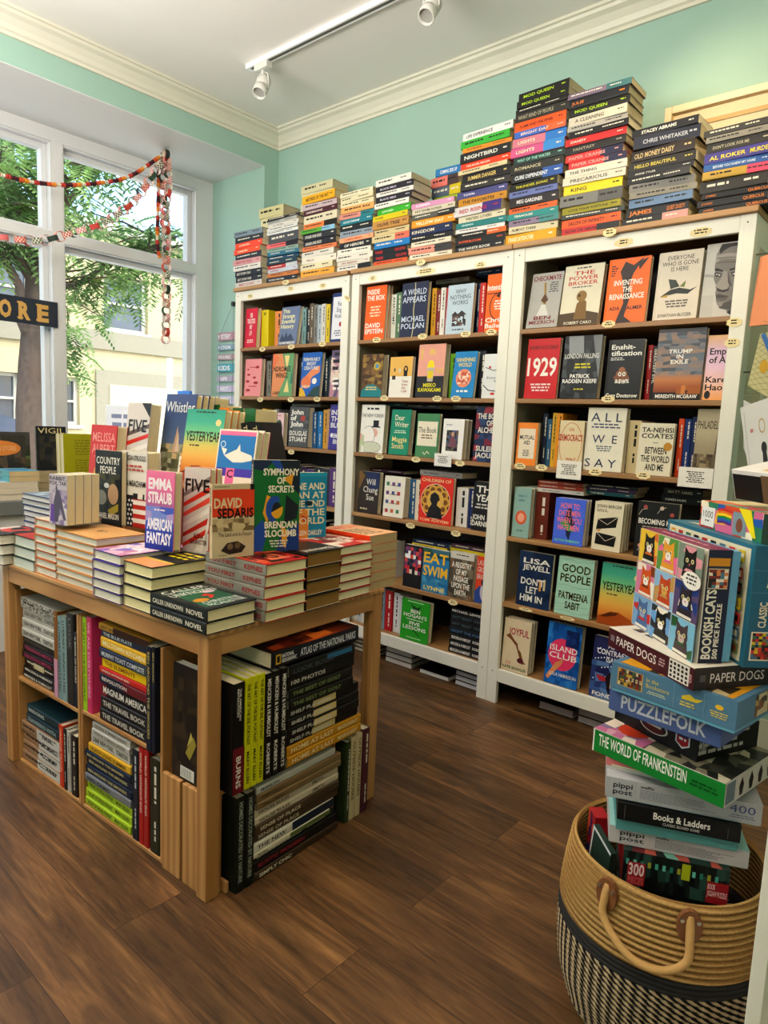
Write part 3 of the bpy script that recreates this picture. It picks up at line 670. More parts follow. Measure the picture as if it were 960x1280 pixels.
yest = [g_(0,0,1,1,['8a5a2a','d98a3c','e8b45a','d9c66a','86c890','56b49a','4aa890']), p([(0,0),(1,0),(1,.10),(.75,.16),(.5,.23),(.3,.22),(.1,.14),(0,.12)],'b05a1e'), p([(.05,.12),(.3,.21),(.5,.22),(.45,.17),(.2,.12)],'6a3418'), q(.6,.2,1,1,'d9953e') if 0 else b(.1,.93,.9,.97,1,'3a4a3a'), t('YESTERYEAR',.04,.56,.96,.70,'3a1c14'), b(.1,.47,.5,.51,1,'4a3a2a'), e(.85,.82,.07,.045,'e8d89a')]
# ---- left bookcase
shelf(0,0,[F('crimson cover with white stacked words',305,319.4,386.3,'d8244c',[t('SIR|TRUSTED|MY|LIV',.18,.30,.85,.9,'f6e6e0'),b(.2,.1,.8,.2,2,'f6e6e0')],xp=330),[('e6d41e',1,'S'),('e89a5a',.5)],
 F('grey blue STRANGE HISTORY cover',346.8,369.6,384,'7d8aa6',[t('This|Strange|Eventful|History',.08,.42,.8,.96,'ece6b8','l'),p([(.1,.15),(.2,.3),(.3,.18),(.42,.34),(.5,.2),(.65,.3),(.8,.16),(.9,.1),(.1,.08)],'4a5670'),t('CLAIRE MESSUD',.08,.02,.92,.08,'f0ece0')],xp=379,lean=8),['8fb0b0','26303a','7a6a58','8a8a86',('b8c4cc',1),'dad8d0','e0c832','2a2c30'],
 F('white cover with navy border',410.2,None,366.4,'33477e',[q(.08,.06,.94,.92,'e6e6ec'),t('Rebel|English|Academy',.2,.48,.9,.84,'4a4a52','c',.005),e(.55,.36,.08,.05,'b03040'),e(.68,.33,.06,.05,'3a4a8a'),b(.2,.1,.8,.24,3,'7a7a84')],w=.15)])
shelf(0,1,[F('pink cover with red dogs',304.5,324.9,449.3,'f0a3a6',[e(.2,.72,.07,.02,'b8283a'),e(.75,.78,.12,.035,'b8283a'),e(.25,.58,.1,.03,'b8283a'),e(.6,.5,.1,.03,'b8283a'),e(.2,.4,.12,.035,'b8283a'),e(.7,.36,.14,.04,'b8283a'),e(.25,.16,.14,.035,'b8283a'),b(.15,.74,.9,.79,1,'c03a4a'),b(.15,.22,.9,.28,1,'c03a4a')],xp=330),['9a9a96','27322e'],
 F('orange and green WINGS cover',338.5,364.5,442.6,'e8a070',[p([(.45,1),(1,1),(1,0),(.3,0),(.5,.25),(.7,.5)],'7cae7c'),p([(.55,.95),(.7,.6),(.8,.95)],'ecdc9a'),p([(.6,.1),(.75,.4),(.85,.1)],'ecdc9a'),p([(.88,.3),(.96,.7),(1,.3)],'2f8a78'),p([(0,.6),(.3,.9),(.1,1),(0,1)],'ef8a5a'),t('NDROMES|WINGS',.05,.42,.88,.72,'2a221e'),t('LABY',.08,.04,.45,.12,'3a2a20')],xp=370),['2b3034'],
 F('blue BRIGHT CREATURES cover',373.7,398,441,'2f74c4',[p([(.05,.35),(.5,.6),(.95,.7),(.95,.55),(.6,.45),(.3,.2),(.1,.2)],'ea9a6a'),e(.3,.32,.25,.14,'e88a5a'),t('REMARKABLY|BRIGHT|CREATURES',.08,.6,.92,.9,'e8e6d4'),p([(0,0),(.35,0),(.25,.12),(.1,.2),(0,.2)],'e8c040'),p([(.4,0),(1,0),(1,.25),(.7,.2)],'3a5a5a'),e(.72,.35,.12,.07,'f4f0e6'),t('SHELBY',.1,.2,.55,.26,'f0e6d0')],xp=403,lean=5),['2a3a44','46525a'],
 F('purple cover with pale block letters',410,None,437.5,'8a7a96',[mo(0,0,1,1,4,6,['d8b8b4','c89aa8','7a6a8a','4a4454','e8d4c8'],8),b(.08,.5,.92,.95,3,'3a3440'),b(.08,.1,.92,.42,3,'f0ece4')],w=.15)])
shelf(0,2,[F('dark cover with pink block lettering',305.6,320,515.8,'3c4a48',[b(.1,.55,.9,.9,2,'e85a90'),b(.2,.2,.8,.4,1,'e85a90')],xp=328),['d8b84a','c89a3a','6a3a7a','8a8a90'],
 F('pink cover with green oval',341,353.3,515.8,'eecdd0',[e(.55,.45,.34,.34,'2a4a3a'),e(.45,.45,.05,.02,'f0e6d6'),e(.65,.45,.05,.02,'f0e6d6'),b(.2,.88,.8,.93,1,'c05a6a')],xp=359,lean=2),[],
 F('charcoal JOHN OF JOHN cover',359.6,383.8,508.7,'5c6064',[mo(0,.3,1,.75,4,5,['5c6064','6e7276','50545a'],4),t('John|of|John',.08,.5,.86,.95,'f2efe8','l',.035),t('DOUGLAS|STUART',.06,.12,.94,.42,'f2efe8','s'),e(.7,.72,.12,.07,'c0504a')],xp=391),['3a6a9a','2e86c0','d8a83a','caa27a'],
 F('violet INTO THE BLUE cover',408,None,505.7,'4a44a0',[t('INTO|THE|BLUE',.1,.48,.95,.9,'f0ecf4','l'),t('EMMA|BRODIE',.3,.12,.95,.38,'f0ecf4','l'),e(.2,.32,.09,.05,'f0ecf4')],w=.15)])
shelf(0,3,[['4a3a5a','2a3040','3a5a6a','2a2a30','54406a','2c3a4a','6a5a7a','28303c','3a2a4a','5a4a8a','24303a','3a4450','6a4a8a','2a2436']],hb=.2)
shelf(0,4,[['3a3a44','5a4a3a','2a3444','6a5a5a','3a2a30','4a5a5a','2a2a2a','5a3a3a']],hb=.2)
# ---- middle bookcase
shelf(1,0,[F('orange INSIDE THE BOX cover',454,479.3,358.5,'f4731c',[t('INSIDE|THE BOX',.06,.72,.92,.95,W1,'l'),b(.2,.4,.8,.62,4,'f8d8b8'),t('DAVID|EPSTEIN',.06,.1,.92,.32,W1,'l')],xp=488,sc='e86a18'),[('e4e4da',1,'ANATOMY'),('6a8a6a',1),('c03a30',.4)],
 F('navy WORLD APPEARS cover',498.3,530.8,354.5,'363b58',[line([(.5,1),(.53,.75),(.5,.5),(.55,.2),(.5,0)],.004,'d8cfa0'),t('A WORLD|APPEARS',.06,.62,.94,.9,'d4dcea','s',.005),t('MICHAEL|POLLAN',.06,.14,.94,.4,'d4dcea','s',.005)],xp=536),['d8a83a','8a2a26','e6e2d8','c8404a'],
 F('pale blue NOTHING WORKS cover',555.6,588,357,'c3d2dc',[t('WHY|NOTHING|WORKS',.12,.58,.9,.92,'56606a','c',.004),mo(.25,.16,.78,.38,9,7,['5a4a46','8a7268','443a3a','c3d2dc'],6),p([(.2,.38),(.35,.46),(.45,.40),(.6,.47),(.8,.38)],'4a4242'),b(.15,.05,.85,.10,1,'56606a')],xp=592),['24405e',('d03428',2.2),'c05a2a'],
 F('orange INTENTIONAL cover',603,None,343,'f67a16',[t('Intentional',.04,.72,.99,.83,'f6f0e4','l'),q(.04,.66,.96,.675,K1),ring(.55,.44,.38,.24,.035,K1),p([(.42,.62),(.62,.70),(.56,.58)],K1),b(.35,.36,.75,.54,4,'f6f0e4'),t('Chris|Bailey',.04,.06,.8,.26,'f6f0e4','l')],w=.155,lean=2)])
shelf(1,1,[F('ornate brown cover with teal foot',450.6,475.8,443.7,'7a5c34',[mo(0,.3,1,1,6,9,['7a5c34','5e4426','94743e','6a4a2a','a88a48'],9),e(.72,.72,.16,.1,'c8b040'),e(.72,.72,.08,.05,'5a9ac0'),p([(0,0),(1,0),(1,.16),(.6,.3),(.3,.28),(0,.14)],'2a8f96'),b(.2,.14,.8,.24,2,'e8d890')],xp=484),[],
 F('cream and white café tales cover',485,512.5,446.5,'f0ece2',[q(0,.52,1,1,'ecc06a'),e(.22,.68,.03,.05,K1),q(.12,.44,.28,.54,'4a3a2a'),e(.45,.66,.06,.06,'d8d0b8'),e(.72,.68,.10,.10,'2e2620'),q(.64,.52,.80,.7,'2e2620'),e(.72,.7,.04,.04,'ecc06a'),t('Tales|from|the|Cafe',.58,.12,.86,.44,'b04a30','l',.005)],xp=516),[],
 F('black and pink yellow-egg cover',519,552.6,431,'eab09e',[q(0,0,1,.40,'332f30'),t('SISTERS',.06,.55,.2,.95,'e8c8a0') if 0 else b(.08,.5,.2,.92,1,'e8c478'),e(.5,.58,.13,.12,'f0d818'),p([(.36,.56),(.64,.56),(.6,.3),(.4,.3)],'c8bcae'),q(.40,.36,.60,.5,'e8d018'),t('IN',.44,.8,.62,.92,'f0d860'),t('YELLOW',.70,.46,.96,.54,'f0d860'),t('MIEKO|KAWAKAMI',.08,.1,.92,.28,'e8e020')],xp=560),[('7ab02a',1)],
 F('bright blue VANISHING WORLD cover',562.5,590.4,439.5,'2a94cc',[t('VANISHING|WORLD',.08,.66,.92,.88,'e8d46a'),e(.5,.42,.34,.20,'e89a7a'),mo(.25,.3,.75,.56,8,7,['f0c0a8','d8785a','f6dcc8','c86a50'],12),b(.1,.08,.9,.16,1,'f0f0e6')],xp=594,lean=7),['2a2e34'],
 F('white cover with red berry branch',599.6,None,442.6,'e6e8e6',[line([(.05,.3),(.3,.18),(.6,.16),(.95,.3)],.004,K1),line([(.1,.7),(.5,.62),(.95,.75)],.003,'5a4a3a'),e(.75,.6,.07,.04,'c8303a'),e(.85,.55,.05,.03,'c8303a'),e(.3,.7,.05,.03,'c8303a'),e(.5,.1,.1,.03,'d04a3a'),t('Everything|is',.2,.36,.95,.5,'6a6a6a','c',.002)],w=.15)])
shelf(1,2,[F('white magazine style cartoon cover',448.3,477.4,506,'f1efe8',[b(.1,.86,.9,.94,1,'4a4a4a'),t('THE NEW YORKER',.04,.74,.96,.82,K1,'s',.005),q(.55,.55,.78,.68,K1),q(.48,.53,.85,.555,K1),e(.6,.42,.16,.09,'e8b8ac'),e(.38,.36,.26,.2,'f4f0ea'),ring(.38,.36,.26,.2,.012,K1),e(.5,.12,.42,.12,'d8dcc8'),ring(.5,.12,.42,.12,.012,'3a3a3a'),mo(.02,.02,.2,.5,2,4,['c8d4b0','f1efe8','e8b8b0'],4)],xp=484),[],
 F('green DEAR WRITER cover',484.6,509,512,'149a7c',[t('Dear|Writer',.22,.60,.92,.9,'f0ead0','l',.005),b(.2,.46,.85,.54,2,'d8e8d0'),t('Maggie|Smith',.16,.12,.9,.42,'f2e2a0','l',.005)],xp=516,lean=5),[],
 F('green and cream THE BOOK cover',518,545.7,516.7,'5a9668',[q(.06,.26,.94,.82,'efe6d2'),t('The Book',.1,.56,.9,.70,'2e2a26','s',.004),b(.2,.4,.8,.52,2,'8a7a5a'),line([(.35,.12),(.45,.06),(.55,.14),(.65,.08)],.004,'e8e0c0')],xp=549),[],
 F('white cover with small portrait photo',550.6,576.7,523.5,'f2f0ec',[mo(.2,.2,.76,.72,6,8,['5a6a8a','3a4a66','7a6a5a','4a5a4a','2a2a34'],15),e(.5,.62,.08,.06,'c8a088'),p([(.4,.56),(.6,.56),(.68,.3),(.32,.3)],'8a5a6a'),b(.1,.82,.5,.86,1,'6a5a8a')],xp=588),[],
 F('dark floral ALCHEMY cover',589.3,None,508.6,'27375e',[mo(0,0,1,1,6,10,['27375e','1f2c50','a83a4a','34507a','27375e','27375e','8a2e4a'],16),t('THE BOOK|OF|ALCHEMY',.06,.52,1.0,.9,'ece4d8'),t('SULEIKA|JAOUAD',.06,.06,1.0,.3,'ece4d8')],w=.155)])
shelf(1,3,[F('brown and blue script lettered cover',446,471,588.8,'40342e',[p([(.3,1),(1,1),(1,.6),(.6,.5)],'2c3a6a'),p([(0,.5),(.3,.9),(.1,1),(0,1)],'8a6a3a'),t('Will|Chung|Sue',.25,.3,.95,.86,'f2ede0','c',.0),b(.05,.05,.6,.12,1,'e8d8b0')],xp=477),[],
 F('cream cover with tiny books',477.5,503,594.6,'ece6da',[x for i in range(3) for j in range(4) for x in (q(.12+.27*i,.10+.22*j,.26+.27*i,.19+.22*j,['b8404a','4a8a6a','5a6a9a','c8703a','7a4a8a'][(i*3+j*2) % 5]),)]+[b(.2,.74,.8,.78,1,'7a6a5a'),b(.2,.52,.8,.56,1,'7a6a5a'),b(.2,.3,.8,.34,1,'7a6a5a')],xp=511),['3f6f96','e0d8c2'],
 F('scarlet cover with gold rosette silhouette',522,563,594.5,'e23a26',[e(.5,.48,.42,.36,'1f1a1a'),*[e(.5+.30*math.cos(a*math.pi/5),.48+.255*math.sin(a*math.pi/5),.13,.105,'d8a848') for a in range(10)],*[e(.5+.30*math.cos(a*math.pi/5),.48+.255*math.sin(a*math.pi/5),.07,.055,'8a5a22') for a in range(10)],ring(.5,.48,.45,.38,.02,'f0c8a8'),e(.5,.5,.26,.22,'e0b860'),p([(.26,.12),(.74,.12),(.68,.34),(.56,.40),(.58,.48),(.64,.52),(.60,.62),(.48,.68),(.36,.62),(.34,.5),(.40,.42),(.32,.32)],'211a1c'),t('CHILDREN OF',.06,.89,.94,.96,'f6c89a','s'),t('TOMI ADEYEMI',.06,.04,.94,.1,'f6c89a','s')],xp=567,lean=2),[('e4e0da',2),('2a3e74',1)],
 F('black THE YEAR songs cover',586.5,None,601.5,'232325',[t('THE|YEAR',.12,.58,.97,.94,W1,'s'),b(.1,.42,.95,.55,2,'d8d4cc'),t('JOHN|DARNIELLE',.04,.08,1.0,.34,W1,'l')],w=.15)],hb=.19)
shelf(1,4,[['e8e8e6','f0f0ee'],F('black cover with coloured mosaic tiles',502.6,525.2,680,'232228',[mo(.06,.32,.94,.95,6,7,['d85a4a','e8e0d0','8a4a7a','f0f0ee','232228','c83a4a','4a4a6a','232228'],21,.4)],lean=2),[],
 F('blue and yellow EAT SWIM cover',526,558.5,684.5,'3a8ab8',[mo(0,0,1,.4,6,5,['3a8ab8','2a7aa8','5aa8cc','4a90b0'],22),mo(0,.8,1,1,6,2,['3a6a5a','4a7a8a','2a5a6a'],23),t('EAT|SWIM',.04,.34,.96,.95,'f2c41e','s'),t('LYNNE',.1,.04,.9,.14,'f0d860')],lean=2),[],
 F('grey brown REGISTRY photo cover',559.7,589,688.5,'746a5a',[mo(0,0,1,.84,6,9,['746a5a','5e5648','8a7e6a','4e483e','8a6a50'],24),q(0,.85,1,1,'d6d2c8'),b(.1,.9,.9,.95,1,'5a5a5a'),t('A REGISTRY|OF MY|PASSAGE|UPON THE|EARTH',.08,.06,.92,.80,'f2eee2')],lean=2),[],
 F('red and blue BRAWLER cover',591,None,695.5,'e2552e',[p([(0,0),(1,0),(1,.6),(.7,.3),(.3,.38),(0,.25)],'3a5aa0'),e(.62,.25,.3,.2,'c8c4d0'),e(.62,.45,.26,.1,'2a2a48'),t('LAUREN|GROFF|BRAWLER',.08,.5,1.0,.95,'f2e0d8','l',.002)],w=.15,lean=2)],hb=.2)
shelf(1,5,[['e8e4da','c8ccd0','d8d4cc','b8bcc0','e2ddd2','8a9aa8',('c02c38',1.2),'e6e6e6','dcdcda'],
 F('green FIVE LESSONS golf cover',499,533.8,747,'34a82e',[p([(.3,.9),(.55,.82),(.7,.88),(.62,.78),(.5,.72),(.42,.8)],'234a28'),line([(.5,.8),(.6,.55),(.4,.3),(.7,.15)],.006,'2c7030'),b(.05,.92,.95,.96,1,'d8f0d0'),t('BEN|HOGAN\'S',.1,.56,.92,.78,W1),q(.2,.51,.8,.525,W1),t('FIVE|LESSONS',.1,.26,.92,.48,W1),b(.1,.04,.9,.08,1,'d8f0d0')],xp=540,lean=3),['2a2c2a',('e6e2d6',1,'THE 7 HABITS'),('e0dccc',1,'THE LET THEM')]],hb=.22,end=1.46)
# ---- right bookcase
shelf(2,0,[F('grey CHECKMATE cover',656.5,695.3,341.6,'b9b7b2',[t('CHECKMATE',.06,.86,.94,.95,'8c2428'),line([(.45,.82),(.5,.6),(.42,.5),(.55,.42)],.009,'a88a4a'),p([(.38,.5),(.5,.62),(.62,.5),(.52,.44)],'6a4a2a'),p([(.3,.22),(.42,.42),(.54,.42),(.68,.22)],'d8d6d2'),b(.6,.62,.9,.82,5,'6a6a6a'),t('BEN|MEZRICH',.1,.06,.9,.22,'8c2428','s')],lean=9,hard=True),[],
 F('cream POWER BROKER cover',697,746,332,'e2dcc8',[b(.2,.92,.8,.96,1,'4a4a4a'),t('THE|POWER|BROKER',.14,.66,.88,.91,'c82a28','s',.01),b(.1,.61,.9,.64,1,K1),p([(0,0),(1,0),(1,.18),(.7,.23),(0,.2)],'5e4a26'),p([(.38,.1),(.7,.1),(.66,.38),(.56,.44),(.42,.36)],'8a6a2c'),e(.52,.48,.13,.09,'9a7a3a'),e(.46,.49,.03,.025,'3a2a14'),t('ROBERT CARO',.15,.02,.85,.07,'f0ead8','c',.005)],lean=8),[],
 F('orange INVENTING THE RENAISSANCE cover',753,805,324.5,'f27c1c',[p([(.4,.95),(.6,.88),(.85,1),(.62,.76),(.55,.6),(.6,.4),(.5,.1),(.7,0),(.3,0),(.45,.3),(.4,.6),(.3,.8)],'3c2a28'),p([(.7,.92),(.95,.98),(.75,.8)],'3c2a28'),t('INVENTING|THE|RENAISSANCE',.1,.36,.92,.68,'f4ece0'),b(.08,.72,.24,.9,5,'3c2a28',2,'l'),t('ADA   PALMER',.12,.20,.92,.26,'3c2a28')],xp=811,lean=5),[],
 F('cream bird EVERYONE GONE cover',814.5,869.6,316,'ddd4c6',[t('EVERYONE|WHO IS GONE|IS HERE',.1,.7,.92,.95,'4e4a48','c',.002),p([(.12,.34),(.35,.44),(.55,.46),(.8,.42),(.95,.46),(.75,.36),(.5,.38),(.3,.36)],'2e3630'),p([(.35,.45),(.28,.6),(.45,.58),(.55,.48)],'3c4a40'),p([(.55,.48),(.68,.56),(.66,.46)],'7a8a4a'),p([(.12,.34),(.3,.37),(.3,.33)],'c8a84a'),b(.2,.16,.85,.28,3,'6a6460'),t('JONATHAN BLITZER',.12,.04,.88,.09,'5a5450','c',.002)],lean=5),[],
 F('black and white close portrait cover',872.5,None,304,'c9c6c0',baldwin,w=.15,lean=5)])
shelf(2,1,[F('red 1929 cover',654,694,424,'d2262c',[t('ANDREW ROSS SORKIN',.06,.82,.94,.89,'3a1414','s',.005),t('1929',.05,.38,.95,.70,'f0ece4','s'),b(.12,.1,.88,.25,3,'f0e0dc')],xp=698,lean=3),[],
 F('dark LONDON FALLING photo cover',699,745,420.6,'3a3e42',[mo(0,0,1,1,7,9,['3a3e42','24282c','54585c','2a2c30'],31),p([(.75,1),(1,1),(1,.3)],'8a8e90'),p([(.1,1),(.5,1),(.55,.72),(.15,.7)],'a0a4a6'),t('LONDON FALLING',.04,.64,.96,.72,'dcdcd6','s'),b(.3,.46,.8,.56,2,'d8d020'),t('PATRICK|RADDEN KEEFE',.04,.24,.96,.40,'f2f0ea'),b(.3,.12,.7,.16,1,'d8d020')],xp=752,lean=4),[],
 F('black ENSHITTIFICATION cover',754,798.4,425,'252528',[t('Enshit-|tification',.1,.72,.95,.93,W1,'l'),b(.1,.64,.5,.7,2,'d8d8d4',1,'l'),e(.45,.36,.22,.07,'8a5a3a'),e(.45,.43,.16,.06,'9a6a46'),e(.45,.49,.09,.05,'a87650'),e(.40,.42,.045,.035,W1),e(.52,.42,.045,.035,W1),e(.40,.42,.02,.018,K1),e(.52,.42,.02,.018,K1),t('&$!#%',.28,.27,.68,.34,W1),t('Cory Doctorow',.06,.03,.94,.10,W1,'s')],xp=801,lean=3),['b82a30',('2a2a2c',1,'GREATEST EVIL')],
 F('cloudy sunset sky cover',815,874,412,'6b6870',sunset,lean=3),[],
 F('pink and orange EMPIRE cover',876,None,419,'f0cfd6',[g_(0,0,1,1,['f0b070','f0c8b8','eecbdc','e8c8e0','f0c490']),t('Empire|of AI',.1,.56,.98,.82,K1,'l'),t('Karen|Hao',.06,.14,.9,.38,K1,'l'),e(.16,.08,.1,.065,'2a2424')],w=.15,lean=3)])
shelf(2,2,[F('orange and cream MUTUAL AID cover',643.7,668.5,528,'f49a40',[q(.1,.16,.9,.86,'ece0cc'),t('MUTUAL|AID',.14,.48,.86,.72,'3a3430'),b(.3,.2,.7,.36,4,'5a5450')],xp=672,hard=False,lean=2),['28324a','3a6a8a',('d8b03a',1),('e8a030',1.2)],
 F('cream ON DEMOCRACY cover',695.5,726,525.4,'e6d8b4',[ring(.5,.5,.46,.46,.02,'c85a3a'),t('ON',.4,.78,.6,.85,'c8503a','c',.004),t('DEMOCRACY',.03,.58,.97,.72,'c0402e','s'),t('WALT|WHITMAN',.2,.1,.9,.24,'c0402e')],lean=1),[],
 F('tall cream ALL WE SAY cover',728,775.8,509.7,'e9e4d4',[t('A L L',.1,.78,.9,.93,'3c4a6a','s',.004),b(.12,.66,.88,.75,2,'5a6480'),t('W  E',.18,.44,.82,.58,'3c4a6a','s',.004),b(.25,.3,.75,.4,3,'5a6480'),t('S A Y',.04,.06,.86,.2,'3c4a6a','s',.004)],xp=783,lean=3),['d8c8a0'],
 F('ivory WORLD AND ME cover',793.5,836.8,528.5,'e6dfca',[t('TA-NEHISI|COATES',.08,.70,.98,.93,K1,'s'),q(.42,.62,.58,.63,K1),t('BETWEEN|THE WORLD|AND ME',.12,.08,.94,.56,K1),e(.86,.56,.12,.08,'c8963a')],xp=842,lean=3),[('e05a2a',1),('2a4684',1.2),('24386a',1)],
 F('sepia PHILADELPHIA photo cover',862.6,None,511,'b8ab90',[g_(0,0,1,1,['8a7c66','a89a80','c4b89c','b8ac94']),t('PHILADELPHIA',.04,.72,.98,.84,'3a3228','l',.004),mo(.02,0,.98,.36,10,8,['8a7a60','6a5c48','a8977a','5a4c3a'],33,.4),p([(.62,.3),(.66,.66),(.70,.3)],'6a5e4c'),q(.58,.05,.74,.36,'7a6c56')],w=.145,lean=2)])
shelf(2,3,[F('pale teal POCKET cover',638.5,659.7,608.6,'9cbcb4',[e(.5,.4,.32,.14,'e0704a'),e(.5,.4,.2,.09,'f0b49a'),b(.2,.68,.8,.85,2,'7aa0a0'),b(.2,.1,.8,.15,1,'5a8080')],xp=686,lean=2),[('7a3a2a',1)],
 F('blue DATE MEN cover',689.5,727.3,622,'5c7ce6',[p([(.45,.8),(.55,.8),(.6,.6),(.7,.5),(.6,.3),(.55,.1),(.45,.2),(.4,.4),(.35,.6)],'2a3a5a'),p([(.2,.45),(.4,.55),(.7,.3),(.5,.3)],'4aa86a'),t('HOW TO|DATE MEN|WHEN YOU|HATE MEN',.1,.3,.9,.92,'f28a9a'),t('BLYTHE ROBERSON',.1,.06,.9,.11,'8ae0a0')],xp=737,lean=3),[],
 F('cream cover with two black envelopes',738,774,626.5,'e9e0c8',[t('JOHN BERGER',.08,.88,.94,.95,K1,'s',.004),b(.1,.78,.5,.84,2,'6a6050',1,'l'),p([(.12,.42),(.80,.5),(.84,.72),(.16,.64)],'1c1a1a'),line([(.16,.64),(.5,.54),(.84,.72)],.0016,'e9e0c8'),p([(.12,.12),(.8,.10),(.84,.32),(.14,.36)],'1c1a1a'),line([(.14,.36),(.48,.2),(.84,.32)],.0016,'e9e0c8'),p([(.1,.4),(.3,.44),(.25,.38)],'e0a040')],xp=787,lean=3),[],
 F('black botanical BECOMING KIN cover',790.5,None,626,'2a2a2c',[*[line([(a,b_),(a+.08,b_+.1),(a+.2,b_+.12)],.0018,'d8c8b8') for a,b_ in ((.1,.1),(.5,.05),(.7,.2),(.05,.75),(.5,.8),(.3,.3))],*[e(a,b_,.05,.035,c) for a,b_,c in ((.2,.9,'b8605a'),(.6,.9,'d8c8b8'),(.85,.8,'b8605a'),(.15,.2,'d8a08a'),(.4,.12,'b8605a'),(.8,.3,'d8c8b8'))],t('BECOMING KIN',.06,.6,.94,.70,'f0ece4','s'),b(.1,.48,.9,.56,2,'b8a8a0')],w=.15,lean=3)],hb=.2)
shelf(2,4,[F('dark blue LET HIM IN cover',644.4,685.2,688,'22385a',[mo(0,0,1,1,5,6,['22385a','1c3050','2a4264'],41),t('LISA|JEWELL',.12,.66,.94,.9,'f0eee4','s'),q(.66,.32,.72,.52,'e0a860'),q(.78,.34,.84,.54,'d8c8a0'),t('DON\'T|LET|HIM IN',.1,.08,.8,.54,'f0eee4')],xp=687,lean=3),[],
 F('mint GOOD PEOPLE cover',691.5,735.6,695,'b2d8c6',[*[line([(0,.06+.11*i),(.3,.08+.11*i),(.6,.05+.11*i),(1,.08+.11*i)],.0012,'8ab8a8') for i in range(9)],t('GOOD|PEOPLE',.1,.56,.94,.9,'4a4428'),t('PATMEENA|SABIT',.1,.1,.92,.42,'4a4428')],xp=742,lean=4),[],
 F('rainbow horizon YESTERYEAR cover',745.5,797,703,'d9953e',yest,lean=4),['3a3430','2a3a4a','5a4a3a','8a3a3a']],hb=.16)
shelf(2,5,[F('beige JOYFUL ANYWAY cover',625.5,658.8,771.8,'e2d2b4',[t('JOYFUL',.2,.70,.94,.84,'b0284e'),p([(.1,.66),(.25,.72),(.4,.62),(.55,.55),(.6,.45),(.7,.4),(.8,.25),(.9,.2),(.75,.18),(.62,.34),(.5,.5),(.3,.6)],'8a5a34'),e(.7,.24,.12,.05,'6a2a3a'),b(.15,.12,.4,.18,2,'e8a080'),t('KATE BOWLER',.06,.04,.94,.10,'4a6a3a','s')],xp=668,lean=3),[],
 F('blue and pink ISLAND CLUB cover',679,720,777.4,'1f66b0',[mo(0,0,1,1,6,9,['1f66b0','2a78c0','185a9e','3a8acc'],43),e(.48,.5,.42,.26,'e84a78'),mo(.55,.65,.95,.92,4,4,['1c3a7a','24488a','16306a'],44),p([(.05,.1),(.3,.35),(.55,.45),(.5,.35),(.3,.2),(.12,.06)],'e09a6a'),t('ISLAND|CLUB',.1,.42,.92,.66,'f4f0ea','s',.01),t('LOLA HARRISON',.15,.14,.95,.2,'f0ece4','s',.005)],xp=727,lean=4),[],
 F('navy snowy CONTRACT cover',735.2,None,794.8,'33386a',[mo(0,0,1,.6,6,7,['3a4a80','4a6aa0','2c3264','6a8ab8'],45),*[e(.08+.84*((i*37) % 97)/97,.3+.65*((i*53) % 89)/89,.018,.012,'e6ecf4') for i in range(24)],p([(.15,.38),(.5,.36),(.45,.3),(.25,.28)],'b83a4a'),p([(.4,.36),(.6,.5),(.65,.3),(.5,.14)],'2a1c28'),q(.55,.2,.85,.5,'d8c8a0'),t('ABT|CONTRACT|ISAK',.12,.6,.96,.94,'f0ecf4'),t('FONDA',.1,.03,.8,.1,'f0ece4')],w=.15,lean=4),['2a3a30','6a4a3a','3a4a6a','8a7a5a','2a2a34']],hb=.2)
print('shelf books', NB[0])
# ================================================================== STACKS ON TOP OF THE BOOKCASES (bottom to top)
ZTOP = 1.9478
STK = 0
def topstack(xl, xr, ytop, items, Y=-.004, back=False, yb_px=None, w_=.15, dx_top=0, which=None):
    """items bottom-to-top: (cover hex, spine text or '', relative thickness, shift) ; photo columns xl..xr at the foot"""
    global STK
    if not back: STK += 1; nm = '%s stack from left' % ORD[STK-1]; gp = 'stack %s from the left on the bookcases' % ORD[STK-1]
    else: nm = which; gp = which+' on the bookcases'
    X0, X1 = xat(xl, Y, ZTOP), xat(xr, Y, ZTOP); zt = zat(ytop, X0, Y); H = X1-X0
    tot = sum(i[2] if len(i) > 2 else 1 for i in items); k = (zt-ZTOP)/tot; z = ZTOP
    for i, it in enumerate(items):
        c, tx = it[0], it[1]; th = k*(it[2] if len(it) > 2 else 1); sh = (it[3] if len(it) > 3 else 0)+rnd.uniform(-.009, .009)
        c2 = it[4] if len(it) > 4 else None
        r = rnd.random(); h = min(H*rnd.uniform(.88, .98), .25); wj = w_*rnd.uniform(.92, 1.02)
        cx = (X0+X1)/2+sh; cy = Y+wj/2+rnd.uniform(0, .008); a = rnd.uniform(-2.6, 2.2)
        sp = []
        if c2: sp.append(q(.62, 0, 1.0, 1, c2))
        tc = contrast(c)
        if tx.startswith('!'): tc = tx[1:7]; tx = tx[7:]
        sp += spine_txt(tx, tc, None, True) if tx else spine_bars(tc, rnd.randint(0, 9999))
        lb = '%s book, %s, %s atop the bookcases' % (cname(c), (ORD[i]+' from bottom') if i < len(items)-1 else 'topmost', nm)
        book(flat(cx, cy, z+.0002, a, wj, h, th-.0004), wj, h, th-.0004, c, lb, gp, spart=sp, hard=rnd.random() < .5, pg=rnd.choice(['d9cba6', 'e0d6ba', 'cfc09a']))
        z += th
WT, CR = 'e9e6da', 'e4dab8'
topstack(289, 329, 292, [('d6d2cc','!c03a3aBEST STORY'),('2b3038','BEST STORY ONE'),('2b3038','BEST STORY ONE'),('e6e2da',''),('d8a8a8','!b02a3aNEW FICTION'),('2c2f3a',''),('f0602a','!ffe0c0SUNBURN'),('f0562a','!ffe0c0SUNBURN'),('3a3c40',''),('8a9aa4','')])
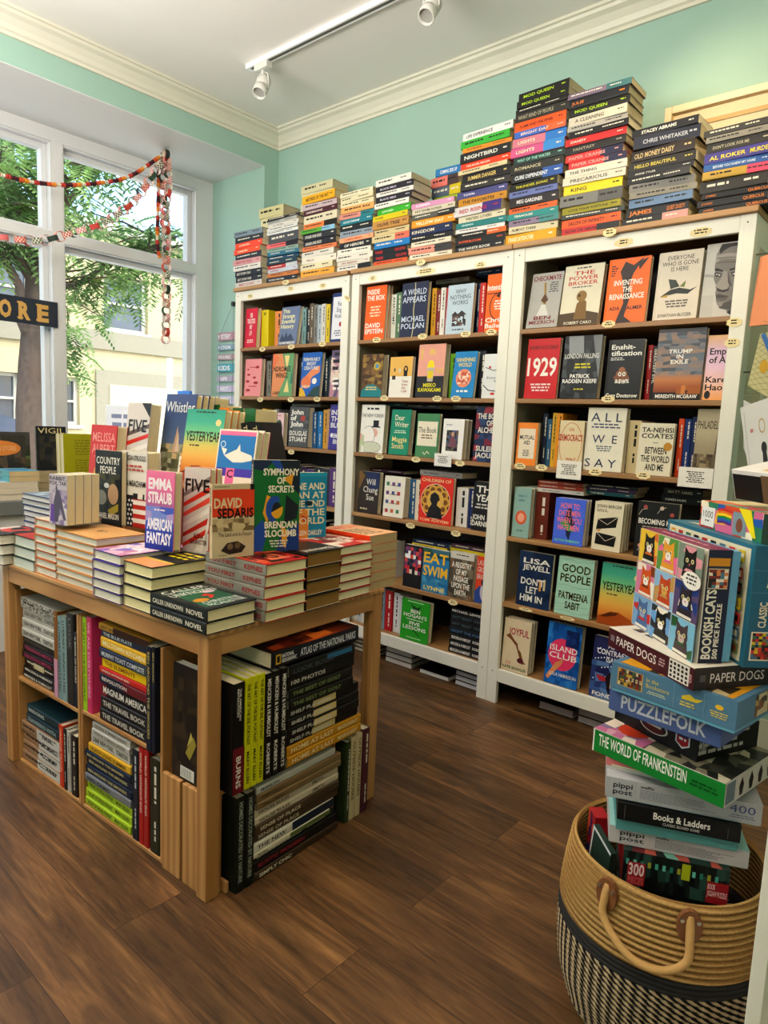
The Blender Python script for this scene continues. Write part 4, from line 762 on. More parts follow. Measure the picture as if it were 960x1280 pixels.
topstack(331, 373, 274, [('2b2f3c','!e8e4daTHE DEER THREE TIMES',1.2),('d08a4c',''),('c8ccd4','!b03030HUNDRED'),('c04a4a','',1,0,'c4c8cc'),('2b4a56',''),('27506a',''),('3a7a92',''),('9ab0a4',''),('e87a7a','',1,0,'2a2a34'),('5a5c60','',2.2),('e4e4e0','',.8),('dcdcd8','',.8),('d8d4cc','!3a3a3aALL THE WAY',.9),('b8b8b4','',.8),('33343a','',.7)])
topstack(372, 421, 247, [('e8b04a','',1.2,.01),('e2d8b8','',1.2),('e4ded0','!8a4a3aHELLO',1.2),('dcd8ce','',1.1),('e08a5c','',.8),('2e2e38','!e8e4daSPOILER ONE GOLD',1.2),('38383e','!e8e4daSPOILER ONE GOLD',1.2),('6ab04a','',.8,0,'9ac4dc'),('e08848','',1.0,0,'2c2620'),('dcd4bc','',1.5),('5c2c3c','!e8dcd0UNDERSONG',1.0),('c8b8bc','',1.1),('e8b430','!4a3a1aMISTRESS OF THE ART',1.5)])
topstack(420, 465, 243, [('e8e4dc','',1,0,'2c2c30'),('ded8cc','!a04040DRY SEASON',.9),('e4dfd4','',1.1),('e8e4d8','',1.1),('2c2c30','!f0ece0OF HEROES',1.2),('f0b08a','!c04a2aCOMPROMISED',.9),('9aa4b0','',1.2),('2b3034','',1.1),('2f8a98','!e8f0f0GOLD DREAM',1.1),('d89a90','',1,0,'3a8a92'),('e0b070','',1.2),('dfd8b8','',.9),('dfd8b8','',.9),('e2dcc0','',.9)])
topstack(464, 511, 226, [('e06a3a','',.8),('22242a','!d84040TREE~GOLD LETTERS',1.1),('22242a','!d84040TREE~GOLD LETTERS',1.1),('2f8ac8','',1.2),('d8c9a0','',1.2,0,'e0806a'),('d6c49a','',1.1),('c89a5a','!2a2420OLIVE TREE',1.5),('d8c820','!3a3a10FATHER',1.0),('4ab43a','!e8f8e0KITCHEN',1.2),('e6e4dc','',1.0),('33303c','!d8d0e0BLACK MILK',1.1),('e4e0da','',.8),('35323e','!d8d0e0BLACK MILK',1.1),('e2e0d8','',1.2)])
topstack(509, 566, 256, [('e2dcc8','',1.0),('e8a090','',1.3,0,'4a4a4c'),('e4dcc8','',1.0),('26262a','',1.0),('2c3a62','!e8e0c8KINGDOM',1.6),('eaa436','!fff0d0YELLOW DAY',1.4),('6a6a64','',1.0,0,'34343a'),('d4ccb8','!4a443aFAT SWIM HORSE',1.1),('d8a0c0','!f8e8f0SUMMER',1.0)])
topstack(566, 633, 168, [('2c3036','!e8e4daTHE WHITE BOOK',1.0,.0),('1e2022','!e86a3aSUPERBLOOM',1.2),('24242a','',.8,0,'d8783a'),('e6e4e0','',.7),('2f8a8a','!d8ecec LEGENDS',.9),('ded6bc','!4a4436WRITERS LOVERS',1.0),('d8d4d4','!c02a3aRED RISING',1.5,-.02,'4a3a8a'),('c8942c','!2a2010THE FAVORITES',1.2),('5a5a90','!e8e8f0TOWN',1.1),('3e3c3a','',1.1),('201f22','!e0c880SUMMER DANGER',1.5,.01),('dccfa8','',.7),('e8522c','!ffe8d8THE RIVER MOON',1.0),('2a2a2a','!e8e8e0NIGHTBIRD',1.5),('ee9a34','',.7),('4ab848','',1.2),('e6e6e2','!4a4a4aLIFE EXPERIENCE',1.2)], dx_top=.0)
topstack(631, 698, 118, [('e8b42e','!fff4d0STRANGE CAUTION OTHER',1.4,-.004),('dcd4b4','!3a3428ALMOST THERE',1.0),('9a8aa0','',.9,0,'5a9a9a'),('3a9a96','!f0ece0TEAHOUSE',.9),('ea7840','',.8),('2a2024','!e8e4e4MEG GARDINER',1.3),('7a86b8','',.9),('24261e','!d8d040THUNDER SONG',1.1),('2a2c2e','!e8ecf0CURE DEPENDENT',1.3,0,'3a6ab0'),('34342e','!c8c0a0ROMANCE',1.2),('2c4a44','!a8d8c8WAY OF THE WATER',1.0),('d86a9a','!f8e8c8LIGHTS',1.3,0,'4a9ad8'),('d88a9a','!f8e8c8LIGHTS',1.2,0,'3a8ad0'),('4a7ac8','!f0d8c8BRIGHT DAY',.9,0,'e8784a'),('f26a1e','!4a1a08FLAME AND THE FEVER',1.3),('3c3a36','!b0a890WHAT KIND OF PEOPLE',1.2,.006),('2e2a24','',.6),('23221c','!b8d828MOD QUEEN',1.0,.004),('23221c','!b8d828MOD QUEEN',1.1)])
topstack(698, 777, 118, [('cf3a3a','!2a1010NOW OR NEVER',1.0,0,'23262a'),('f2702a','!4a1a08SALON OF INFINITY',1.2),('4a5450','',.7),('a8a024','!2a2810LOVE YOUR FORTUNE',1.0),('8a8a86','',1.6,0,'6a6a68'),('f2da1e','!1a1a10KING',1.3),('dcd8c8','!6a6458PRECARIOUS',1.1),('e0dccc','!5a5448THE THING',1.1),('dc4444','!f0b0a8PAPER CRANES',1.0,0,'2a2c54'),('dc4444','!f0b0a8PAPER CRANES',1.0,0,'2a2c54'),('2a2622','!b8b09aFANTASY',1.2),('d23434','!f0e0d0DANDY',1.0),('1f1e1e','',.9),('b8b4ac','',.8),('d8d2c0','!6a6458A CLEANING',1.2),('24241a','!b8d828MOD QUEEN',1.1),('262830','!e08a30JULIE',1.3),('8a7a8e','',.8,0,'4a7a80')])
topstack(778, 866, 163, [('2a2a2a','',1.0,0,'d8a8a0'),('26262a','!e89030JAMES ~QUIET DUSTY',1.3),('7a94b4','',1.2),('9a968a','',.9),('8e8c88','',1.2),('2a2a2c','',.9,0,'4a4a4a'),('24262c','!d8d8d0ANNE TYLER',.8),('33302a','!d8c860HELLO BEAUTIFUL',1.3),('3a2f28','!d8c090OLD MONEY DAISY',1.6),('34384a','!c0c4cc CHRIS WHITAKER',1.7),('23242a','!e8e8e0STACEY ABRAMS',1.1,.006)])  # the bluish cover and the neutral grey one carry glare in their colour
topstack(868, 962, 164, [('26282a','!e08a30JAMES ~QUERCUS',1.0),('26282a','!e08a30JAMES ~QUERCUS',1.1),('26282a','!e08a30JAMES ~QUERCUS',1.0),('3a362e','',2.0),('c8a850','',1.3,0,'d85a7a'),('3f6fae','!d8e4f0BEFORE YOU KNEW MY NAME',1.2),('564f9a','!e8d840AL ROKER~MURDER',1.7),('3c3a34','!c0b8a0DON\'T LOOK FOR ME',1.5),('9a968c','',1.0),('4a4844','',1.1)])
# back row, showing over the front row
topstack(535, 573, 213, [('4a3a30','',2.0),('8a8478','',2.0),('b8b0a0','',2.0),('d8d2c4','',1.0),('e6e2da','',1.1),('d23a34','!f4e0d8COMING',1.1),('a8c834','!4a5a10GREEN SUN',.8),('6a7a8a','',1.4,0,'d8c830'),('e88a80','',1.4,-.012,'5a4a4a'),('3a8ac0','!f0f4f8COMING SIDE UP',1.1,.006)], Y=.18, back=True, which='rear stack over the sixth stack')
topstack(366, 417, 236, [('d8d0b0','',3.2),('cfc7a4','',3.2),('c8bf9c','',3.2),('ddd7b4','',1),('ddd7b4','',1),('ddd7b4','',1)], Y=.20, back=True, which='rear cream stack over the third stack', w_=.13)
topstack(322, 352, 262, [('d8d0b0','',3.4),('cfc7a4','',3.4),('e2dab0','',1.2),('e2dab0','',1.2),('dcd4a8','',1.2)], Y=.19, back=True, which='rear yellowish stack over the second stack', w_=.14)
# ================================================================== DISPLAY TABLE
TYAW = 183.0                                        # +x of the table frame runs away along the long side, y towards the bookcases
A0 = np.array([2.066, -1.602]); _a = math.radians(3)
EAC = np.array([-math.cos(_a), -math.sin(_a)]); EAB = np.array([-math.sin(_a), math.cos(_a)])
def tw(s, t_): return A0+EAC*s+EAB*t_
TM = Matrix(((EAC[0], EAB[0], 0, A0[0]), (EAC[1], EAB[1], 0, A0[1]), (0, 0, 1, 0), (0, 0, 0, 1)))   # mirrored frame, used for box corners only
def tbox(g, a, b_, c='ffffff', m=0):
    """box in table coordinates (s, t, z), wound for the mirrored frame"""
    (s0, t0, z0), (s1, t1, z1) = a, b_
    V = []
    for z in (z0, z1):
        for s, t_ in ((s1, t0), (s0, t0), (s0, t1), (s1, t1)):
            x, y = tw(s, t_); V.append((x, y, z))
    g.mesh(V, [(3,2,1,0),(4,5,6,7),(0,1,5,4),(1,2,6,5),(2,3,7,6),(3,0,4,7)], c, m)
TL, TWD, TH = 1.09, .664, .678
def rooted(name, s, t_, label, cat, group=None): x, y = tw(s, t_); return empty(name, T((x, y, 0)), label, cat, group)
def tpart(root, name, boxes, m_, bev=.002):
    g = G()
    for a, b_ in boxes: tbox(g, a, b_)
    off = root.location; g.v = [(x-off.x, y-off.y, z-off.z) for x, y, z in g.v]
    return g.obj(name, m_, root, bevel=bev)
tb = rooted('display_table', TL/2, TWD/2, 'pine display table in the middle of the floor, covered in stacked books', 'table')
tpart(tb, 'table_top', [((-.004, -.004, TH), (TL+.004, TWD+.004, .690))], PINE['x'], .002)
for s in (0, TL-.041):
    for t_ in (0, TWD-.041): tpart(tb, 'leg', [((s, t_, 0), (s+.041, t_+.041, TH))], PINE['z'], .003)
for t_ in (.002, TWD-.022): tpart(tb, 'apron', [((.041, t_, .628), (TL-.041, t_+.02, TH))], PINE['x'])
for s in (.002, TL-.022): tpart(tb, 'apron', [((s, .041, .628), (s+.02, TWD-.041, TH))], PINE['y'])
ZTB = .6903
# crates under the table
def crate(label, s0, s1, t0, t1, shelf_z, open_side):
    o = rooted('crate_shelf', (s0+s1)/2, (t0+t1)/2, label, 'crate shelf', 'pine crate shelves under the display table'); H = .60; k = .012
    if open_side == 't':
        for s in (s0, s1-k): tpart(o, 'side_panel', [((s, t0, 0), (s+k, t1, H))], PINE['z'])
        tpart(o, 'shelf', [((s0+k, t0, shelf_z-k), (s1-k, t1-.008, shelf_z))], PINE['x']); tpart(o, 'bottom_board', [((s0+k, t0, 0), (s1-k, t1-.008, .012))], PINE['x'])
        tpart(o, 'back_panel', [((s0+k, t1-.008, 0), (s1-k, t1, H))], PINE['x'], 0)
    else:
        for t_ in (t0, t1-k):
            tpart(o, 'side_panel', [((s0, t_, 0), (s1, t_+k, shelf_z-.0006))], PINE['z'])
        for sa, sb in ((.0445, .112), (.122, s1)): tpart(o, 'slat', [((sa, .010, 0), (sb, .022, shelf_z-.0006))], PINE['z'])
        tpart(o, 'cleat', [((.0445, .0225, .10), (s1, t0-.0005, .13))], PINE['x'])
        tpart(o, 'shelf', [((s0, t0+k, shelf_z-k), (s1-.008, t1-k, shelf_z))], PINE['y']); tpart(o, 'front_cleat', [((s0-.018, t0+k+.0005, .0), (s0+.01, t0+k+.010, .03))], PINE['y'])
        tpart(o, 'back_panel', [((s1-.008, t0+k, 0), (s1, t1-k, .55))], PINE['y'], 0)
    return o
crate('pine crate shelf under the table, at its far left end', .632, 1.046, .018, .30, .304, 't')
crate('pine crate shelf under the table, middle one facing left', .208, .628, .018, .30, .312, 't')
crate('slatted pine crate under the table, facing the right end', .010, .200, .043, .478, .272, 's')
def spin(s, z, th, hh, ww, c, tx, lab, grp, t0=.02, hard=True, tc=None, c2=None, art=(), pg='d8cfb8'):
    """upright, spine towards the long left face (-t); s = edge nearer the front leg"""
    x, y = tw(s+th, t0); sp = []
    if c2: sp.append(q(c2[1], 0, c2[2], 1, c2[0]))
    sp += (spine_txt(tx, tc or contrast(c)) if tx else spine_bars(tc or contrast(c), rnd.randint(0, 9999)))
    book(T((x, y, z)) @ Rz(3) @ T((th, 0, 0)) @ Rz(90), ww, hh, th-.0006, c, lab, grp, spart=sp, hard=hard, art=art, pg=pg)
def spinr(t_, z, th, hh, ww, c, tx, lab, grp, s0=-.03, hard=True, tc=None, c2=None, art=(), pg='d8cfb8', tilt=0):
    """upright, spine towards the short right face (+X); t_ = edge nearer the front leg"""
    x, y = tw(s0, t_); sp = []
    if c2: sp.append(q(c2[1], 0, c2[2], 1, c2[0]))
    sp += (spine_txt(tx, tc or contrast(c)) if tx else spine_bars(tc or contrast(c), rnd.randint(0, 9999)))
    book(T((x, y, z)) @ Rz(93) @ Rx_(0) @ T((th, 0, 0)) @ Rz(90), ww, hh, th-.0006, c, lab, grp, spart=sp, hard=hard, art=art, pg=pg)
def pile_left(s_r, s_l, z, ztop, items, where, grp, t0=.02, ww=.21, hs=1.0):
    tot = sum(i[2] for i in items); k = (ztop-z)/tot
    for i, it in enumerate(items):
        c, tx, r = it[:3]; sh = it[3] if len(it) > 3 else 0; h = (s_l-s_r)*(it[4] if len(it) > 4 else 1); th = k*r; x, y = tw((s_l+s_r)/2+sh, t0+.003*(i % 3))
        tc = contrast(c); xx = tx; ex = it[5] if len(it) > 5 else []
        if xx.startswith('!'): tc = xx[1:7]; xx = xx[7:]
        sp = list(ex)+(spine_txt(xx, tc) if xx else spine_bars(tc, rnd.randint(0, 9999)))
        M = T((x, y, z)) @ Rz(3+rnd.uniform(-.5, .5)) @ T((0, ww/2, 0)); M = M @ T((h/2, -ww/2, th)) @ FLAT
        book(M, ww, h, th-.0006, c, '%s book, %s from bottom of the pile %s' % (cname(c), ORD[i], where), grp, spart=sp, pg='ddd4be')
        z += th
def pile_right(t_l, t_r, z, ztop, items, where, grp, s0=-.03, ww=.20):
    tot = sum(i[2] for i in items); k = (ztop-z)/tot
    for i, it in enumerate(items):
        c, tx, r = it[:3]; sh = it[3] if len(it) > 3 else 0; h = (t_r-t_l)*(it[4] if len(it) > 4 else 1); th = k*r; x, y = tw(s0+.003*(i % 3), (t_l+t_r)/2+sh)
        tc = contrast(c); xx = tx; ex = it[5] if len(it) > 5 else []
        if xx.startswith('!'): tc = xx[1:7]; xx = xx[7:]
        sp = list(ex)+(spine_txt(xx, tc) if xx else spine_bars(tc, rnd.randint(0, 9999)))
        M = T((x, y, z)) @ Rz(93+rnd.uniform(-.5, .5)) @ T((0, ww/2, 0)) @ T((h/2, -ww/2, th)) @ FLAT
        book(M, ww, h, th-.0006, c, '%s book, %s from bottom of the pile %s' % (cname(c), ORD[i], where), grp, spart=sp, pg='ddd4be')
        z += th
KIND[0] = 'art_book'
UL, UR = 'books under the long left side of the table', 'books under the right end of the table'
BK, NV = '201f20', '1f2c44'
pile_left(.800, 1.022, .3045, .578, [(BK,'!e8e4dcMENCKEN & HUMBOLDT',1),(BK,'!e8e4dcMENCKEN & HUMBOLDT',1),(BK,'',1.5,0,1,[q(.3,.15,.62,.85,'d8c9a2')]),('2a2426','!c04a7aTRENDING METAL',1.3),('2a2426','!c04a7aTRENDING METAL',1.3),('3a3836','!6a6662FOUR GROUND',1.2),('cfccc4','!2a2a2aDEAR NEW YORK,~STANTON',1.7),('cfccc4','!2a2a2aDEAR NEW YORK,~STANTON',1.7),('cfccc4','!2a2a2aDEAR NEW YORK,~STANTON',1.7),('bdb9ae','',1.9,.0,1.04,[mo(.02,.05,.98,.95,40,6,['bdb9ae','8a8880','d0ccc2','6a6862'],51)])], 'on the shelf by the far leg', UL, t0=.028)
spin(.766, .3045, .023, .275, .2, '9a6a2e', '!', 'gold and pink spine standing beside the pile of city photo books', UL, c2=('d8a4bc', .55, 1)); 
spin(.741, .3045, .024, .265, .2, '8fa8ac', 'A LITERARY ANNOTATED', 'pale blue grey spine, farther of the matching pair under the table', UL)
spin(.713, .3045, .027, .27, .2, '9ab2b4', 'LITERARY ANNOTATED', 'pale blue grey spine, nearer of the matching pair under the table', UL)
spin(.668, .3045, .043, .287, .2, '3a3a3c', '!', 'thick charcoal spine standing beside the pale blue pair', UL) if 0 else spin(.668, .3045, .043, .287, .2, '3a3a3c', 'LOOK', 'thick charcoal LOOK spine standing beside the pale blue pair', UL, tc='8a8a8c')
spin(.646, .3045, .020, .235, .2, '26344a', 'A BOOK OF HOURS', 'short navy spine beside the crate side and the lime spine', UL)
spin(.594, .3125, .022, .285, .2, 'b4d83a', 'THE ART OF THE SNL PORTRAIT', 'lime spine standing next to the pink spine on the upper shelf', UL, tc='1a1a1a')
spin(.564, .3125, .028, .292, .2, 'd8487c', 'WE ARE EVERYWHERE', 'hot pink spine standing between lime spine and travel pile', UL, tc='f0c0d4')
pile_left(.272, .520, .3125, .602, [('33302f','!d8d4ccTHE TRAVEL BOOK',1.6,0,1,[]),('33302f','!d8d4ccTHE TRAVEL BOOK',1.6,0,1,[]),('26262a','!ece8e0MAGNUM AMERICA',1.9,0,1.02,[q(0,0,.12,1,'8a2a3a')]),('7a2a36','!e8e0d8REVOLUTION',1.2,0,1,[q(0,0,.48,1,'2a3450')]),('cf3a34','!f4e8dcWORLD WITHOUT END',.8,.004,1.02),('f0cc1e','!8a3a1aTHE ELEMENTS',1.3,-.004),('2c3a5c','!d8dce4MURPHY TOAST COMPLETE',1.3,0,1,[q(.74,.05,.98,.95,'4a5a5a')]),('ecc02e','!fff4d0MILLTOWN KITCHEN',1.4),('2e3c58','!d8e0e8THE BLUE PLATE',1.0),('c89a3a','!3a2a1aEAT LINGUA',.9,0,1,[q(.3,0,1,1,'4a2a22')])], 'on the upper shelf with yellow cookbooks', UL)
spin(.238, .3125, .026, .285, .2, '1f2a40', 'BEN AROUND THE SMOKERS', 'navy spine standing right of the yellow cookbooks', UL, t0=.004, tc='c8b878')
spin(.2205, .3125, .0165, .285, .2, '1b2538', '', 'thin navy spine against the middle crate side', UL, t0=.004, tc='c8b878') if 0 else None
spin(.2215, .3125, .016, .288, .2, '1b2538', 'BEN AROUND', 'thin dark navy spine against the middle crate side', UL, t0=.004, tc='c8b878')
x, y = tw(.172, .0205)
book(T((x, y, .2732)) @ Rz(3) @ Rx_(-1), .125, .30, .026, '2c2620', 'dark painting art book with flowers leaning beside the front leg', UL, art=[mo(0,.05,1,1,6,9,['2c2620','3a3024','221e1a','4a3c2a','33291f'],55),p([(.45,.25),(.7,.42),(.8,.36),(.6,.2)],'a89a4a'),p([(.5,.3),(.62,.45),(.68,.4)],'c8b86a'),q(.3,.02,.75,.12,'e8e6e0'),*[q(.34+.05*i,.03,.355+.05*i,.11,'2a2a2a') for i in range(7)]], pg='d0cec8')
pile_left(.772, 1.032, .0125, .150, [('a9876a','',1.0,0,1,[q(.42,0,1,1,'d2d0cc'),b(.46,.2,.94,.8,2,'6a6864',k)]) for k in range(4)], 'on the floor by the far leg', UL, t0=.024)
pile_left(.780, 1.005, .1505, .212, [('24404a','!a8bcc0SEAFARING WITH',1.0),('26464e','!c8d4d4BRIDGING',1.0)], 'lying on four beige and white books', UL, t0=.028)
spin(.744, .0125, .024, .205, .2, 'd8502e', 'ORANGE TRAVEL', 'orange spine standing on the crate floor beside beige books', UL, tc='f0c8b0')
spin(.722, .0125, .019, .20, .2, '2a2a2c', '', 'black spine standing beside the orange spine on the crate floor', UL)
spin(.700, .0125, .019, .20, .2, 'c8c6c2', '', 'grey magazine spine, third upright on the far crate floor', UL)
spin(.660, .0125, .034, .195, .2, '3a3430', '', 'thick dark spine, last upright on the far crate floor', UL)
pile_left(.368, .612, .0125, .288, [('b8d436','!1a1a1aTHE ART OF THE SNL PORTRAIT~MARY ELLEN',1.2) for k in range(3)]+[('8a8c92','!3a3c44BIRD GAMES',1.1,.0),('24344e','!d8cc98BEN AROUND THE SMOKERS',1.2),('24344e','!d8cc98BEN AROUND THE SMOKERS',1.2),('24344e','!d8cc98BEN AROUND THE SMOKERS',1.0),('e8bc3a','!6a4a1aNORTH SONG SUMMER',1.2,-.006,.92),('d4d0c8','!2a2a2aDEAR NEW YORK,~STANTON',1.6,-.008,.84),('c9c6c0','!6a665eTHE BOOK OF MAKING GARDENS',.9,-.018,.82),('c9c6c0','!6a665eTHE BOOK OF MAKING GARDENS',.9,-.018,.82)], 'on the floor of the middle crate', UL, t0=.022)
spin(.326, .0125, .032, .265, .2, '25303c', '', 'dark blue spine standing right of the lime pile', UL, tc='c8ccd0')
spin(.302, .0125, .022, .282, .2, 'b8302c', 'WORLD WITHOUT END', 'farther of two red spines on the middle crate floor', UL, tc='f0e0d0')
spin(.278, .0125, .022, .282, .2, 'b8302c', 'WORLD WITHOUT END', 'nearer of two red spines on the middle crate floor', UL, tc='f0e0d0')
spin(.226, .0125, .046, .27, .2, '3a3c28', '', 'mossy dark green spine beside the two red spines', UL)
# right end
spinr(.053, .2725, .036, .285, .15, '1c1d20', 'THE AMERICAN|REVOLUTION~BURNS', 'thick black and maroon history spine nearest the front leg', UR, tc='e8e4dc', c2=('7c2030', .58, 1), pg='e6dab4')
for k in range(3): spinr(.0905+k*.0215, .2725, .0212, .29, .19, 'd6d420', 'THE ART OF THE SNL PORTRAIT~MARY ELLEN', ['nearest','middle','farthest'][k]+' of three yellow spines under the right end of the table', UR, tc='1a1a18')
for k in range(3): spinr(.156+k*.026, .2725, .0258, .283, .19, '1f1e1e', 'MENCKEN & HUMBOLDT~ROBERTS', ['nearest','middle','farthest'][k]+' of three tall black spines under the right end', UR, tc='e8e4dc')
pile_right(.2365, .540, .2725, .556, [('c8962a','!f0dcb0HOME AT LAST~MARGARET',1.2,.004,1),('c8962a','!f0dcb0HOME AT LAST~MARGARET',1.2,.004,1)]+[('211f20','!d8d4ccSHELF PLANNING',1.1,-.004,.96,[q(.34,.12,.66,.88,'dcc890')]) for k in range(4)]+[('20221f','!8a9a6aTHE BEST OF GOLF',1.2,-.018,.84),('232522','!8a9a6aTHE BEST OF GOLF',1.2,-.018,.84),('1f1f20','!d8d4cc100 PHOTOS',1.4,-.016,.88),('1d2226','!5a6064LOOK BOOK',1.5,-.018,.86,[q(.55,.5,.95,.9,'3f7ea6')])], 'with gold books at its foot', UR)
x, y = tw(-.03, .345)
book(T((x, y, .5635)) @ Rz(93) @ T((.17, 0, .044)) @ FLAT, .222, .34, .0435, '1e2030', 'large atlas with orange canyon cover lying on the black books', UR, art=[g_(0,0,1,1,['2a1c18','8a3a1e','e0702a','5a2418','221818']),mo(.05,.3,1,.95,7,6,['d8642a','7a2e18','3a1a16','f08a3a','a84a20'],61),t('Z',.7,.35,.8,.5,'f0e8d8')], spart=[t('ATLAS OF THE NATIONAL PARKS',.30,.25,.96,.75,'d8dce4','s'),q(.04,.2,.09,.8,'d8b030'),q(.05,.3,.08,.7,'1e2030'),t('NATIONAL|GEOGRAPHIC',.10,.2,.26,.8,'e8e8e8','l')])
spinr(.548, .2725, .018, .27, .17, 'b8a488', '', 'thin tan spine leaning past the gold books at the crate end', UR) if 0 else None
spinr(.068, .001, .0295, .256, .16, '1d2620', 'HOMES DECORATED BY NATURE', 'nearer of two dark green spines on the floor by the front leg', UR, tc='a8b0a4')
spinr(.099, .001, .0295, .256, .16, '1d2620', 'HOMES DECORATED BY NATURE', 'farther of two dark green spines on the floor by the front leg', UR, tc='a8b0a4')
pile_right(.131, .452, .001, .256, [('4a3a2c','!e8dcc4SIMPLY CHIC',1.3),('232021','!a83a4aRUSTIC MODERN',1.7),('2a2a2c','',.8,-.01),('d8d0bc','!4a4438FLORA',.8,-.02,.9,[q(.45,0,1,1,'6a7a4a')]),('dcd6c8','!3a3a3aTHE NEW ~KITCHEN HOUSE',1.5,-.012,.96,[q(.46,0,1,1,'22364c')]),('5a4838','!e0d4bcSENSE OF PLACE',1.5,.0,1),('5a4838','!e0d4bcSENSE OF PLACE',1.5,.0,1),('cfc4ae','!4a3e2eHOUSE RULES~SMITH',1.2),('cfc4ae','!4a3e2eHOUSE RULES~SMITH',1.2),('8a7454','!5a4830TAILORED',1.2,.006),('8a7454','!5a4830TAILORED',1.2,.006),('c0c0b6','!4a5a78MARILYN',1.2,-.004,.94)], 'on the floor under the right end', UR)
spinr(.483, .001, .020, .255, .16, '3a4a2a', '', 'mossy green patterned spine past the slatted crate end', UR)
spinr(.505, .001, .024, .262, .16, 'cdbf9a', 'OUTSIDE HOUSES', 'nearer of two cream spines standing by the far right leg', UR, tc='6a5a3a')
spinr(.531, .001, .024, .265, .16, 'cdbf9a', 'CABIN PORN OUTSIDE', 'farther of two cream spines standing by the far right leg', UR, tc='6a5a3a') if 0 else spinr(.531, .001, .024, .265, .16, 'cdbf9a', 'OUTSIDE HOUSES', 'farther of two cream spines standing by the far right leg', UR, tc='6a5a3a')
spinr(.557, .001, .034, .27, .16, '5e3040', '', 'maroon spine standing last, beside the far right leg', UR)
KIND[0] = None
# ================================================================== BOOKS ON THE TABLE TOP
# orientation of a lying book: which way its spine looks in the table frame
SPY = {'-t': 3, '+t': 183, '+s': -87, '-s': 93}
def lay(s0, s1, t0, t1, z, n, th, c, what, grp, spine='-t', tx='', art=(), sc=None, pg='e2d8bc', hard=True, bc=None, jit=.004, tc=None):
    for i in range(n):
        js, jt = rnd.uniform(-jit, jit), rnd.uniform(-jit, jit)
        x, y = tw((s0+s1)/2+js, (t0+t1)/2+jt)
        ds, dt = abs(s1-s0), abs(t1-t0); w_, h = (dt, ds) if spine in ('-t', '+t') else (ds, dt)
        sp = spine_txt(tx, tc or contrast(sc or c)) if tx else []
        lb = '%s, %s' % (what, 'topmost' if i == n-1 else (ORD[i]+' from bottom'))
        book(flat(x, y, z+i*th, SPY[spine]+rnd.uniform(-.6, .6), w_, h, th-.0004), w_, h, th-.0004, c, lb, grp, sc=sc, bc=bc or c, art=art if i == n-1 else (), spart=sp, pg=pg, hard=hard)
    return z+n*th
def stand(bl, z, yaw, brx, ty, c, lb, grp, th=.03, n=1, lean=3, art=(), sc=None, pg='dccfa6', hard=True, spart=(), w=None, h=None, bc=None, flip=False):
    P = onz(bl[0], bl[1], z)
    if w is None:
        d = np.array([math.cos(math.radians(yaw)), math.sin(math.radians(yaw)), 0]); k = (brx-480)/FPX; a = RX-k*FW; w = -(a@(P-CAM))/(a@d)
    if h is None: h = zat(ty, P[0], P[1])-z
    print('stand %-40s w %.3f h %.3f' % (lb[:40], w, h), 's,t', np.round([(P[:2]-A0)@EAC, (P[:2]-A0)@EAB], 3))
    for i in range(n):
        l2 = lb if i == 0 else ORD[i]+' copy behind the '+lb.split(' standing')[0]
        M = T(tuple(P)) @ Rz(yaw) @ T((0, i*(th/math.cos(math.radians(lean))+.0008), th*math.sin(math.radians(lean)))) @ Rx_(-lean)
        if flip: M = M @ T((w, th, 0)) @ Rz(180)
        book(M, w, h, th-.0006, c, l2, grp, sc=sc, bc=bc, art=art if i == 0 and not flip else (), bart=art if flip and i == 0 else (), spart=spart, pg=pg, hard=hard)
GT = 'books on the display table'
caller = [q(0,0,1,1,'2c3436'),p([(.1,.1),(.55,.08),(.9,.3),(.9,.7),(.5,.9),(.15,.7)],'2f6a50'),t('CALLER|UNKNOWN',.08,.62,.94,.94,'e4e6da','s',.0),e(.3,.36,.14,.07,'c8923a'),p([(.45,.5),(.6,.56),(.66,.44),(.52,.36),(.5,.41),(.58,.46)],'d83a2e'),e(.74,.62,.13,.05,'d8c0c8'),t('CHRISTINE|MCALISTER',.2,.08,.92,.30,'dfe4d8','s',.0)]
z1 = lay(-.008, .216, -.014, .138, ZTB, 2, .0305, '2c3436', 'black and green mystery hardcover at the front table corner', 'caller stack', '-t', 'CALLER UNKNOWN~NOVEL', caller, pg='e8d9ac', jit=.001)
youf = [q(0,0,1,1,'c23a2c'),mo(.05,.05,.95,.95,5,7,['c8402e','d85a3a','a82a22','3a1c18','e07a5a'],71),t('YOU|FIRST',.1,.2,.9,.85,'1e1614','s')]
z8 = lay(-.03, .205, .146, .292, ZTB, 5, .030, 'c23a2c', 'red hardcover with grey lettered spine', 'you first stack', '-t', 'YOU FIRST~KEPNES', youf, sc='9a968c', pg='ecdfae', jit=.003, tc='a8242c')
love = [q(0,0,1,1,'2e2220'),line([(.05,.5),(.2,.62),(.3,.5),(.45,.7),(.6,.55),(.8,.75),(.95,.6)],.01,'c8402e'),t('LOVE|LETTERS',.08,.72,.95,.95,'e8e0d4','s'),t('JANE FRANCIS',.1,.08,.9,.18,'e8dcd0')]
z9 = lay(-.022, .205, .2965, .438, ZTB, 4, .0395, '2e2220', 'dark hardcover with brown stained page edges', 'brown edged stack', '-t', 'LOVE~JANE FRANCIS', love, pg='8a6428', jit=.003)
red6 = [q(0,0,1,1,'d8c0ac'),mo(0,0,1,1,5,6,['e4d4c4','c8302c','e8dccc','8a2a24','d8a898'],72),t('SUMMER|MIRROR',.1,.3,.9,.7,'7a1c18')]
z10 = lay(-.012, .205, .442, .588, ZTB, 6, .0262, 'a82c24', 'cream paged hardcover with red boards', 'red boarded stack', '-t', '', red6, pg='e8dcb4', jit=.003)
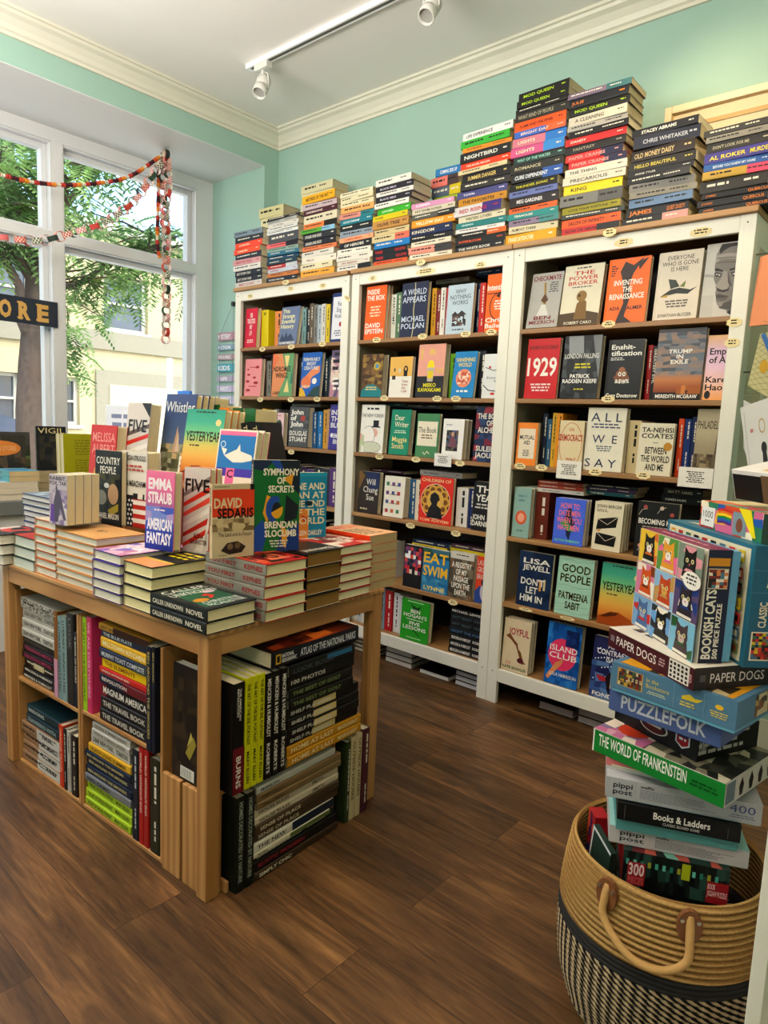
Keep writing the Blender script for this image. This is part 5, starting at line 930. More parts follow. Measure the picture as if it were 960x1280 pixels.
amer = [q(0,0,1,1,'eec094'),*[line([(.1+.08*i,.15+.05*i),(.12+.08*i,.75)],.02,'6a4a34') for i in range(0)],b(.08,.1,.8,.6,6,'5a4434',7,'l'),t('AMERICANA',.06,.70,.94,.94,'e8501e','s')]
z11 = lay(.002, .205, .592, .728, ZTB, 6, .0285, 'e8501e', 'orange paperback with tan page edges', 'americana stack', '-t', 'AMERICANA', amer, pg='bfa67a', hard=False, jit=.002, tc='1e1614')
ylw = [q(0,0,1,1,'2a2a28'),p([(0,.0),(1,0),(1,.28),(0,.28)],'e8a06a'),b(.1,.5,.9,.85,3,'e8d430'),q(0,.28,1,.33,'d8c040')]
z2 = lay(.224, .352, -.006, .205, ZTB, 4, .0305, '2a2a28', 'black hardcover with yellow endpapers', 'black and yellow stack', '+s', '', ylw, pg='ece0a8', jit=.003)
lav = [q(0,0,1,1,'d8a8c0'),mo(0,0,1,1,5,6,['e0b8cc','c88aa8','8a7ac8','e8d0d8'],73),t('EVIL|HOURS',.1,.3,.9,.8,'e8f0f4')]
z3 = lay(.357, .492, -.012, .205, ZTB, 5, .0265, '5a4aa0', 'lavender hardcover with violet boards', 'violet boarded stack', '+s', '', lav, pg='e2dccb', jit=.003)
her = [q(0,0,1,1,'e8c28a'),*[line([(0,.1*i),(1,.1*i+.04)],.004,'d8783a') for i in range(10)],e(.5,.5,.07,.03,'4a3a2a'),b(.4,.56,.6,.62,1,'4a3a2a')]
z4 = lay(.505, .735, .004, .158, ZTB, 7, .0222, 'e0a05a', 'cream hardcover with orange herringbone jacket', 'herringbone stack', '+t', '', her, pg='ded6c4', jit=.002)
z5 = lay(.742, .868, .006, .20, ZTB, 7, .0245, 'd87a3a', 'cream paged book with rust edged boards', 'rust edged stack', '+s', '', [q(0,0,1,1,'d8c8b0')], pg='e0d8c8', jit=.003)
z6 = lay(.875, 1.015, .004, .20, ZTB, 3, .034, '1f2422', 'white paged book with black spine and mint boards', 'mint boarded stack', '+s', '', [q(0,0,1,1,'b8443a'),q(0,.5,1,1,'2a3a34')], pg='d6dcd2', bc='9ab8aa')
z7 = lay(1.022, 1.165, -.03, .20, ZTB, 3, .034, '26262a', 'black and red jacketed hardcover at the far table end', 'far end stack', '+s', '', [mo(0,0,1,1,4,6,['26262a','3a3a40','c84a40','e0d0c8','26262a'],74)], pg='e8e2d0')
# second tier: stacks behind the front row carry the standing books
GS = 'books standing on the table stacks'
sed = [q(0,0,1,1,'d9c6a4'),q(0,.56,1,.93,'e8542a'),q(.90,.92,1,1,K1),b(.06,.95,.6,.97,1,'4a4238',1,'l'),t('DAVID',.04,.68,.70,.82,'e8d2a8','s',.03),t('SEDARIS',.12,.54,.98,.68,'1e1814','s',.03),mo(0,.36,1,.53,8,3,['c8b08a','a08a66','d8c49c','8a7654'],75),t('The Land and its People',.14,.29,.94,.35,'2e261e','s',.003),p([(.2,.1),(.35,.2),(.6,.22),(.8,.14),(.7,.06),(.4,.04)],'3a302a'),e(.42,.15,.07,.045,'8a7458'),e(.6,.16,.07,.045,'7a6448'),b(.08,.02,.4,.04,1,'6a5a48')]
stand((265,699), z8+.0004, 79, 317, 606, 'd9c6a4', 'tan and orange hardcover standing on the red stack at the front', GS, th=.018, art=sed, sc='d9c6a4', lean=1, spart=spine_txt('DAVID SEDARIS', '2a221a'))
sym = [q(0,0,1,1,'1f7a3c'),p([(0,1),(.45,1),(.2,.88),(0,.9)],'2e3a5a'),p([(.35,1),(.8,1),(.72,.9),(.55,.86)],'2f5aa8'),p([(.55,1),(1,1),(1,.62),(.8,.72)],'26303e'),p([(.62,.8),(.82,.72),(.86,.86)],'e8a82c'),p([(0,.25),(.2,.35),(.3,.2),(.2,0),(0,0)],'2f5aa8'),p([(.6,.2),(1,.3),(1,0),(.5,0)],'2a4a8a'),p([(.7,.62),(.98,.5),(.94,.36),(.66,.3)],'262a34'),p([(.28,.62),(.2,.42),(.3,.3),(.36,.6)],'e8a82c'),e(.46,.46,.20,.15,'2f5aa8'),e(.46,.46,.20,.15,'1f7a3c',-90,60),e(.5,.46,.13,.10,'e8b030',200,380),e(.5,.46,.10,.08,'23262e',20,200),p([(.6,.3),(.75,.2),(.7,.02),(.62,.1)],'e8a82c'),t('SYMPHONY|OF|SECRETS',.2,.64,.98,.92,'f4ecd8','c',.03),t('BRENDAN|SLOCUMB',.24,.15,.94,.34,'f4ecd8','s',.03),b(.3,.03,.8,.12,3,'d8e0d0')]
stand((316,690), z9-.0002 if 0 else z9+.0004, 68, 373, 575, '1f7a3c', 'green and blue patterned paperback standing tall on the brown edged stack', GS, th=.024, art=sym, sc='1c3a4a', lean=1, hard=False, spart=spine_txt('SYMPHONY OF SECRETS', 'f0e8d4'), pg='e8dfc6')
jane = [q(0,0,1,1,'2a96b8'),mo(0,0,.55,.45,3,4,['e8843a','d84a2e','f0a04a'],76),q(.0,.94,1,1,'3aa8c4'),t('JANE AND|DAN AT|THE END|OF THE|WORLD',.06,.2,.95,.86,'f2e6c2','s',.02),e(.55,.53,.1,.04,'1e3a4a'),t('COLLEEN OAKLEY',.1,.04,.9,.12,'f4ecd8','s')]
stand((374,671), z10+.0006 if 0 else max(z9,z10)+.002, 70, 407, 591, '2a96b8', 'sky blue paperback with cream title standing right of the tall green one', GS, th=.022, art=jane, lean=1, hard=False, w=.135) if 0 else stand((357,674), z10+.0004, 74, 407, 591, '2a96b8', 'sky blue paperback with cream title standing beside the tall green one', GS, th=.022, art=jane, lean=1, hard=False)
emma = [g_(0,0,1,1,['2a3a9a','3450b8','6a7ac8','c87aa8','ee86b0','f08ab0']),mo(0,.3,1,.55,4,3,['8a9ad8','b8a8d8','5a70c8'],77),t('EMMA|STRAUB',.08,.58,.92,.93,'f6eef0','s',.035),t('AMERICAN|FANTASY',.06,.06,.94,.42,'f4f0f6','s',.035),b(.2,.48,.8,.52,1,'f0e0ea')]
stand((181,685), z3+.0004, 14, 216, 588, 'ee86b0', 'pink to blue novel standing on the violet boarded stack', GS, th=.03, art=emma, sc='c87aa8', lean=2)
five = [q(0,0,1,1,'d8cfc8'),*[p([(0,.05+.12*i),(1,.25+.12*i),(1,.32+.12*i),(0,.1+.12*i)],c) for i,c in enumerate(['d8402e','c83a2a','e8e0d8','e05a4a','d8402e','9a8a84'])],p([(.4,0),(.75,0),(1,.5),(1,.3)],'e8e0d8'),t('FIVE',.05,.72,.98,.88,'241c1c','s'),t('ILONA|BANNISTER',.3,.1,.95,.24,'4a1c18')]
stand((228,689), z2+.0006, 14, 260, 584, 'd8402e', 'red and white streaked novel standing between the pink and tan ones', GS, th=.024, art=five, sc='3a2a2a', lean=2, n=2)
flag = [q(0,.42,1,1,'e2ddd4'),q(0,0,.48,.42,'2a2c3c'),*[q(.48,.06*i*1.0,1,.06*i+.06,'c03a34' if i % 2 == 0 else 'e8e2dc') for i in range(7)],*[e(.07+.115*(i % 4)+(.05 if (i//4) % 2 else 0),.04+.062*(i//4),.03,.017,'e8e6e0') for i in range(24)],mo(.5,.38,1,.45,8,1,['3a3a40','e2ddd4','2a2a30'],78),t('AMERICAN STRUGGLE',.04,.88,.96,.95,'1c1a1a','s'),b(.1,.72,.9,.82,2,'c05a50'),t('JON MEACHAM',.06,.54,.96,.62,'1c1a1a','s')]
stand((151,656), z4+.0004, 8, 183, 563, 'e2ddd4', 'flag covered history standing on the herringbone stack', GS, th=.05, art=flag, lean=1)
ctry = [q(0,0,1,1,'2a3034'),mo(.1,.2,.95,.7,6,6,['2a3034','3a4238','4a4a38','222a30','5a5a3a'],79),t('COUNTRY|PEOPLE',.05,.68,.95,.93,'f0ece0','c',.005),e(.7,.42,.2,.14,'c8a884'),e(.25,.36,.2,.10,'9a9a90'),e(.45,.53,.1,.035,'d8dcd8'),e(.1,.57,.07,.045,'d8b03a'),p([(.5,.2),(.9,.3),(.9,.2),(.6,.12)],'b8a83a'),t('DANIEL MASON',.08,.08,.92,.16,'f0ece0')]
stand((119,653), z4+.0004, 10, 151, 562, '2a3034', 'black forest animals novel standing on the herringbone stack', GS, th=.022, art=ctry, lean=1)
rab = [q(0,0,1,1,'cbc2cc'),mo(0,0,1,.7,6,8,['cbc2cc','b8acc0','d8d0d4','9a8ab0'],80),p([(.3,.05),(.25,.45),(.4,.7),(.55,.68),(.7,.5),(.95,.1),(.8,.1),(.6,.35),(.5,.05)],'6a6478'),p([(.05,.05),(.1,.4),(.25,.4),(.3,.05)],'7a5ab0'),p([(.35,.7),(.4,.8),(.48,.7)],'5a5468'),t('RABBIT,|FOX, TAR',.03,.78,.97,.97,'2e2836','s',.02)]
stand((62,654), z5+.0004, 12, 84, 592, 'cbc2cc', 'pale lilac fox paperback standing on the rust edged stack', GS, th=.027, n=4, art=rab, lean=1, hard=False, sc='6a4a80', bc='6a4a80')
# blue and white stack at the far left
lay(.958, 1.150, .095, .235, max(z6, z7)+.0004, 6, .0195, '2a4a80', 'white paged book with navy boards on the far end stack', 'navy boarded stack', '+t', '', [q(0,0,1,1,'8a9aa8'),mo(.1,.1,.9,.9,4,4,['8a9aa8','b8c4cc','6a7a8a'],81)], pg='d4d6d6', jit=.006)
# risers behind the front rows
def riser(lab, tops, z):
    ss = [v for a in tops for v in a[:2]]; tt = [v for a in tops for v in a[2:]]
    o = rooted('display_riser', (min(ss)+max(ss))/2, (min(tt)+max(tt))/2, lab, 'riser', 'plain risers under the back rows')
    for s0, s1, t0, t1 in tops:
        tpart(o, 'top_board', [((s0, t0, z-.012), (s1, t1, z))], PINE['x']); tpart(o, 'side_board', [((s0, t0, ZTB), (s0+.012, t1, z-.012)), ((s1-.012, t0, ZTB), (s1, t1, z-.012))], PINE['z'])
ZR, ZR2 = .985, .90
riser('plain pine riser hidden behind the front rows of table books', [(.225, .838, .285, .62)], ZR)
riser('low plain pine riser at the far end of the table', [(.868, .953, .240, .284), (.954, 1.16, .240, .50)], ZR2)
GB = 'books in the back row of the table'
def rowb(s, t0, z, yaw, wv, ztop, c, lb, th=.03, n=1, art=(), lean=6, **k):
    x, y = tw(s, t0); h = ztop-z
    for i in range(n):
        l2 = lb if i == 0 else ORD[i]+' copy behind the '+lb.split(' standing')[0]
        M = T((x, y, z)) @ Rz(yaw) @ T((0, i*(th/math.cos(math.radians(lean))+.0008), th*math.sin(math.radians(lean)))) @ Rx_(-lean)
        fl = k.get('flip'); kk = {a: b_ for a, b_ in k.items() if a != 'flip'}
        if fl: M = M @ T((wv, th, 0)) @ Rz(180)
        book(M, wv, h, th-.0006, c, l2, GB, art=art if i == 0 and not fl else (), bart=art if fl and i == 0 else (), **kk)
whis = [g_(0,0,1,1,['5a5244','8a8470','6a7a94','5a6e92','4e5f88','55608a']),mo(.02,.05,.98,.4,7,6,['6a6a4a','8a8a6a','a8a890','5a5a44','c8b088'],82),p([(.4,.3),(.5,.62),(.6,.3)],'c8a890'),p([(.48,.3),(.55,.55),(.62,.32)],'d8c0a8'),t('Whistler',.03,.78,.98,.92,'e6e6e0','s',.0),q(.68,.06,.94,.26,'e8e4d4'),b(.72,.1,.9,.22,2,'4a4a4a')]
rowb(.765, .37, ZR+.0006, 8, .148, 1.266, '55608a', 'tall blue landscape novel standing in the back row', th=.026, n=3, art=whis, lean=9, sc='8a6a7a', pg='d8c894')
rowb(.590, .332, ZR+.0006, 10, .166, 1.217, 'd9953e', 'teal to orange horizon novel standing in the back row', th=.028, n=3, art=yest, lean=10, pg='e0d2a0')
whale = [q(0,0,1,1,'ece2d0'),q(.03,.90,.97,.97,'e880a8'),q(.03,.2,.97,.90,'3a86c0'),q(.03,.2,.97,.34,'5a4ab0'),p([(.2,.55),(.5,.66),(.9,.58),(.96,.5),(.7,.45),(.45,.44),(.3,.5)],'ece6d8'),p([(.2,.55),(.1,.68),(.26,.66)],'ece6d8'),p([(.5,.64),(.58,.76),(.62,.62)],'ece6d8'),ring(.14,.74,.07,.06,.02,'c8dce8'),q(.30,.03,.52,.34,'e87aa8'),t('C',.33,.18,.49,.32,'2a1c2a')]
rowb(.378, .302, ZR+.0006, 12, .145, 1.159, 'ece2d0', 'blue whale novel with pink band standing in the back row', th=.028, n=2, art=whale, lean=10, pg='e0d2a6', bc='e8507a')
f2 = [q(0,0,1,1,'d8cfc8'),*[p([(0,.0+.13*i),(1,.14+.13*i),(1,.2+.13*i),(0,.06+.13*i)],c) for i,c in enumerate(['d8402e','c8332a','e8e0d8','d8402e','7a6a64'])],p([(.6,1),(1,1),(1,.8)],'2e2a2a'),q(.2,.12,.8,.3,'c8322a'),t('FIVE',.1,.6,.9,.78,'2a2222','s')]
rowb(.852, .292, ZR+.0006, 8, .118, 1.228, 'd8cfc8', 'smaller red streaked novel standing in the back row', th=.042, n=1, art=f2, lean=7, sc='d8402e', pg='d8cba2')
mel = [q(0,0,1,1,'cf3a3c'),t('MELISSA|ALBERT',.08,.6,.95,.92,'e8a098','s',.005),ring(.5,.25,.34,.26,.13,'c89a5a'),ring(.5,.12,.34,.16,.13,'5a6a6a'),b(.1,.54,.7,.58,1,'e8a098')]
rowb(.985, .2405, ZR2+.0006, 6, .148, 1.150, 'cf3a3c', 'scarlet novel with a ring on its cover standing beside the olive book', th=.040, n=1, art=mel, lean=5, pg='e0cfa4')
olv = [q(0,0,1,1,'a8a818'),b(.3,.62,.9,.9,6,'8a8a10',3,'l'),b(.3,.3,.9,.56,6,'8a8a10',4,'l'),p([(.05,.0),(.3,.0),(.2,.14),(.12,.08)],'4a5a3a')]
rowb(1.140, .2425, ZR2+.0006, 90, .135, 1.112, 'a8a818', 'olive book standing with its back to the room', th=.030, n=2, art=olv, lean=2, flip=True, pg='d0c8a6')
# spines and page blocks at the very back
for i, (s, c, zt, lb) in enumerate([(.79, 'd8c9a0', 1.268, 'tan paged novel behind the tall blue landscape one'), (.735, '2a2c30', 1.262, 'dark novel standing last behind the landscape novel'), (.665, '3a7a3a', 1.236, 'green and yellow jacket poking up behind the horizon novel')]):
    rowb(s, .505+.001*i, ZR+.0006, 4, .05, zt, c, lb, th=.10, lean=1, pg='d8c898')
for i, (s, c, zt, lb) in enumerate([(.625, 'e8984a', 1.226, 'orange backed novel behind the whale novel'), (.555, '2f6a3a', 1.226, 'green backed novel behind the whale novel'), (.495, '3a7a4a', 1.226, 'cream paged novel with green boards at the back right')]):
    rowb(s-.01, .505, ZR+.0006, 4, .052, zt, c, lb, th=.10, lean=1, pg='d6c69a')
for i in range(2):
    x, y = tw(.362-.045*i, .432)
    book(T((x, y, ZR+.001)) @ Rz(20) @ Ry_(-12) @ T((.035, 0, .012)) @ Rz(90), .13, .185, .033, '1e2024', ['left','right'][i]+' one of two black spines leaning by the whale novel', GB, spart=spine_txt('THE ANTIDOTE', 'd8c898'), pg='d8cba2')
x, y = tw(1.07, .335)
o = empty('sign_holder', T((x, y, ZR2+.001)) @ Rz(8), 'clear sign holder with a printed notice behind the scarlet novel', 'sign')
CLEARP = mat('clear_acrylic_paper', 'dfe4ee', .3, .02, 5)
g = G(); g.box((0, 0, 0), (.155, .06, .004)); g.box((0, .028, .004), (.155, .0295, .322)); g.obj('acrylic_stand', CLEARP, o, bevel=.0008)
g = G(); draw(g, [q(.02,.03,.98,.98,'dfe3ee'), b(.12,.62,.9,.9,3,'7a86a8',3), b(.4,.3,.9,.44,1,'8a94b0',4)], lambda u, v, z: (u, .0278-z, v+.004), .155, .318); g.obj('notice', PAPER, o)
x, y = tw(.86, .50)
o = empty('sign_holder', T((x, y, ZR+.001)) @ Rz(8), 'blue topped sign holder behind the tall blue landscape novel', 'sign')
g = G(); g.box((0, 0, 0), (.07, .05, .004)); g.box((0, .02, .004), (.07, .023, .282)); g.obj('acrylic_stand', CLEARP, o)
g = G(); g.box((.002, .016, .282), (.068, .027, .298)); g.obj('blue_clip', mat('blue_plastic', '2f78d8', .3), o, bevel=.002)
# ================================================================== WINDOW: display, shop sign, garlands
GW = 'books on the window bench'
def wlay(x0, x1, y0, y1, z, n, th, c, what, sc=None, art=(), pg='d9c79c', hard=False, yaw=0, tx=''):
    for i in range(n):
        w_, h = x1-x0, y1-y0
        book(flat((x0+x1)/2+rnd.uniform(-.003, .003), (y0+y1)/2+rnd.uniform(-.003, .003), z+i*th, 90+yaw, w_, h, th-.0005), w_, h, th-.0005, c, what+', '+('topmost' if i == n-1 else ORD[i]+' from bottom'), GW, sc=sc, art=art if i == n-1 else (), hard=hard, pg=pg, spart=spine_txt(tx, contrast(sc or c)) if tx else [])
    return z+n*th
zb = wlay(-.34, -.145, -1.345, -1.085, .7504, 3, .030, 'e0d6c4', 'tan paged paperback on the grey window bench', art=[q(0,0,1,1,'cfdce4'),mo(.1,.1,.9,.9,4,4,['a8c8dc','e0e4e0','8ab0cc'],91)])
for i_ in range(2): book(flat(-.243, -1.146, zb+.0004+.026*i_, 0, .142, .196, .0255), .142, .196, .0255, '6ab4c8', ['lower','upper'][i_]+' turquoise paperback lying on the tan paged stack by the window', GW, sc='6ab4b8', hard=False, pg='dcc08c', spart=spine_txt('SALT DAY', '1e3a44'), art=[q(0,0,1,1,'7ac0d8'),p([(.1,.2),(.5,.5),(.9,.3),(.9,.6),(.5,.8),(.1,.6)],'4a90b8'),b(.2,.8,.8,.9,1,'e0f0f4')])
zc = wlay(-.56, -.36, -.99, -.80, .7504, 4, .030, 'b8a888', 'tan book under the dark upright book on the window bench')
gard = [q(0,0,1,1,'4a4a3a'),mo(0,.0,1,.72,10,9,['5a5a3a','3a4430','7a6a4a','8a7a6a','46503a','6a7a4a','9a6a5a','2e3428'],92),q(0,.78,1,1,'565450'),mo(.3,.3,.9,.95,5,4,['4a4640','5e564c','3c3c38','6a5a4a'],93),e(.36,.74,.44,.12,'e0924a'),t('GARDEN STORE',.02,.70,.70,.78,'e8b884')]
P = onx(39, 598, -.40)
book(T((-.42, -1.24, .7506)) @ Rz(82) @ Rx_(-4), .225, .325, .02, '4a4a3a', 'garden shop picture book with orange oval on the window bench', GW, art=gard, hard=True)
book(T((-.45, -1.035, .7506)) @ Rz(84) @ Rx_(-5), .04, .30, .02, 'dcdcd6', 'spiral bound white book standing beside the garden book', GW, art=[b(.1,.05,.9,.95,30,'6a6a70')])
book(T((-.42, -.975, zc+.0006)) @ Rz(80) @ Rx_(-4), .150, .238, .03, '2a2c30', 'dark VIGIL hardcover standing behind the olive book by the window', GW, art=[t('VIGIL',.06,.84,.96,.97,'e0cfa0','s',.0),mo(.1,.1,.9,.78,4,5,['2a2c30','3a3a40','4a4438'],94)])
# shop sign board hanging in the window, read from inside
a = onx(0, 367, -.655); b_ = onx(72.3, 378.3, -.655); c_ = onx(73.4, 410, -.655)
NAVY = printed('sign_board_paint', .45)
sw = 1.05; x = -.6565
o = empty('shop_sign', T((x, b_[1], (b_[2]+c_[2])/2)), 'navy sign board with gold BOOKSTORE lettering fixed across the window frame', 'sign')
hh = (b_[2]-c_[2])
g = G(); g.box((-.010, -sw, -hh/2), (.0, 0, hh/2), '232c3a'); g.obj('board', NAVY, o, bevel=.001)
g = G(); W_ = sw
word = 'BOOKSTORE'; cell = .098
for i, ch in enumerate(word[::-1]):
    y1 = -.052-i*cell; V, Fc, x0, ww = glyphs(ch, .05); hs = .088/CAP; wv = .062
    ws = wv/ww; g.mesh([(.0012+.0002*0, y1-wv+(px_-x0)*ws, -.044+py_*hs) for px_, py_ in V], Fc, 'd8a85a')
    # slab feet of the letters
    for yy in ((y1-wv, y1-wv+.024),) if ch in 'BERTSK' else ():
        g.box((.0004, yy[0]-.006, -.046), (.0014, yy[1], -.036), 'd8a85a'); 
        if ch not in 'TS': g.box((.0004, yy[0]-.006, .036), (.0014, yy[1], .046), 'd8a85a')
g.obj('lettering', NAVY, o)
# garlands from a hook in the soffit
HK = Vector((-.4187, -.2218, ZS))
YARN = printed('yarn', .95, .15, 300, (1,1,1), .4); CARD = printed('patterned_paper', .75)
g = G(); g.tube([HK, HK+Vector((0, 0, -.02)), HK+Vector((.008, 0, -.03)), HK+Vector((.012, 0, -.022))], .0018, 6, 'c8c8c4'); tag(g.obj('ceiling_hook', PAPER), 'small metal hook in the window soffit holding the garlands', 'hook')
def bez(pts, n):
    out = []
    P = [Vector(x) for x in pts]; P = [P[0]*2-P[1]]+P+[P[-1]*2-P[-2]]
    for i in range(1, len(P)-2):
        for k in range(n):
            u = k/n; a, b2, c2, d2 = P[i-1:i+3]
            out.append(.5*((2*b2)+(c2-a)*u+(2*a-5*b2+4*c2-d2)*u*u+(3*b2-a-3*c2+d2)*u**3))
    out.append(P[-2]); return out
def arclen(pts, step):
    out = [pts[0].copy()]; d = 0
    for a, b2 in zip(pts, pts[1:]):
        L = (b2-a).length
        while d+L >= step:
            u = (step-d)/L; a = a.lerp(b2, u); out.append(a.copy()); L = (b2-a).length; d = 0
        d += L
    return out
HX = HK.x
def pxp(lst, X=HX): return [tuple(onx(x_, y_, X)) for x_, y_ in lst]
PAT = ['c23a30']*2+['4a1a24']*3+['d8582e']*2+['e8902e']*2+['e6dcc4']*2
def beadgarland(path, lab, off=0):
    o = empty('yarn_garland', T((0, 0, 0)), lab, 'garland')
    pts = arclen(bez(path, 24), .0125)
    g = G(); g.tube(pts, .0022, 6, 'd8cdb4'); g.obj('string', YARN, o)
    g = G()
    for i, p_ in enumerate(pts[:-1]):
        d = (pts[i+1]-p_).normalized(); c = PAT[(i+off) % len(PAT)]; M = T(p_) @ d.to_track_quat('Z', 'Y').to_matrix().to_4x4()
        gg = G(); r = .0115 if c != 'e6dcc4' else .009
        gg.lathe([(.001, -.007), (r*.7, -.006), (r, -.002), (r*1.03, .002), (r*.72, .006), (.001, .007)], 9, c, fn=lambda a_, z_, r_: r_*(1+.12*math.sin(a_*5+i)))
        g.add(gg, M)
    g.obj('pompoms', YARN, o)
beadgarland(pxp([(-70, 188), (0, 218), (70, 231), (130, 228), (165, 219), (204, 193)]), 'red and orange yarn garland swagged across the window')
vx = HX-.012
beadgarland([tuple(onx(x_, y_, vx)) for x_, y_ in ((203, 193), (199, 206), (198, 240), (197, 280), (197, 308), (201, 326))], 'red and orange yarn strand hanging straight down from the soffit hook', 4)
CP = [('b8402e', 'f0d8c8'), ('2e4a38', 'd8d4c0'), ('d86a6a', 'f4e6e2'), ('2a3a30', 'e8dcc8'), ('c8443a', 'e8b8a8')]
def chain(path, lab, n_skip=0, r=.026, wd=.026, seed=0):
    o = empty('paper_chain', T((0, 0, 0)), lab, 'garland', 'paper chains at the window')
    pts = arclen(bez(path, 24), r*1.62)
    for i in range(len(pts)-1):
        a, b2 = pts[i], pts[i+1]; d = (b2-a).normalized(); mid = (a+b2)/2
        side = d.cross(Vector((1, 0, 0))).normalized()
        nrm = Vector((1, 0, 0))
        ax = (nrm if i % 2 else side)                                    # alternate links turn a quarter
        o2 = d.cross(ax).normalized(); c1, c2 = CP[(i+seed) % len(CP)]
        g = G(); n = 20
        for k in range(n):
            q0, q1 = 2*math.pi*k/n, 2*math.pi*(k+1)/n
            P_ = []
            for rr in (r, r-.0008):
                for an in (q0, q1):
                    for s in (-1, 1): P_.append(mid+d*(math.cos(an)*rr*1.05)+o2*(math.sin(an)*rr)+ax*(s*wd/2))
            st = 3
            for j in range(st):                                          # stripes across the band
                f0, f1 = j/st, (j+1)/st; cc = c1 if (k+j) % 2 == 0 or i % 3 == 0 else c2
                L_ = lambda A, B, f: A.lerp(B, f)
                g.face([L_(P_[0], P_[1], f0), L_(P_[2], P_[3], f0), L_(P_[2], P_[3], f1), L_(P_[0], P_[1], f1)], cc)
            g.face([P_[4], P_[5], P_[7], P_[6]], c2); g.face([P_[0], P_[4], P_[6], P_[2]], c1); g.face([P_[1], P_[3], P_[7], P_[5]], c1)
        g.obj('paper_link', CARD, o)
chain(pxp([(-75, 288), (0, 297), (50, 301), (100, 288), (135, 276), (172, 246), (203, 200)], HX+.02), 'red and green paper chain swagged across the window', seed=1)
chain([tuple(onx(x_, y_, HX+.004)) for x_, y_ in ((207, 190), (204, 215), (204, 250), (207, 290), (208, 340), (208, 390), (207, 436))], 'long paper chain hanging from the soffit hook below the transom', seed=0)
chain([tuple(onx(x_, y_, HX+.03)) for x_, y_ in ((207, 188), (210, 215), (210, 240), (207, 262), (209, 300), (209, 322))], 'shorter green paper chain hanging beside the long one', seed=3, r=.022)
# pastel plank sign hanging beside the left bookcase
yh = YJ-.012
hk = ony(292, 380, yh)
o = empty('hanging_genre_sign', T((hk[0], yh, hk[2])), 'string of pastel genre planks hanging on the mint jamb beside the left bookcase', 'sign')
rows = [(416, 426, 'b88a96', 'MYSTERY'), (431, 438, '7a98ac', 'FICTION'), (443, 450, 'b09298', 'STAY A WHILE'), (455, 465, '3a9cb0', 'KIDS'), (470, 477, 'b0a4b8', 'LIFE'), (482, 490, 'c8bcd4', 'ART'), (495, 505, 'c8c0d8', 'POETRY'), (511, 516, '4a7ac0', 'TRAVEL')]
g0 = G(); xl = ony(273, 440, yh)[0]; ww = .20
for y0, y1, c, tx in rows:
    z0, z1 = ony(280, y1, yh)[2]-hk[2], ony(280, y0, yh)[2]-hk[2]
    g = G(); g.box((xl-hk[0], -.008, z0), (xl-hk[0]+ww, 0, z1), c)
    draw(g, [t(tx, .06, .2, .9, .8, 'ecebe8', 'c', .03)], lambda u, v, z, z0=z0: (xl-hk[0]+u, -.008-z, z0+v), ww*.8, z1-z0); g.obj('plank', SIGNP, o)
zt = ony(280, 416, yh)[2]-hk[2]
for xx in (.03, .17): g0.tube([(0, -.004, 0), (xl-hk[0]+xx, -.004, zt)], .0012, 6, '8a8a84'); g0.tube([(xl-hk[0]+xx, -.0095, zt), (xl-hk[0]+xx, -.0095, ony(280, 516, yh)[2]-hk[2])], .0012, 6, '8a8a84')
g0.obj('string', SIGNP, o)
g0 = G(); g0.box((-.012, -.014, -.014), (.012, .011, .014), '2c3034'); g0.obj('wall_hook', SIGNP, o, bevel=.003)
# ================================================================== PUZZLE BASKET AND THE RIGHT-HAND SIDE
BX, BY, BR, BZ = 2.985, -1.112, .190, .358
def ropemat(name, c1, c2, mode):
    mt, n, l, bs = _mat(name); tc = n.new('ShaderNodeTexCoord'); sx = n.new('ShaderNodeSeparateXYZ'); l.new(tc.outputs['Object'], sx.inputs[0])
    at = n.new('ShaderNodeMath'); at.operation = 'ARCTAN2'; l.new(sx.outputs[1], at.inputs[0]); l.new(sx.outputs[0], at.inputs[1])
    mu = n.new('ShaderNodeMath'); mu.operation = 'MULTIPLY'; mu.inputs[1].default_value = 150 if mode == 'ropex' else (3 if mode == 'rope' else 60); l.new(at.outputs[0], mu.inputs[0])
    mz = n.new('ShaderNodeMath'); mz.operation = 'MULTIPLY_ADD'; mz.inputs[1].default_value = 2*math.pi/.0118 if mode == 'rope' else 2*math.pi/.0118; l.new(sx.outputs[2], mz.inputs[0]); l.new(mu.outputs[0], mz.inputs[2])
    si = n.new('ShaderNodeMath'); si.operation = 'SINE'; l.new(mz.outputs[0], si.inputs[0])
    mp = n.new('ShaderNodeMapRange'); l.new(si.outputs[0], mp.inputs[0]); mp.inputs[1].default_value = -1.0 if mode == 'rope' else -.15; mp.inputs[2].default_value = .6 if mode == 'rope' else .15
    tw_ = n.new('ShaderNodeTexNoise'); tw_.inputs['Scale'].default_value = 190; tw_.inputs['Detail'].default_value = 2; l.new(tc.outputs['Object'], tw_.inputs[0])
    l.new(_mixcol(n, l, 1.0, _mixcol(n, l, mp.outputs[0], C(c1), C(c2)), _mixcol(n, l, tw_.outputs[0], (.55, .53, .5, 1), (1.3, 1.28, 1.25, 1)), 'MULTIPLY'), bs.inputs['Base Color']); bs.inputs['Roughness'].default_value = .9; bs.inputs['Specular IOR Level'].default_value = .1
    _bump(n, l, si.outputs[0], bs, .5, .003); return mt
ROPE = ropemat('natural_rope', '8a6638', 'b8935a', 'rope'); MEL = ropemat('black_and_natural_rope', '1c1a1a', 'b8a382', 'mel'); BLKR = mat('black_rope', '1d1b1b', .9, .2, 90, .4)  # natural rope tones darkened: shade on the basket put into colour
LEATH = mat('brown_leather', '7a4a26', .5, .15, 40, .2); RIVET = mat('rivet_metal', 'b8b4a8', .3, .05, 9, metal=1)
o = empty('rope_basket', T((BX, BY, 0)), 'natural and black coiled rope basket on the floor full of puzzles', 'basket')
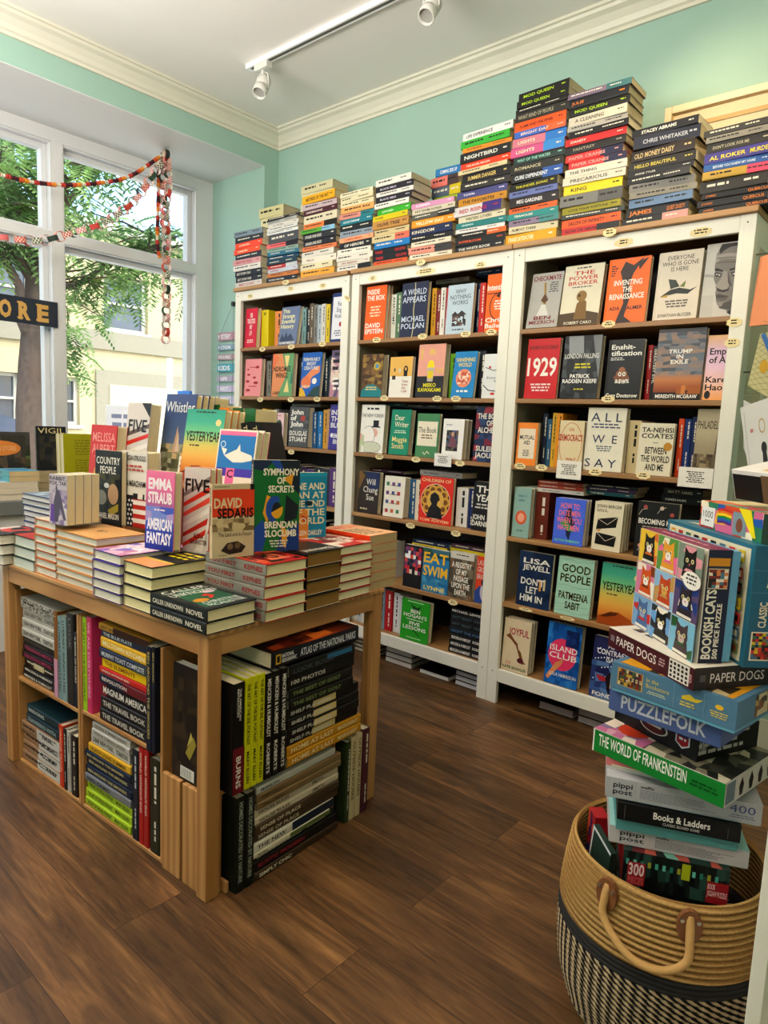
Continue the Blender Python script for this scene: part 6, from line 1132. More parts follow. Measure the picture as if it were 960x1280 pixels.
def rad(z): return BR+.018*math.sin(min(z/BZ, 1)*math.pi)+(-.012*(1-z/.08) if z < .08 else 0)
def band(name, z0, z1, m_, cap=False):
    pr = []; z = z0; step = .0118
    n = max(1, round((z1-z0)/step)); st = (z1-z0)/n
    for i in range(n):
        for f, d in ((0.02, -.0036), (.2, -.0008), (.5, .0004), (.8, -.0008), (.98, -.0036)): zz = z0+(i+f)*st; pr.append((rad(zz)+d, zz))
    inner = [(rad(z1)-.012, z1), (rad((z0+z1)/2)-.013, (z0+z1)/2), (rad(z0)-.013, z0)]
    if cap: pr += [(rad(z1)-.004, z1+.004), (rad(z1)-.009, z1+.004)]
    g = G(); g.lathe(pr+inner, 72, 'ffffff'); return g.obj(name, m_, o)
band('patterned_body', .012, .186, MEL); band('black_band', .186, .216, BLKR); band('rope_rim', .216, BZ-.004, ROPE, True)
g = G(); g.lathe([(.001, 0), (rad(0)-.004, 0), (rad(0), .004), (rad(.012), .012), (rad(.012)-.014, .012), (.001, .010)], 60, 'ffffff'); g.obj('basket_bottom', MEL, o)
ha0, ha1 = math.radians(-103), math.radians(-60)
def onb(a, z, off=0.004): r = rad(z)+off; return Vector((r*math.cos(a), r*math.sin(a), z))
g = G(); am = (ha0+ha1)/2
hp = [onb(ha0, .345), onb(ha0, .32, .010), onb(ha0+.03, .29, .014), onb(ha0+.2, .262, .02), onb(am, .246, .022), onb(ha1-.18, .248, .02), onb(ha1-.02, .27, .016), onb(ha1, .31, .011), onb(ha1, .345)]
pp = bez(hp, 8)
g.tube(pp, .0075, 10, 'ffffff'); h_ = g.obj('handle', mat('handle_rope', 'b98f54', .9, .12, 120, .4), o)
for a in (ha0, ha1):
    g = G(); M = T(onb(a, .325, .0005)) @ Rz(math.degrees(a)-90+180)
    prof = [(.022*math.cos(x), .032*math.sin(x)) for x in [2*math.pi*k/18 for k in range(18)]]
    gg = G(); gg.face([(x, -.006, z) for x, z in prof], 'ffffff')
    for k in range(18):
        (x0, z0), (x1, z1) = prof[k], prof[(k+1) % 18]; gg.face([(x0, -.006, z0), (x0, .004, z0), (x1, .004, z1), (x1, -.006, z1)], 'ffffff')
    g.add(gg, T(onb(a, .325, .001)) @ Rz(math.degrees(a)+90)); g.obj('leather_tab', LEATH, o)
    g = G()
    for dx in (-.014, .014): gg = G(); gg.tube([(dx, -.006, .012), (dx, -.0085, .012)], .0035, 10, 'ffffff', sm=False); g.add(gg, T(onb(a, .325, .001)) @ Rz(math.degrees(a)+90))
    g.obj('rivet', RIVET, o)
# ------------------------------------------------------------------ boxes: lid over base, front face drawn left to right
GP = 'puzzle and game boxes in the basket pile'
def carton(lab, L, R_, z0, z1, depth, lid, base=None, front=(), right=(), top=(), rim=.30, cat='puzzle box', rightc=None, topc=None, M=None, group=GP):
    """front face runs from L to R_ (plan), depth goes away from the viewer"""
    L = np.array(L); R_ = np.array(R_); w_ = float(np.linalg.norm(R_-L)); yaw = math.degrees(math.atan2(*(R_-L)[::-1])); h = z1-z0
    o = empty('puzzle_box', M or (T((L[0], L[1], z0)) @ Rz(yaw)), lab, cat, group)
    k = .0015; zl = h*rim if base else 0
    g = G(); s = k
    # lid: five-sided shell with a real lip
    g.box((0, 0, zl), (w_, s, h-s), lid); g.box((0, depth-s, zl), (w_, depth, h-s), rightc or lid); g.box((0, s, zl), (s, depth-s, h-s), rightc or lid); g.box((w_-s, s, zl), (w_, depth-s, h-s), rightc or lid); g.box((0, 0, h-s), (w_, depth, h), topc or lid)
    draw(g, front, lambda u, v, z: (u, -z, zl+v), w_, h-zl); draw(g, right, lambda u, v, z: (w_+z, u, zl+v), depth, h-zl); draw(g, top, lambda u, v, z: (u, v, h+z), w_, depth)
    g.obj('lid', BOXP, o)
    g = G(); b_ = base or lid; i = .0025; g.box((i, i, 0), (w_-i, depth-i, max(zl, .002)), b_)
    if base: g.box((i, i, zl), (w_-i, depth-i, h-.004), b_)
    g.obj('base_tray', BOXP, o); return o
txtcol = '6a6a70'
# inside the basket
carton('flat dark green box lying lowest in the rope basket', (2.93,-1.235), (3.105,-1.165), .262, .318, .16, '3c4a44', None, [t('AS  IS  W',.3,.2,.8,.8,'22302a')], cat='game box')
carton('black and green 300 piece library puzzle box in the basket', (2.9445,-1.248), (3.117,-1.170), .3185, .391, .15, '1d2422', None,
  [mo(0,.0,1,1,26,3,['1d2422','26302c','2f4a44','18201e','3a5a52','14181a'],101,.5),*[q(.03+.07*i,.62,.06+.07*i,.78,['5ab0a0','7ac8b8','3a8a7a','a8a83a'][i % 4]) for i in range(13)],q(.05,.06,.22,.72,'a82a34'),t('300',.06,.34,.21,.70,'f0dcd8'),t('PIECES',.06,.1,.21,.3,'d86a6a'),q(.56,.5,.64,.95,'b8c02a'),q(.80,.02,1,.62,'a82a34'),t('BOOK|JIGSAW PUZZLE',.81,.2,.99,.58,'f0c8c8','l')], rightc='a82a34', top=[mo(0,0,1,1,10,8,['7a2a30','2f4a44','c86a5a','26302c','8ac0b0'],102)])
g0 = carton('white edged book shaped box leaning at the left inside the basket', (2.852,-1.19), (2.922,-1.235), .25, .374, .012, '31463e', None, [q(.0,0,.06,1,'d8dcdc'),q(0,.95,1,1,'d8dcdc')], cat='game box', M=T((2.848,-1.186,.262)) @ Rz(-42) @ Ry_(8))
carton('small red and blue card box at the left edge of the basket', (2.834,-1.13), (2.864,-1.16), .26, .375, .03, 'b02c34', None, [mo(0,0,1,1,5,6,['b02c34','2a2a5a','3a3a7a','c8503a'],103)], cat='card box', M=T((2.820,-1.128,.262)) @ Rz(-48))
pp = [t('pippi|post',.08,.2,.26,.85,'3a4048','s',.02),q(.30,.08,.302,.92,'a8a8ac'),t('waffle',.34,.7,.44,.85,'3a4048'),b(.34,.12,.92,.64,7,'8a8a90',5,'l')]
carton('lower pale grey letterpress puzzle box just above the basket rim', (2.912,-1.246), (3.140,-1.143), .3915, .4285, .19, 'cdc8ca', 'b8dcd8', pp, rim=.0 if 0 else .06, topc='a8d0cc')
carton('teal lidless tray holding the black ladders game', (2.926,-1.252), (3.122,-1.160), .429, .452, .17, '6aa8aa', None, [q(0,0,1,1,'6aa8aa')], cat='game box')
carton('black board game box with white serif lettering in the basket pile', (2.930,-1.262), (3.128,-1.176), .4525, .490, .17, '191a1c', '6aa8aa', [t('Books & Ladders',.30,.40,.76,.82,'f0ece6','s',.02),t('CLASSIC BOARD GAME',.38,.14,.68,.30,'c8c4c0','s'),q(.06,.1,.063,.9,'8a8a8a'),q(.90,.1,.903,.7,'8a8a8a')], rim=.08, cat='game box')
carton('upper pale grey 400 piece letterpress puzzle box', (2.903,-1.262), (3.155,-1.157), .4905, .533, .19, 'bfc0c4', 'a8d0cc', [t('pippi|post',.05,.2,.18,.85,'3a4048','s',.02),q(.20,.08,.202,.92,'9a9aa0'),t('waffle',.23,.72,.32,.86,'3a4048'),b(.23,.15,.74,.64,6,'9a9aa2',5,'l'),t('400',.80,.45,.96,.85,'5a6a9a','s',.0),b(.80,.15,.97,.35,2,'8a8aa0')], rim=.05, right=[q(0,0,1,1,'aab0b6')])
carton('pink and white box squeezed under the green box', (2.888,-1.232), (3.09,-1.175), .5335, .557, .19, 'e0888a', 'e4dedc', [b(.1,.3,.9,.8,1,'c8403a'),q(.05,.02,.5,.22,'e8e0c0')], rim=.3, right=[q(0,0,1,1,'4a6a80'),b(.1,.2,.9,.8,1,'c83a3a')])
carton('green monster story puzzle box with tall white title', (2.855,-1.226), (3.114,-1.270), .5575, .604, .20, '1c8a3c', None, [t('THE WORLD OF FRANKENSTEIN',.05,.34,.74,.88,'f2f2ea','s',.01),b(.76,.3,.96,.62,2,'0e5a26'),q(0,0,.012,1,'e4e4dc')], rightc='d8d4cc', topc='d0ccc4',
  right=[q(0,0,1,1,'d8d4cc'),q(.02,.08,.2,.92,'7a8a94'),*[p([(.3+.2*i,.1),(.36+.2*i,.1),(.38+.2*i,.5),(.33+.2*i,.85),(.28+.2*i,.5)],'22242a') for i in range(4)]], top=[mo(0,0,1,1,14,10,['2a2c28','4a4a42','8a8470','c8c0a8','3a3a34','6a6a5a'],104),mo(0,0,.4,.5,5,5,['c87aa0','d8a8b8','e8d8c8','8a7a9a'],105),e(.22,.28,.12,.16,'d8502e')])
carton('black football puzzle box with team badges', (2.866,-1.150), (3.052,-1.228), .6045, .657, .17, '1e1f21', None, [e(.16,.7,.13,.16,'d8d8d4'),e(.17,.68,.11,.10,'1e1f21'),e(.50,.5,.17,.28,'d8d0c8'),e(.50,.5,.15,.24,'1e1f21'),e(.5,.46,.12,.18,'6a2a2a'),q(.41,.50,.59,.6,'e8e0d8'),p([(.76,.82),(.92,.82),(.92,.4),(.84,.22),(.76,.4)],'d8dce4'),p([(.775,.78),(.905,.78),(.905,.42),(.84,.28),(.775,.42)],'b02a3a'),q(.775,.66,.905,.78,'2a3a7a'),b(.78,.45,.9,.62,1,'f0f0f0')], right=[b(.02,.1,.95,.9,3,'c8c4bc',9,'l'),t('100',.03,.25,.14,.75,'c8c8c0')], top=[q(.02,.02,.98,.98,'26282a')])
carton('periwinkle puzzle box with large silver title', (2.886,-1.240), (3.097,-1.262), .6575, .703, .19, '5c6f9e', '4a5c88', [t('PUZZLEFOLK',.12,.22,.88,.86,'c4c8d0','s',.02)], rim=.05)
carton('slate blue bookstore picture puzzle box', (2.890,-1.252), (3.123,-1.292), .7035, .760, .18, '5f86a0', '7ab4cc', [q(.06,.18,.28,.86,'c8a868'),mo(.07,.2,.27,.84,12,5,['8a3a2a','2a3a4a','c8a040','4a6a4a','5a2a3a','d8c8a0'],106,.3),*[q(.07,.18+.17*i,.27,.21+.17*i,'6a4a2a') for i in range(1,4)],t('In the|Bookstore',.31,.42,.50,.84,'d8c868','l',.0),b(.32,.2,.48,.34,2,'c8d0b0'),q(.535,.05,.538,.95,'8aa8bc'),p([(.6,.6),(.66,.72),(.70,.62),(.76,.66),(.72,.5),(.6,.48)],'d8c040'),b(.58,.2,.72,.4,2,'d8c868'),q(.77,.05,.773,.95,'8aa8bc'),e(.88,.62,.03,.09,'e8c03a'),b(.80,.2,.96,.45,3,'d8c868')], rim=.12, right=[mo(.4,.1,.9,.9,8,4,['c8a868','4a3a2a','8a5a3a','d8c8a0'],107)], top=[q(.05,.05,.95,.95,'d8a028'),mo(.3,.05,.9,.6,6,5,['2a2624','4a3a2a','d8a028','c8b890'],108)])
dogs = [x_ for i in range(6) for x_ in (p([(.08+.15*i,.45),(.12+.15*i,.62),(.18+.15*i,.6),(.2+.15*i,.45)],['2a2624','8a8680','4a3a30'][i % 3]), p([(.1+.15*i,.15),(.13+.15*i,.32),(.19+.15*i,.3),(.2+.15*i,.15)],['5a4a40','1e1c1c','9a948c'][i % 3]))]
carton('maroon and cream dog picture puzzle box under the cat box', (2.845,-1.166), (3.052,-1.297), .7605, .801, .245, '56242c', None, [q(.03,.36,.08,.66,'8a7a80'),t('PAPER DOGS',.11,.28,.60,.74,'ece4e0','s',.0),b(.63,.3,.70,.7,3,'c8a8a8'),q(.745,.08,.955,.94,'e8e2d8'),*[e(.77+.04*(i % 5),.2+.2*(i//5),.013,.07,'2a2422') for i in range(20)],t('B',.965,.3,.99,.7,'c89a98')], right=[q(0,0,1,1,'3a3634'),q(.05,.36,.1,.66,'6a6664'),t('PAPER DOGS',.14,.28,.62,.74,'ece4e0','s',.0)], topc='e6dfd0', top=dogs)
CATC = [('e8c440','26282a','e8e4dc','d87a3a'),('6aa050','e8a83c','f0ece4','e878a0'),('8a9a8a','262626','3a3a3a','e0a0a8'),('d88aa8','d8642c','f0ece4','8a4a2a'),('9ac0dc','c8582c','d8b060','c8a060'),('6a5a80','3a3440','e8e4e0','2a4a8a'),('8ab0d0','5a7aa8','9ab0c8','c83a3a'),('7aaad8','1e1e22','f2f0ea','3a3a3a'),('8ac0d8','5a4a50','c8bcb0','3a6a40')]
cats = []
for i in range(3):
    for j in range(3):
        bg_, body, face_, acc = CATC[j*3+i]; u0, v0 = i/3, 1-(j+1)/3; U = lambda x_: u0+x_/3; V_ = lambda y_: v0+y_/3
        cats += [q(U(0),V_(0),U(1),V_(1),bg_), mo(U(.03),V_(.03),U(.97),V_(.97),4,4,[bg_,bg_,acc,'f0e8d8' if (i+j) % 2 else bg_],110+i*3+j),
                 p([(U(.18),V_(0)),(U(.82),V_(0)),(U(.74),V_(.42)),(U(.26),V_(.42))],body), e(U(.5),V_(.55),.085,.085,body), p([(U(.27),V_(.62)),(U(.27),V_(.92)),(U(.46),V_(.78))],body), p([(U(.73),V_(.62)),(U(.73),V_(.92)),(U(.54),V_(.78))],body),
                 e(U(.5),V_(.46),.042,.04,face_), e(U(.39),V_(.58),.018,.02,'f4e8b0'), e(U(.61),V_(.58),.018,.02,'f4e8b0'), e(U(.39),V_(.58),.008,.014,'16140f'), e(U(.61),V_(.58),.008,.014,'16140f'), p([(U(.46),V_(.5)),(U(.54),V_(.5)),(U(.5),V_(.44))],'c8707a'),
                 p([(U(.30),V_(.28)),(U(.70),V_(.28)),(U(.62),V_(.36)),(U(.38),V_(.36))],acc), q(U(.2),V_(.04),U(.8),V_(.12),'ece6d8')]
        cats += [q(U(0),V_(0),U(.012),V_(1),'e8e4dc'), q(U(0),V_(0),U(1),V_(.012),'e8e4dc')]
cats += [e(.90,.70,.12,.08,'f0ece4'), b(.82,.65,.98,.75,3,'3a3a3a')]
def upright(lab, L, R_, z0, h, th, cf, cs, front, side, top, basec=None):
    L = np.array(L); R_ = np.array(R_); w_ = float(np.linalg.norm(R_-L)); yaw = math.degrees(math.atan2(*(R_-L)[::-1]))
    o = empty('puzzle_box', T((L[0], L[1], z0)) @ Rz(yaw), lab, 'puzzle box', GP)
    tl = th*.74 if basec else th
    g = G(); k = .0015
    g.box((0, 0, 0), (w_, k, h), cf); g.box((0, k, 0), (k, tl, h), cs); g.box((w_-k, k, 0), (w_, tl, h), cs); g.box((k, k, 0), (w_-k, tl, k), cs); g.box((k, k, h-k), (w_-k, tl, h), top[0])
    draw(g, front, lambda u, v, z: (u, -z, v), w_, h); draw(g, side, lambda u, v, z: (w_+z, u, v), tl, h); draw(g, top[1], lambda u, v, z: (u, v, h+z), w_, tl)
    g.obj('lid', BOXP, o)
    g = G(); i = .0025; g.box((i, k, i), (w_-i, th, h-i), basec or cs); g.obj('base_tray', BOXP, o); return o
sidecat = [t('BOOKISH CATS',.30,.04,.62,.50,'e8e4d8') if 0 else q(.08,.86,.92,.93,'d89a2a'), q(.10,.66,.90,.84,'c8b8a0'), mo(.12,.67,.88,.83,5,6,['e0905a','2a2a2a','f0e8d8','5a8a9a','8a3a3a'],130,.3)]
cat_o = upright('cat portrait puzzle box standing on the dog puzzle', (2.868,-1.100), (3.046,-1.268), .8015, .203, .062, 'e8e0d4', '26304c', cats, sidecat, ('8a2c58', [b(.1,.3,.9,.6,1,'e8a8b8',3)]), '7ab4d4')
# vertical titles on the narrow side
g = G(); wv = float(np.hypot(3.046-2.868, 1.268-1.100)); tl = .062*.74
for s_, u0, u1, ln in (('BOOKISH CATS', .10, .48, .125), ('500 PIECE PUZZLE', .56, .76, .10)):
    V, Fc, x0, ww = glyphs(s_, .03); wd = (u1-u0)*tl; sy = wd/CAP; sx = ln/ww
    g.mesh([(wv+.0009, u1*tl-y_*sy, .008+(x_-x0)*sx) for x_, y_ in V], Fc, 'ece8dc')
g.obj('side_title', BOXP, cat_o)
shel = [q(.035,.03,.965,.965,'e4dcc2')]
PC = ['d8a03a','c8443a','4a7a5a','2a2a30','c03030','2a3038','5a7a94','d84a3a','d8c020','3a4a6a','8a3a2a','7a8a5a']
for i in range(9):
    shel += [q(.06+.1*i,.84,.12+.1*i,.935,PC[i]), q(.07+.1*i,.87,.11+.1*i,.91,['f0e8d0','2a2a2a','e8e0c8'][i % 3])]
for j in range(6):
    for i in range(8): shel += [q(.10+.11*i,.08+.125*j,.18+.11*i,.175+.125*j,PC[(i*5+j*7) % 12]), q(.115+.11*i,.10+.125*j,.165+.11*i,.15+.125*j,['e8e0c8','3a2a22','c8a868','8a4a3a'][(i+j) % 4])]
csd = [q(0,.62,1,.622,'7aa8b8'), q(0,.80,1,.802,'7aa8b8'), p([(.3,.66),(.42,.68),(.5,.66),(.52,.70),(.64,.71),(.52,.73),(.5,.77),(.4,.75),(.3,.77),(.32,.71)],'e8e0c0'), q(.1,.06,.85,.30,'e8e0c8'), mo(.13,.07,.82,.29,10,9,PC,131,.3), p([(.5,.92),(.7,.95),(.8,.9),(.6,.87)],'c8c08a')]
ck = upright('tall teal cookbook puzzle box behind the cat box', (2.884,-.990), (3.110,-1.228), .8015, .215, .088, '357a92', '2f6f88', shel, csd, ('3a8298', [t('CLASSIC COOKBOOKS',.4,.35,.8,.65,'e8e0b8'),p([(.1,.3),(.18,.5),(.25,.35)],'e8e0c0')]))
g = G(); wv = float(np.hypot(3.110-2.884, 1.228-.990))
for s_, u0, u1, z0_, ln in (('CLASSIC', .20, .36, .072, .045), ('COOKBOOKS', .42, .58, .072, .058)):
    V, Fc, x0, ww = glyphs(s_, .02); wd = (u1-u0)*.088; sy = wd/CAP; sx = ln/ww
    g.mesh([(wv+.0009, u1*.088-y_*sy, z0_+(x_-x0)*sx) for x_, y_ in V], Fc, 'e8e0c8')
g.obj('side_title', BOXP, ck)
carton('rainbow flag 1000 piece puzzle box lying on the teal box', (2.965,-1.048), (3.152,-1.236), 1.0172, 1.070, .13, 'e8b83a', None,
  [mo(0,0,1,1,9,4,['e8b83a','d85a3a','3a8a6a','2a6ab8','f0e8d0','d878a0','2a3a30'],140,.4),q(.02,.06,.20,.80,'e8e8e4'),t('1000',.04,.40,.18,.68,'2a2a2a','s',.0),b(.06,.2,.16,.32,1,'6a6a6a'),q(.02,.02,.20,.08,'a83040'),*[p([(.24,.30+.09*i),(.32,.34+.09*i),(.42,.30+.09*i),(.42,.39+.09*i),(.32,.43+.09*i),(.24,.39+.09*i)],c) for i,c in enumerate(['6a3a8a','2a6ab8','2f9448','f0d222','e8822e','d23a34'])],q(.44,.05,.60,.85,'8aa0a8'),e(.52,.4,.04,.25,'8a5a44'),p([(.5,1),(.64,1),(.72,.1),(.68,.1)],'f0e020'),q(.78,.0,.86,1,'2a4a3a'),q(.86,.0,1,.7,'3a78d0')], top=[q(.02,.02,.98,.98,'e8d8a8'),mo(.02,.02,.98,.3,8,2,['e8742e','e8b83a','5ab0a0','d83a3a'],141)])
x, y = 3.075, -1.075
wo = empty('puzzle_box', T((3.035,-1.085,1.082)) @ Rz(-44) @ Rx_(14), 'white walled box with black underside tipped on top of the pile', 'puzzle box', GP)
g = G(); g.box((0, 0, 0), (.125, .11, .058), 'e4e0dc'); 
draw(g, [q(.02,.02,.70,.86,'191a1a'), q(.70,.02,.99,.9,'7a6248')], lambda u, v, z: (u, -z, v), .125, .058); draw(g, [q(.6,.1,.98,.9,'d8b878'), b(.7,.3,.9,.7,1,'4a3a22')], lambda u, v, z: (u, v, .058+z), .125, .11)
g.obj('carton', BOXP, wo, bevel=.001)
# ------------------------------------------------------------------ white shelf end in the right foreground
FWH = WHITE
o = empty('white_bookshelf', T((3.215, -1.468, 0)) @ Rz(0), 'white bookshelf end panel in the right foreground, cut by the frame', 'bookshelf')
g = G(); g.box((0, 0, 0), (.020, .28, 1.02)); g.obj('end_panel', FWH, o, bevel=.0015)
g = G(); g.box((.0205, .002, .19), (.9, .28, .210)); g.box((.0205, .002, .0), (.9, .28, .05)); g.obj('shelf', FWH, o, bevel=.0015)
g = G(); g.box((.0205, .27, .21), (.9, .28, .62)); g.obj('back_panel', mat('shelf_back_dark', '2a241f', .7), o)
g = G(); g.box((.9005, 0, 0), (.92, .28, 1.02)); g.obj('end_panel', FWH, o, bevel=.0015)
# ------------------------------------------------------------------ things hanging beside the right bookcase
def slab(name, lab, cat, corners, Y, th, c, art=(), m_=None, group=None):
    """thin sewn or folded thing hanging in the plane Y; corners = photo pixels TL, TR, BR, BL"""
    P = [ony(x_, y_, Y) for x_, y_ in corners]; z0 = P[3][2]; o3 = P[3]
    o = empty(name, T(tuple(o3)), lab, cat, group)
    loc = [Vector(pt-o3) for pt in P]; g = G()
    f = [v+Vector((0, -th/2, 0)) for v in loc]; bk = [v+Vector((0, th/2, 0)) for v in loc]
    g.face([f[3], f[2], f[1], f[0]], c); g.face([bk[0], bk[1], bk[2], bk[3]], c)
    for i in range(4): j = (i+1) % 4; g.face([f[i], f[j], bk[j], bk[i]], c)
    def FF(u, v, z):
        a = f[3].lerp(f[2], u); b2 = f[0].lerp(f[1], u); return a.lerp(b2, v)+Vector((0, -z, 0))
    draw(g, art, FF, 1, 1); g.obj('fabric' if 'bag' in name or 'pouch' in name else 'sheet', m_ or PAPER, o, bevel=0)
    return o, loc
rk = empty('hanging_rack', T((2.775, .03, 0)), 'wire rack on the side of the right bookcase holding bags and folders', 'rack')
g = G(); g.tube([(-.0235, 0, 1.80), (.34, -.02, 1.80)], .003, 8, 'ffffff'); g.tube([(-.0235, 0, 1.42), (.34, -.02, 1.42)], .003, 8); g.tube([(.16, -.01, 1.80), (.16, -.01, 1.02)], .004, 8); g.obj('wire_bar', RIVET, rk)
slab('paper_folder', 'salmon orange folder hanging beside the right bookcase', 'folder', [(951, 322), (1010, 300), (1000, 402), (937, 408)], .0, .012, 'ea9468', [p([(.0,.0),(.05,1),(0,1)],'d8805a')])
slab('zip_pouch', 'yellow lattice pouch with gold disc hanging below the orange folder', 'pouch', [(951, 418), (1015, 400), (1000, 520), (935, 482)], -.02, .014, 'c8c08e', [*[line([(0,.1*i-.3),(1,.1*i+.1)],.006,'7a7a52') for i in range(14)],*[line([(0,1.25-.1*i),(1,.85-.1*i)],.006,'7a7a52') for i in range(14)],e(.22,.42,.08,.11,'c89a2a'),p([(.02,.98),(.10,1),(.40,.62),(.32,.56)],'3a6aa8')], PAPER)
slab('tote_bag', 'white tote bag with black print hanging at the right edge', 'bag', [(926, 510), (1010, 480), (1015, 640), (946, 660)], -.10, .02, 'd8d6d2', [b(.10,.74,.17,.80,1,'c87a7a'),ring(.30,.80,.05,.06,.012,'b89a6a'),e(.30,.62,.045,.05,'2a2a2e'),p([(.26,.5),(.34,.5),(.33,.60),(.27,.60)],'2a2a2e'),b(.22,.42,.40,.5,2,'6a6a70'),line([(.02,.05),(.05,.95)],.012,'b8b6b2'),line([(.06,.30),(.42,.34)],.008,'c4c2be')], PAPER)
slab('tote_bag', 'grey white bag hanging behind the printed tote', 'bag', [(930, 500), (952, 512), (960, 640), (930, 560)], -.05, .012, 'c8c6c4', [b(.2,.4,.8,.6,2,'8a8a90')], PAPER)
slab('postcard', 'copper coloured card under the white tote bag', 'card', [(948, 606), (958, 604), (958, 628), (953, 634)], -.16, .006, 'b86a34', [])
# ================================================================== HANDWRITTEN SHELF TAGS
TAGC = 'ecd9a4'
def stag(x_, y_, Y, w_, h, where, i, rot=0, big=False, c=TAGC):
    P = ony(x_, y_, Y); o = None; g = G(); n = 16; pts = []
    if big or c != TAGC: pts = [(-w_/2, -h/2), (w_/2, -h/2), (w_/2, h/2), (-w_/2, h/2)]
    else:
        for k in range(n): a = 2*math.pi*k/n; r = 1+(.10 if k % 2 else -.04); pts.append((w_/2*math.cos(a)*r, h/2*math.sin(a)*r))
    g.face([(a, -.0006, b2) for a, b2 in pts], c); g.face([(a, 0, b2) for a, b2 in pts[::-1]], c)
    for k in range(len(pts)):
        a, b2 = pts[k], pts[(k+1) % len(pts)]; g.face([(a[0], -.0006, a[1]), (a[0], 0, a[1]), (b2[0], 0, b2[1]), (b2[0], -.0006, b2[1])], c)
    rows = 6 if big else 2
    draw(g, [b(.18, .2, .82, .8, rows, '3a3020', i*7+3)], lambda u, v, z: (u-w_/2, -.0006-z, v-h/2), w_, h, e0=.0002)
    o = g.obj('shelf_tag' if not big else 'shelf_card', PAPER, None, T(tuple(P)) @ Ry_(rot)); tag(o, where, 'label' if not big else 'card', 'handwritten shelf labels'); return o
YE, YR, YT = .0032, .0012, -.0172
CASEN = ['left', 'middle', 'right']
def row(ci, desc, Y, pts, w_=.052, h=.026):
    N = len(pts)
    for i, (x_, y_) in enumerate(pts):
        pos = ['only'] if N == 1 else (['left','right'] if N == 2 else (['left','middle','right'] if N == 3 else ['leftmost','second','third','rightmost']))
        lb = '%s cream tag on the %s of the %s bookcase' % (pos[i], desc, CASEN[ci]); stag(x_, y_, Y, w_, h, lb, i+ci*10+int(y_))
row(0, 'top rail', YR, [(312.7, 370.5), (363.5, 361), (403.5, 357.3)]); row(0, 'top board edge', YT, [(357, 353)])
row(0, 'first shelf edge', YE, [(328, 436.5), (364, 433.5), (403, 430)]); row(0, 'second shelf edge', YE, [(325.3, 499.5), (363.5, 499.5), (396.4, 499)]); row(0, 'third shelf edge', YE, [(364, 565)])
row(1, 'top rail', YR, [(466, 348), (600.7, 331)]); row(1, 'top rail middle', YR, [(532, 339.5)], .11, .03); row(1, 'top board edge', YT, [(526, 328)])
row(1, 'first shelf edge', YE, [(470.8, 425), (528, 420.5), (582, 417.5), (614, 415)]); row(1, 'second shelf edge', YE, [(480.4, 497.6), (546.4, 498.5), (570, 498.5)])
row(1, 'third shelf edge', YE, [(474.2, 571), (520, 574.4), (574.8, 579.2)]); row(1, 'fourth shelf edge', YE, [(513, 657), (569.8, 667)]); row(1, 'fifth shelf edge', YE, [(566, 753)])
row(2, 'top board edge', YT, [(762, 290.5)], .05, .03); row(2, 'top rail', YR, [(779.5, 303), (876, 290)], .07, .03); row(2, 'first shelf edge', YE, [(760.6, 405)]); row(2, 'second shelf edge', YE, [(760, 498.7)])
row(2, 'right stile', -.0008, [(918, 403), (915, 428.5)], .048, .03); row(2, 'third shelf edge', YE, [(650, 582.5), (676.7, 584.5), (744, 590), (804, 594.5)])
row(2, 'fifth shelf edge', YE, [(657, 762), (709, 773)], .062, .014)
stag(434, 373, -.0008, .05, .022, 'slanted cream tag on the right stile of the left bookcase', 5, rot=32)
stag(553.5, 575, -.0012, .095, .058, 'white handwritten card below the book with portrait photo, middle bookcase', 8, big=True, c='e8e6e2')
stag(711, 587.5, -.0012, .105, .072, 'white handwritten card below the cream democracy book, right bookcase', 9, big=True, c='e8e4da')
stag(869, 597, -.0012, .115, .07, 'white handwritten card below the sepia photo book, right bookcase', 10, big=True, c='e8e4da')
# ================================================================== STACKS LYING ON THE FLOOR UNDER THE BOOKCASES, AND BOOKS LAID FLAT ON SHELVES
def floorpile(xl, xr, y_px, n, th, cols, desc, Yf, grp, pgc='c8c8ce', wd=.16):
    X0, X1 = xat(xl, Yf, 0), xat(xr, Yf, 0); z = .0006
    for i in range(n):
        c = cols[i % len(cols)]; h = X1-X0-.002*i
        book(T(((X0+X1)/2, Yf, z)) @ Rz(180+rnd.uniform(-.8, .8)) @ T((h/2, -wd, th)) @ FLAT, wd, h, th-.0005, c, '%s book, %s from the floor, %s' % (cname(c), ORD[i], desc), grp, pg=pgc)
        z += th
GF = 'books stored on the floor under the bookcases'
floorpile(440, 472, 830, 4, .021, ['26262a', '2a2c34', '3a3a40', '26262a'], 'under the middle bookcase, left pile', .06, GF, 'd4ccb8')
floorpile(481, 514, 830, 3, .027, ['2a2c34', '26262a', '3a3a40'], 'under the middle bookcase, second pile', .05, GF, 'cfcac0')
floorpile(524, 560, 850, 1, .024, ['1c1c1e'], 'alone under the middle bookcase', .05, GF, 'd4d0cc', .15)
floorpile(568, 600, 868, 3, .024, ['24262e', '24262e', '24262e'], 'under the middle bookcase, right pile', .055, GF)
floorpile(673, 716, 897, 1, .036, ['2a262a'], 'alone under the right bookcase', .10, GF, 'a89a98')
floorpile(721, 775, 905, 2, .032, ['2e2c30', '26262a'], 'under the right bookcase, right pile', .09, GF, 'b0a8a8')
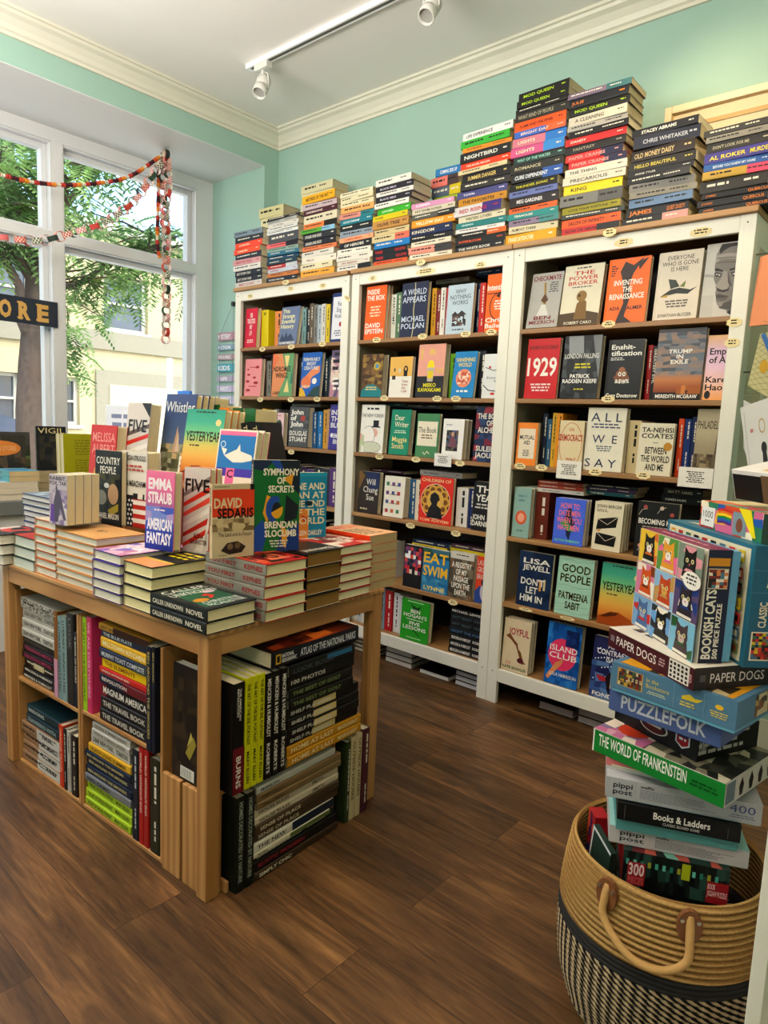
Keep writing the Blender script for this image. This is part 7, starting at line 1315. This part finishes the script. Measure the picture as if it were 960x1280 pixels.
def shelfpile(ci, si, xl, xr, items, Y=.03, tilt=0, wd=.15):
    z = (LAST[ci] if si == 4 else SHZ[si])+.0006; X0, X1 = xat(xl, Y, z), min(xat(xr, Y, z), CASES[ci][1]-.024)
    for i, (c, tx, th) in enumerate(items):
        h = X1-X0-rnd.uniform(0, .01); tc = contrast(c); xx = tx
        if xx.startswith('!'): tc = xx[1:7]; xx = xx[7:]
        book(flat((X0+X1)/2, Y+wd/2, z, rnd.uniform(-.6, .6), wd, h, th-.0004), wd, h, th-.0004, c, '%s book, %s from bottom, lying on the %s shelf of the %s bookcase' % (cname(c), ORD[i], SN[si], CN[ci]), 'pile on the %s shelf of the %s bookcase' % (SN[si], CN[ci]), spart=spine_txt(xx, tc) if xx else spine_bars(tc, i))
        z += th
B_ = '1f2023'
shelfpile(1, 5, 560, 606, [(B_,'!e8e4dcMENCKEN & HUMBOLDT~ROBERTS',.030)]*3+[(B_,'!5a7a9aNIGHT THE PORT',.034),(B_,'!5a6a70SHOT READY~STEPHEN',.032),(B_,'!5a6a70SHOT READY~STEPHEN',.032),(B_,'!e8e4dcMICHAEL LEWIS',.026)])
# single books laid flat across the tops of the books standing behind
def ontop(xl, xr, py, Y, th, c, lb, tx='', wd=.12, z=None):
    X0, X1 = ony(xl, py, Y), ony(xr, py, Y); ci = [k for k, c_ in enumerate(CASES) if c_[0]-.02 < X0[0] < c_[1]][0]
    X0[0] = max(X0[0], CASES[ci][0]+.023); X1[0] = min(X1[0], CASES[ci][1]-.0235); h = X1[0]-X0[0]; zz = X0[2] if z is None else z
    book(flat((X0[0]+X1[0])/2, Y+wd/2, zz, 0, wd, h, th), wd, h, th-.0005, c, lb, 'books laid flat on the shelf rows', spart=spine_txt(tx, contrast(c), None, True) if tx else spine_bars(contrast(c), int(xl)), hard=False)
    return zz+th
ontop(545, 586, 356, .17, .020, 'c8c4bc', 'pale grey book laid flat behind the pale blue NOTHING WORKS cover')
ontop(596, 630, 345, .14, .022, '2f5f8a', 'blue book laid flat above the orange INTENTIONAL cover')
ontop(327, 356, 447.5, .16, .016, '6a3a80', 'purple book laid flat behind the orange and green WINGS cover')
ontop(365, 401, 508, .20, .016, 'c4c4c4', 'pale book laid flat on top of the charcoal JOHN OF JOHN copies')
ontop(471, 505, 508.5, .15, .020, '2f6e70', 'teal book laid flat over the green DEAR WRITER copies')
ontop(507, 549, 510.5, .15, .020, '2a3048', 'navy book laid flat over the green and cream book copies')
ontop(566, 613, 511.5, .16, .020, '74767a', 'grey book laid flat over the small portrait photo cover')
ontop(462, 505, 589, .12, .016, '5a2a40', 'dark pink book laid flat above the script lettered cover')
ontop(525, 578, 593.5, .06, .026, 'a8a4a0', 'grey LIBRARIAN book laid flat on the scarlet rosette cover', 'The Librarian')
z_ = ontop(515, 559, 683, .05, .020, 'd8c02a', 'yellow book laid flat above the EAT SWIM cover'); ontop(516, 562, 683, .05, .020, '2a3a54', 'navy book laid flat on the yellow one above EAT SWIM', z=z_)
z_ = ontop(563, 612, 691, .05, .026, 'd0c020', 'yellow BUT book laid flat above the grey brown photo cover', 'BUT~'); ontop(564, 611, 691, .05, .020, '5a4450', 'dark mauve book laid flat on the yellow BUT book', z=z_)
z_ = ontop(672, 730, 614, .07, .016, 'dedad2', 'white book laid flat over the pale teal copies', 'ERDA SMALL MUSIC'); z_ = ontop(672, 729, 614, .07, .016, 'b0503a', 'lower brick red book laid flat over the teal copies', z=z_); ontop(672, 728, 614, .07, .016, 'b0503a', 'upper brick red book laid flat over the teal copies', z=z_)
z_ = ontop(729, 792, 617, .10, .016, '2f6a70', 'teal book laid flat over the blue and cream covers', 'THE MIND'); z_ = ontop(731, 795, 617, .10, .014, '4a3060', 'purple book laid flat on the teal one, right bookcase', z=z_); ontop(735, 797, 617, .10, .014, '262a3c', 'dark navy book laid flat on the purple one, right bookcase', z=z_)
z_ = ontop(826, 880, 628, .14, .030, '24262a', 'lower black book laid flat behind the botanical cover', 'HMEHAIM'); ontop(828, 878, 628, .14, .030, '24262a', 'upper black book laid flat behind the botanical cover', 'MATT HAIG', z=z_)
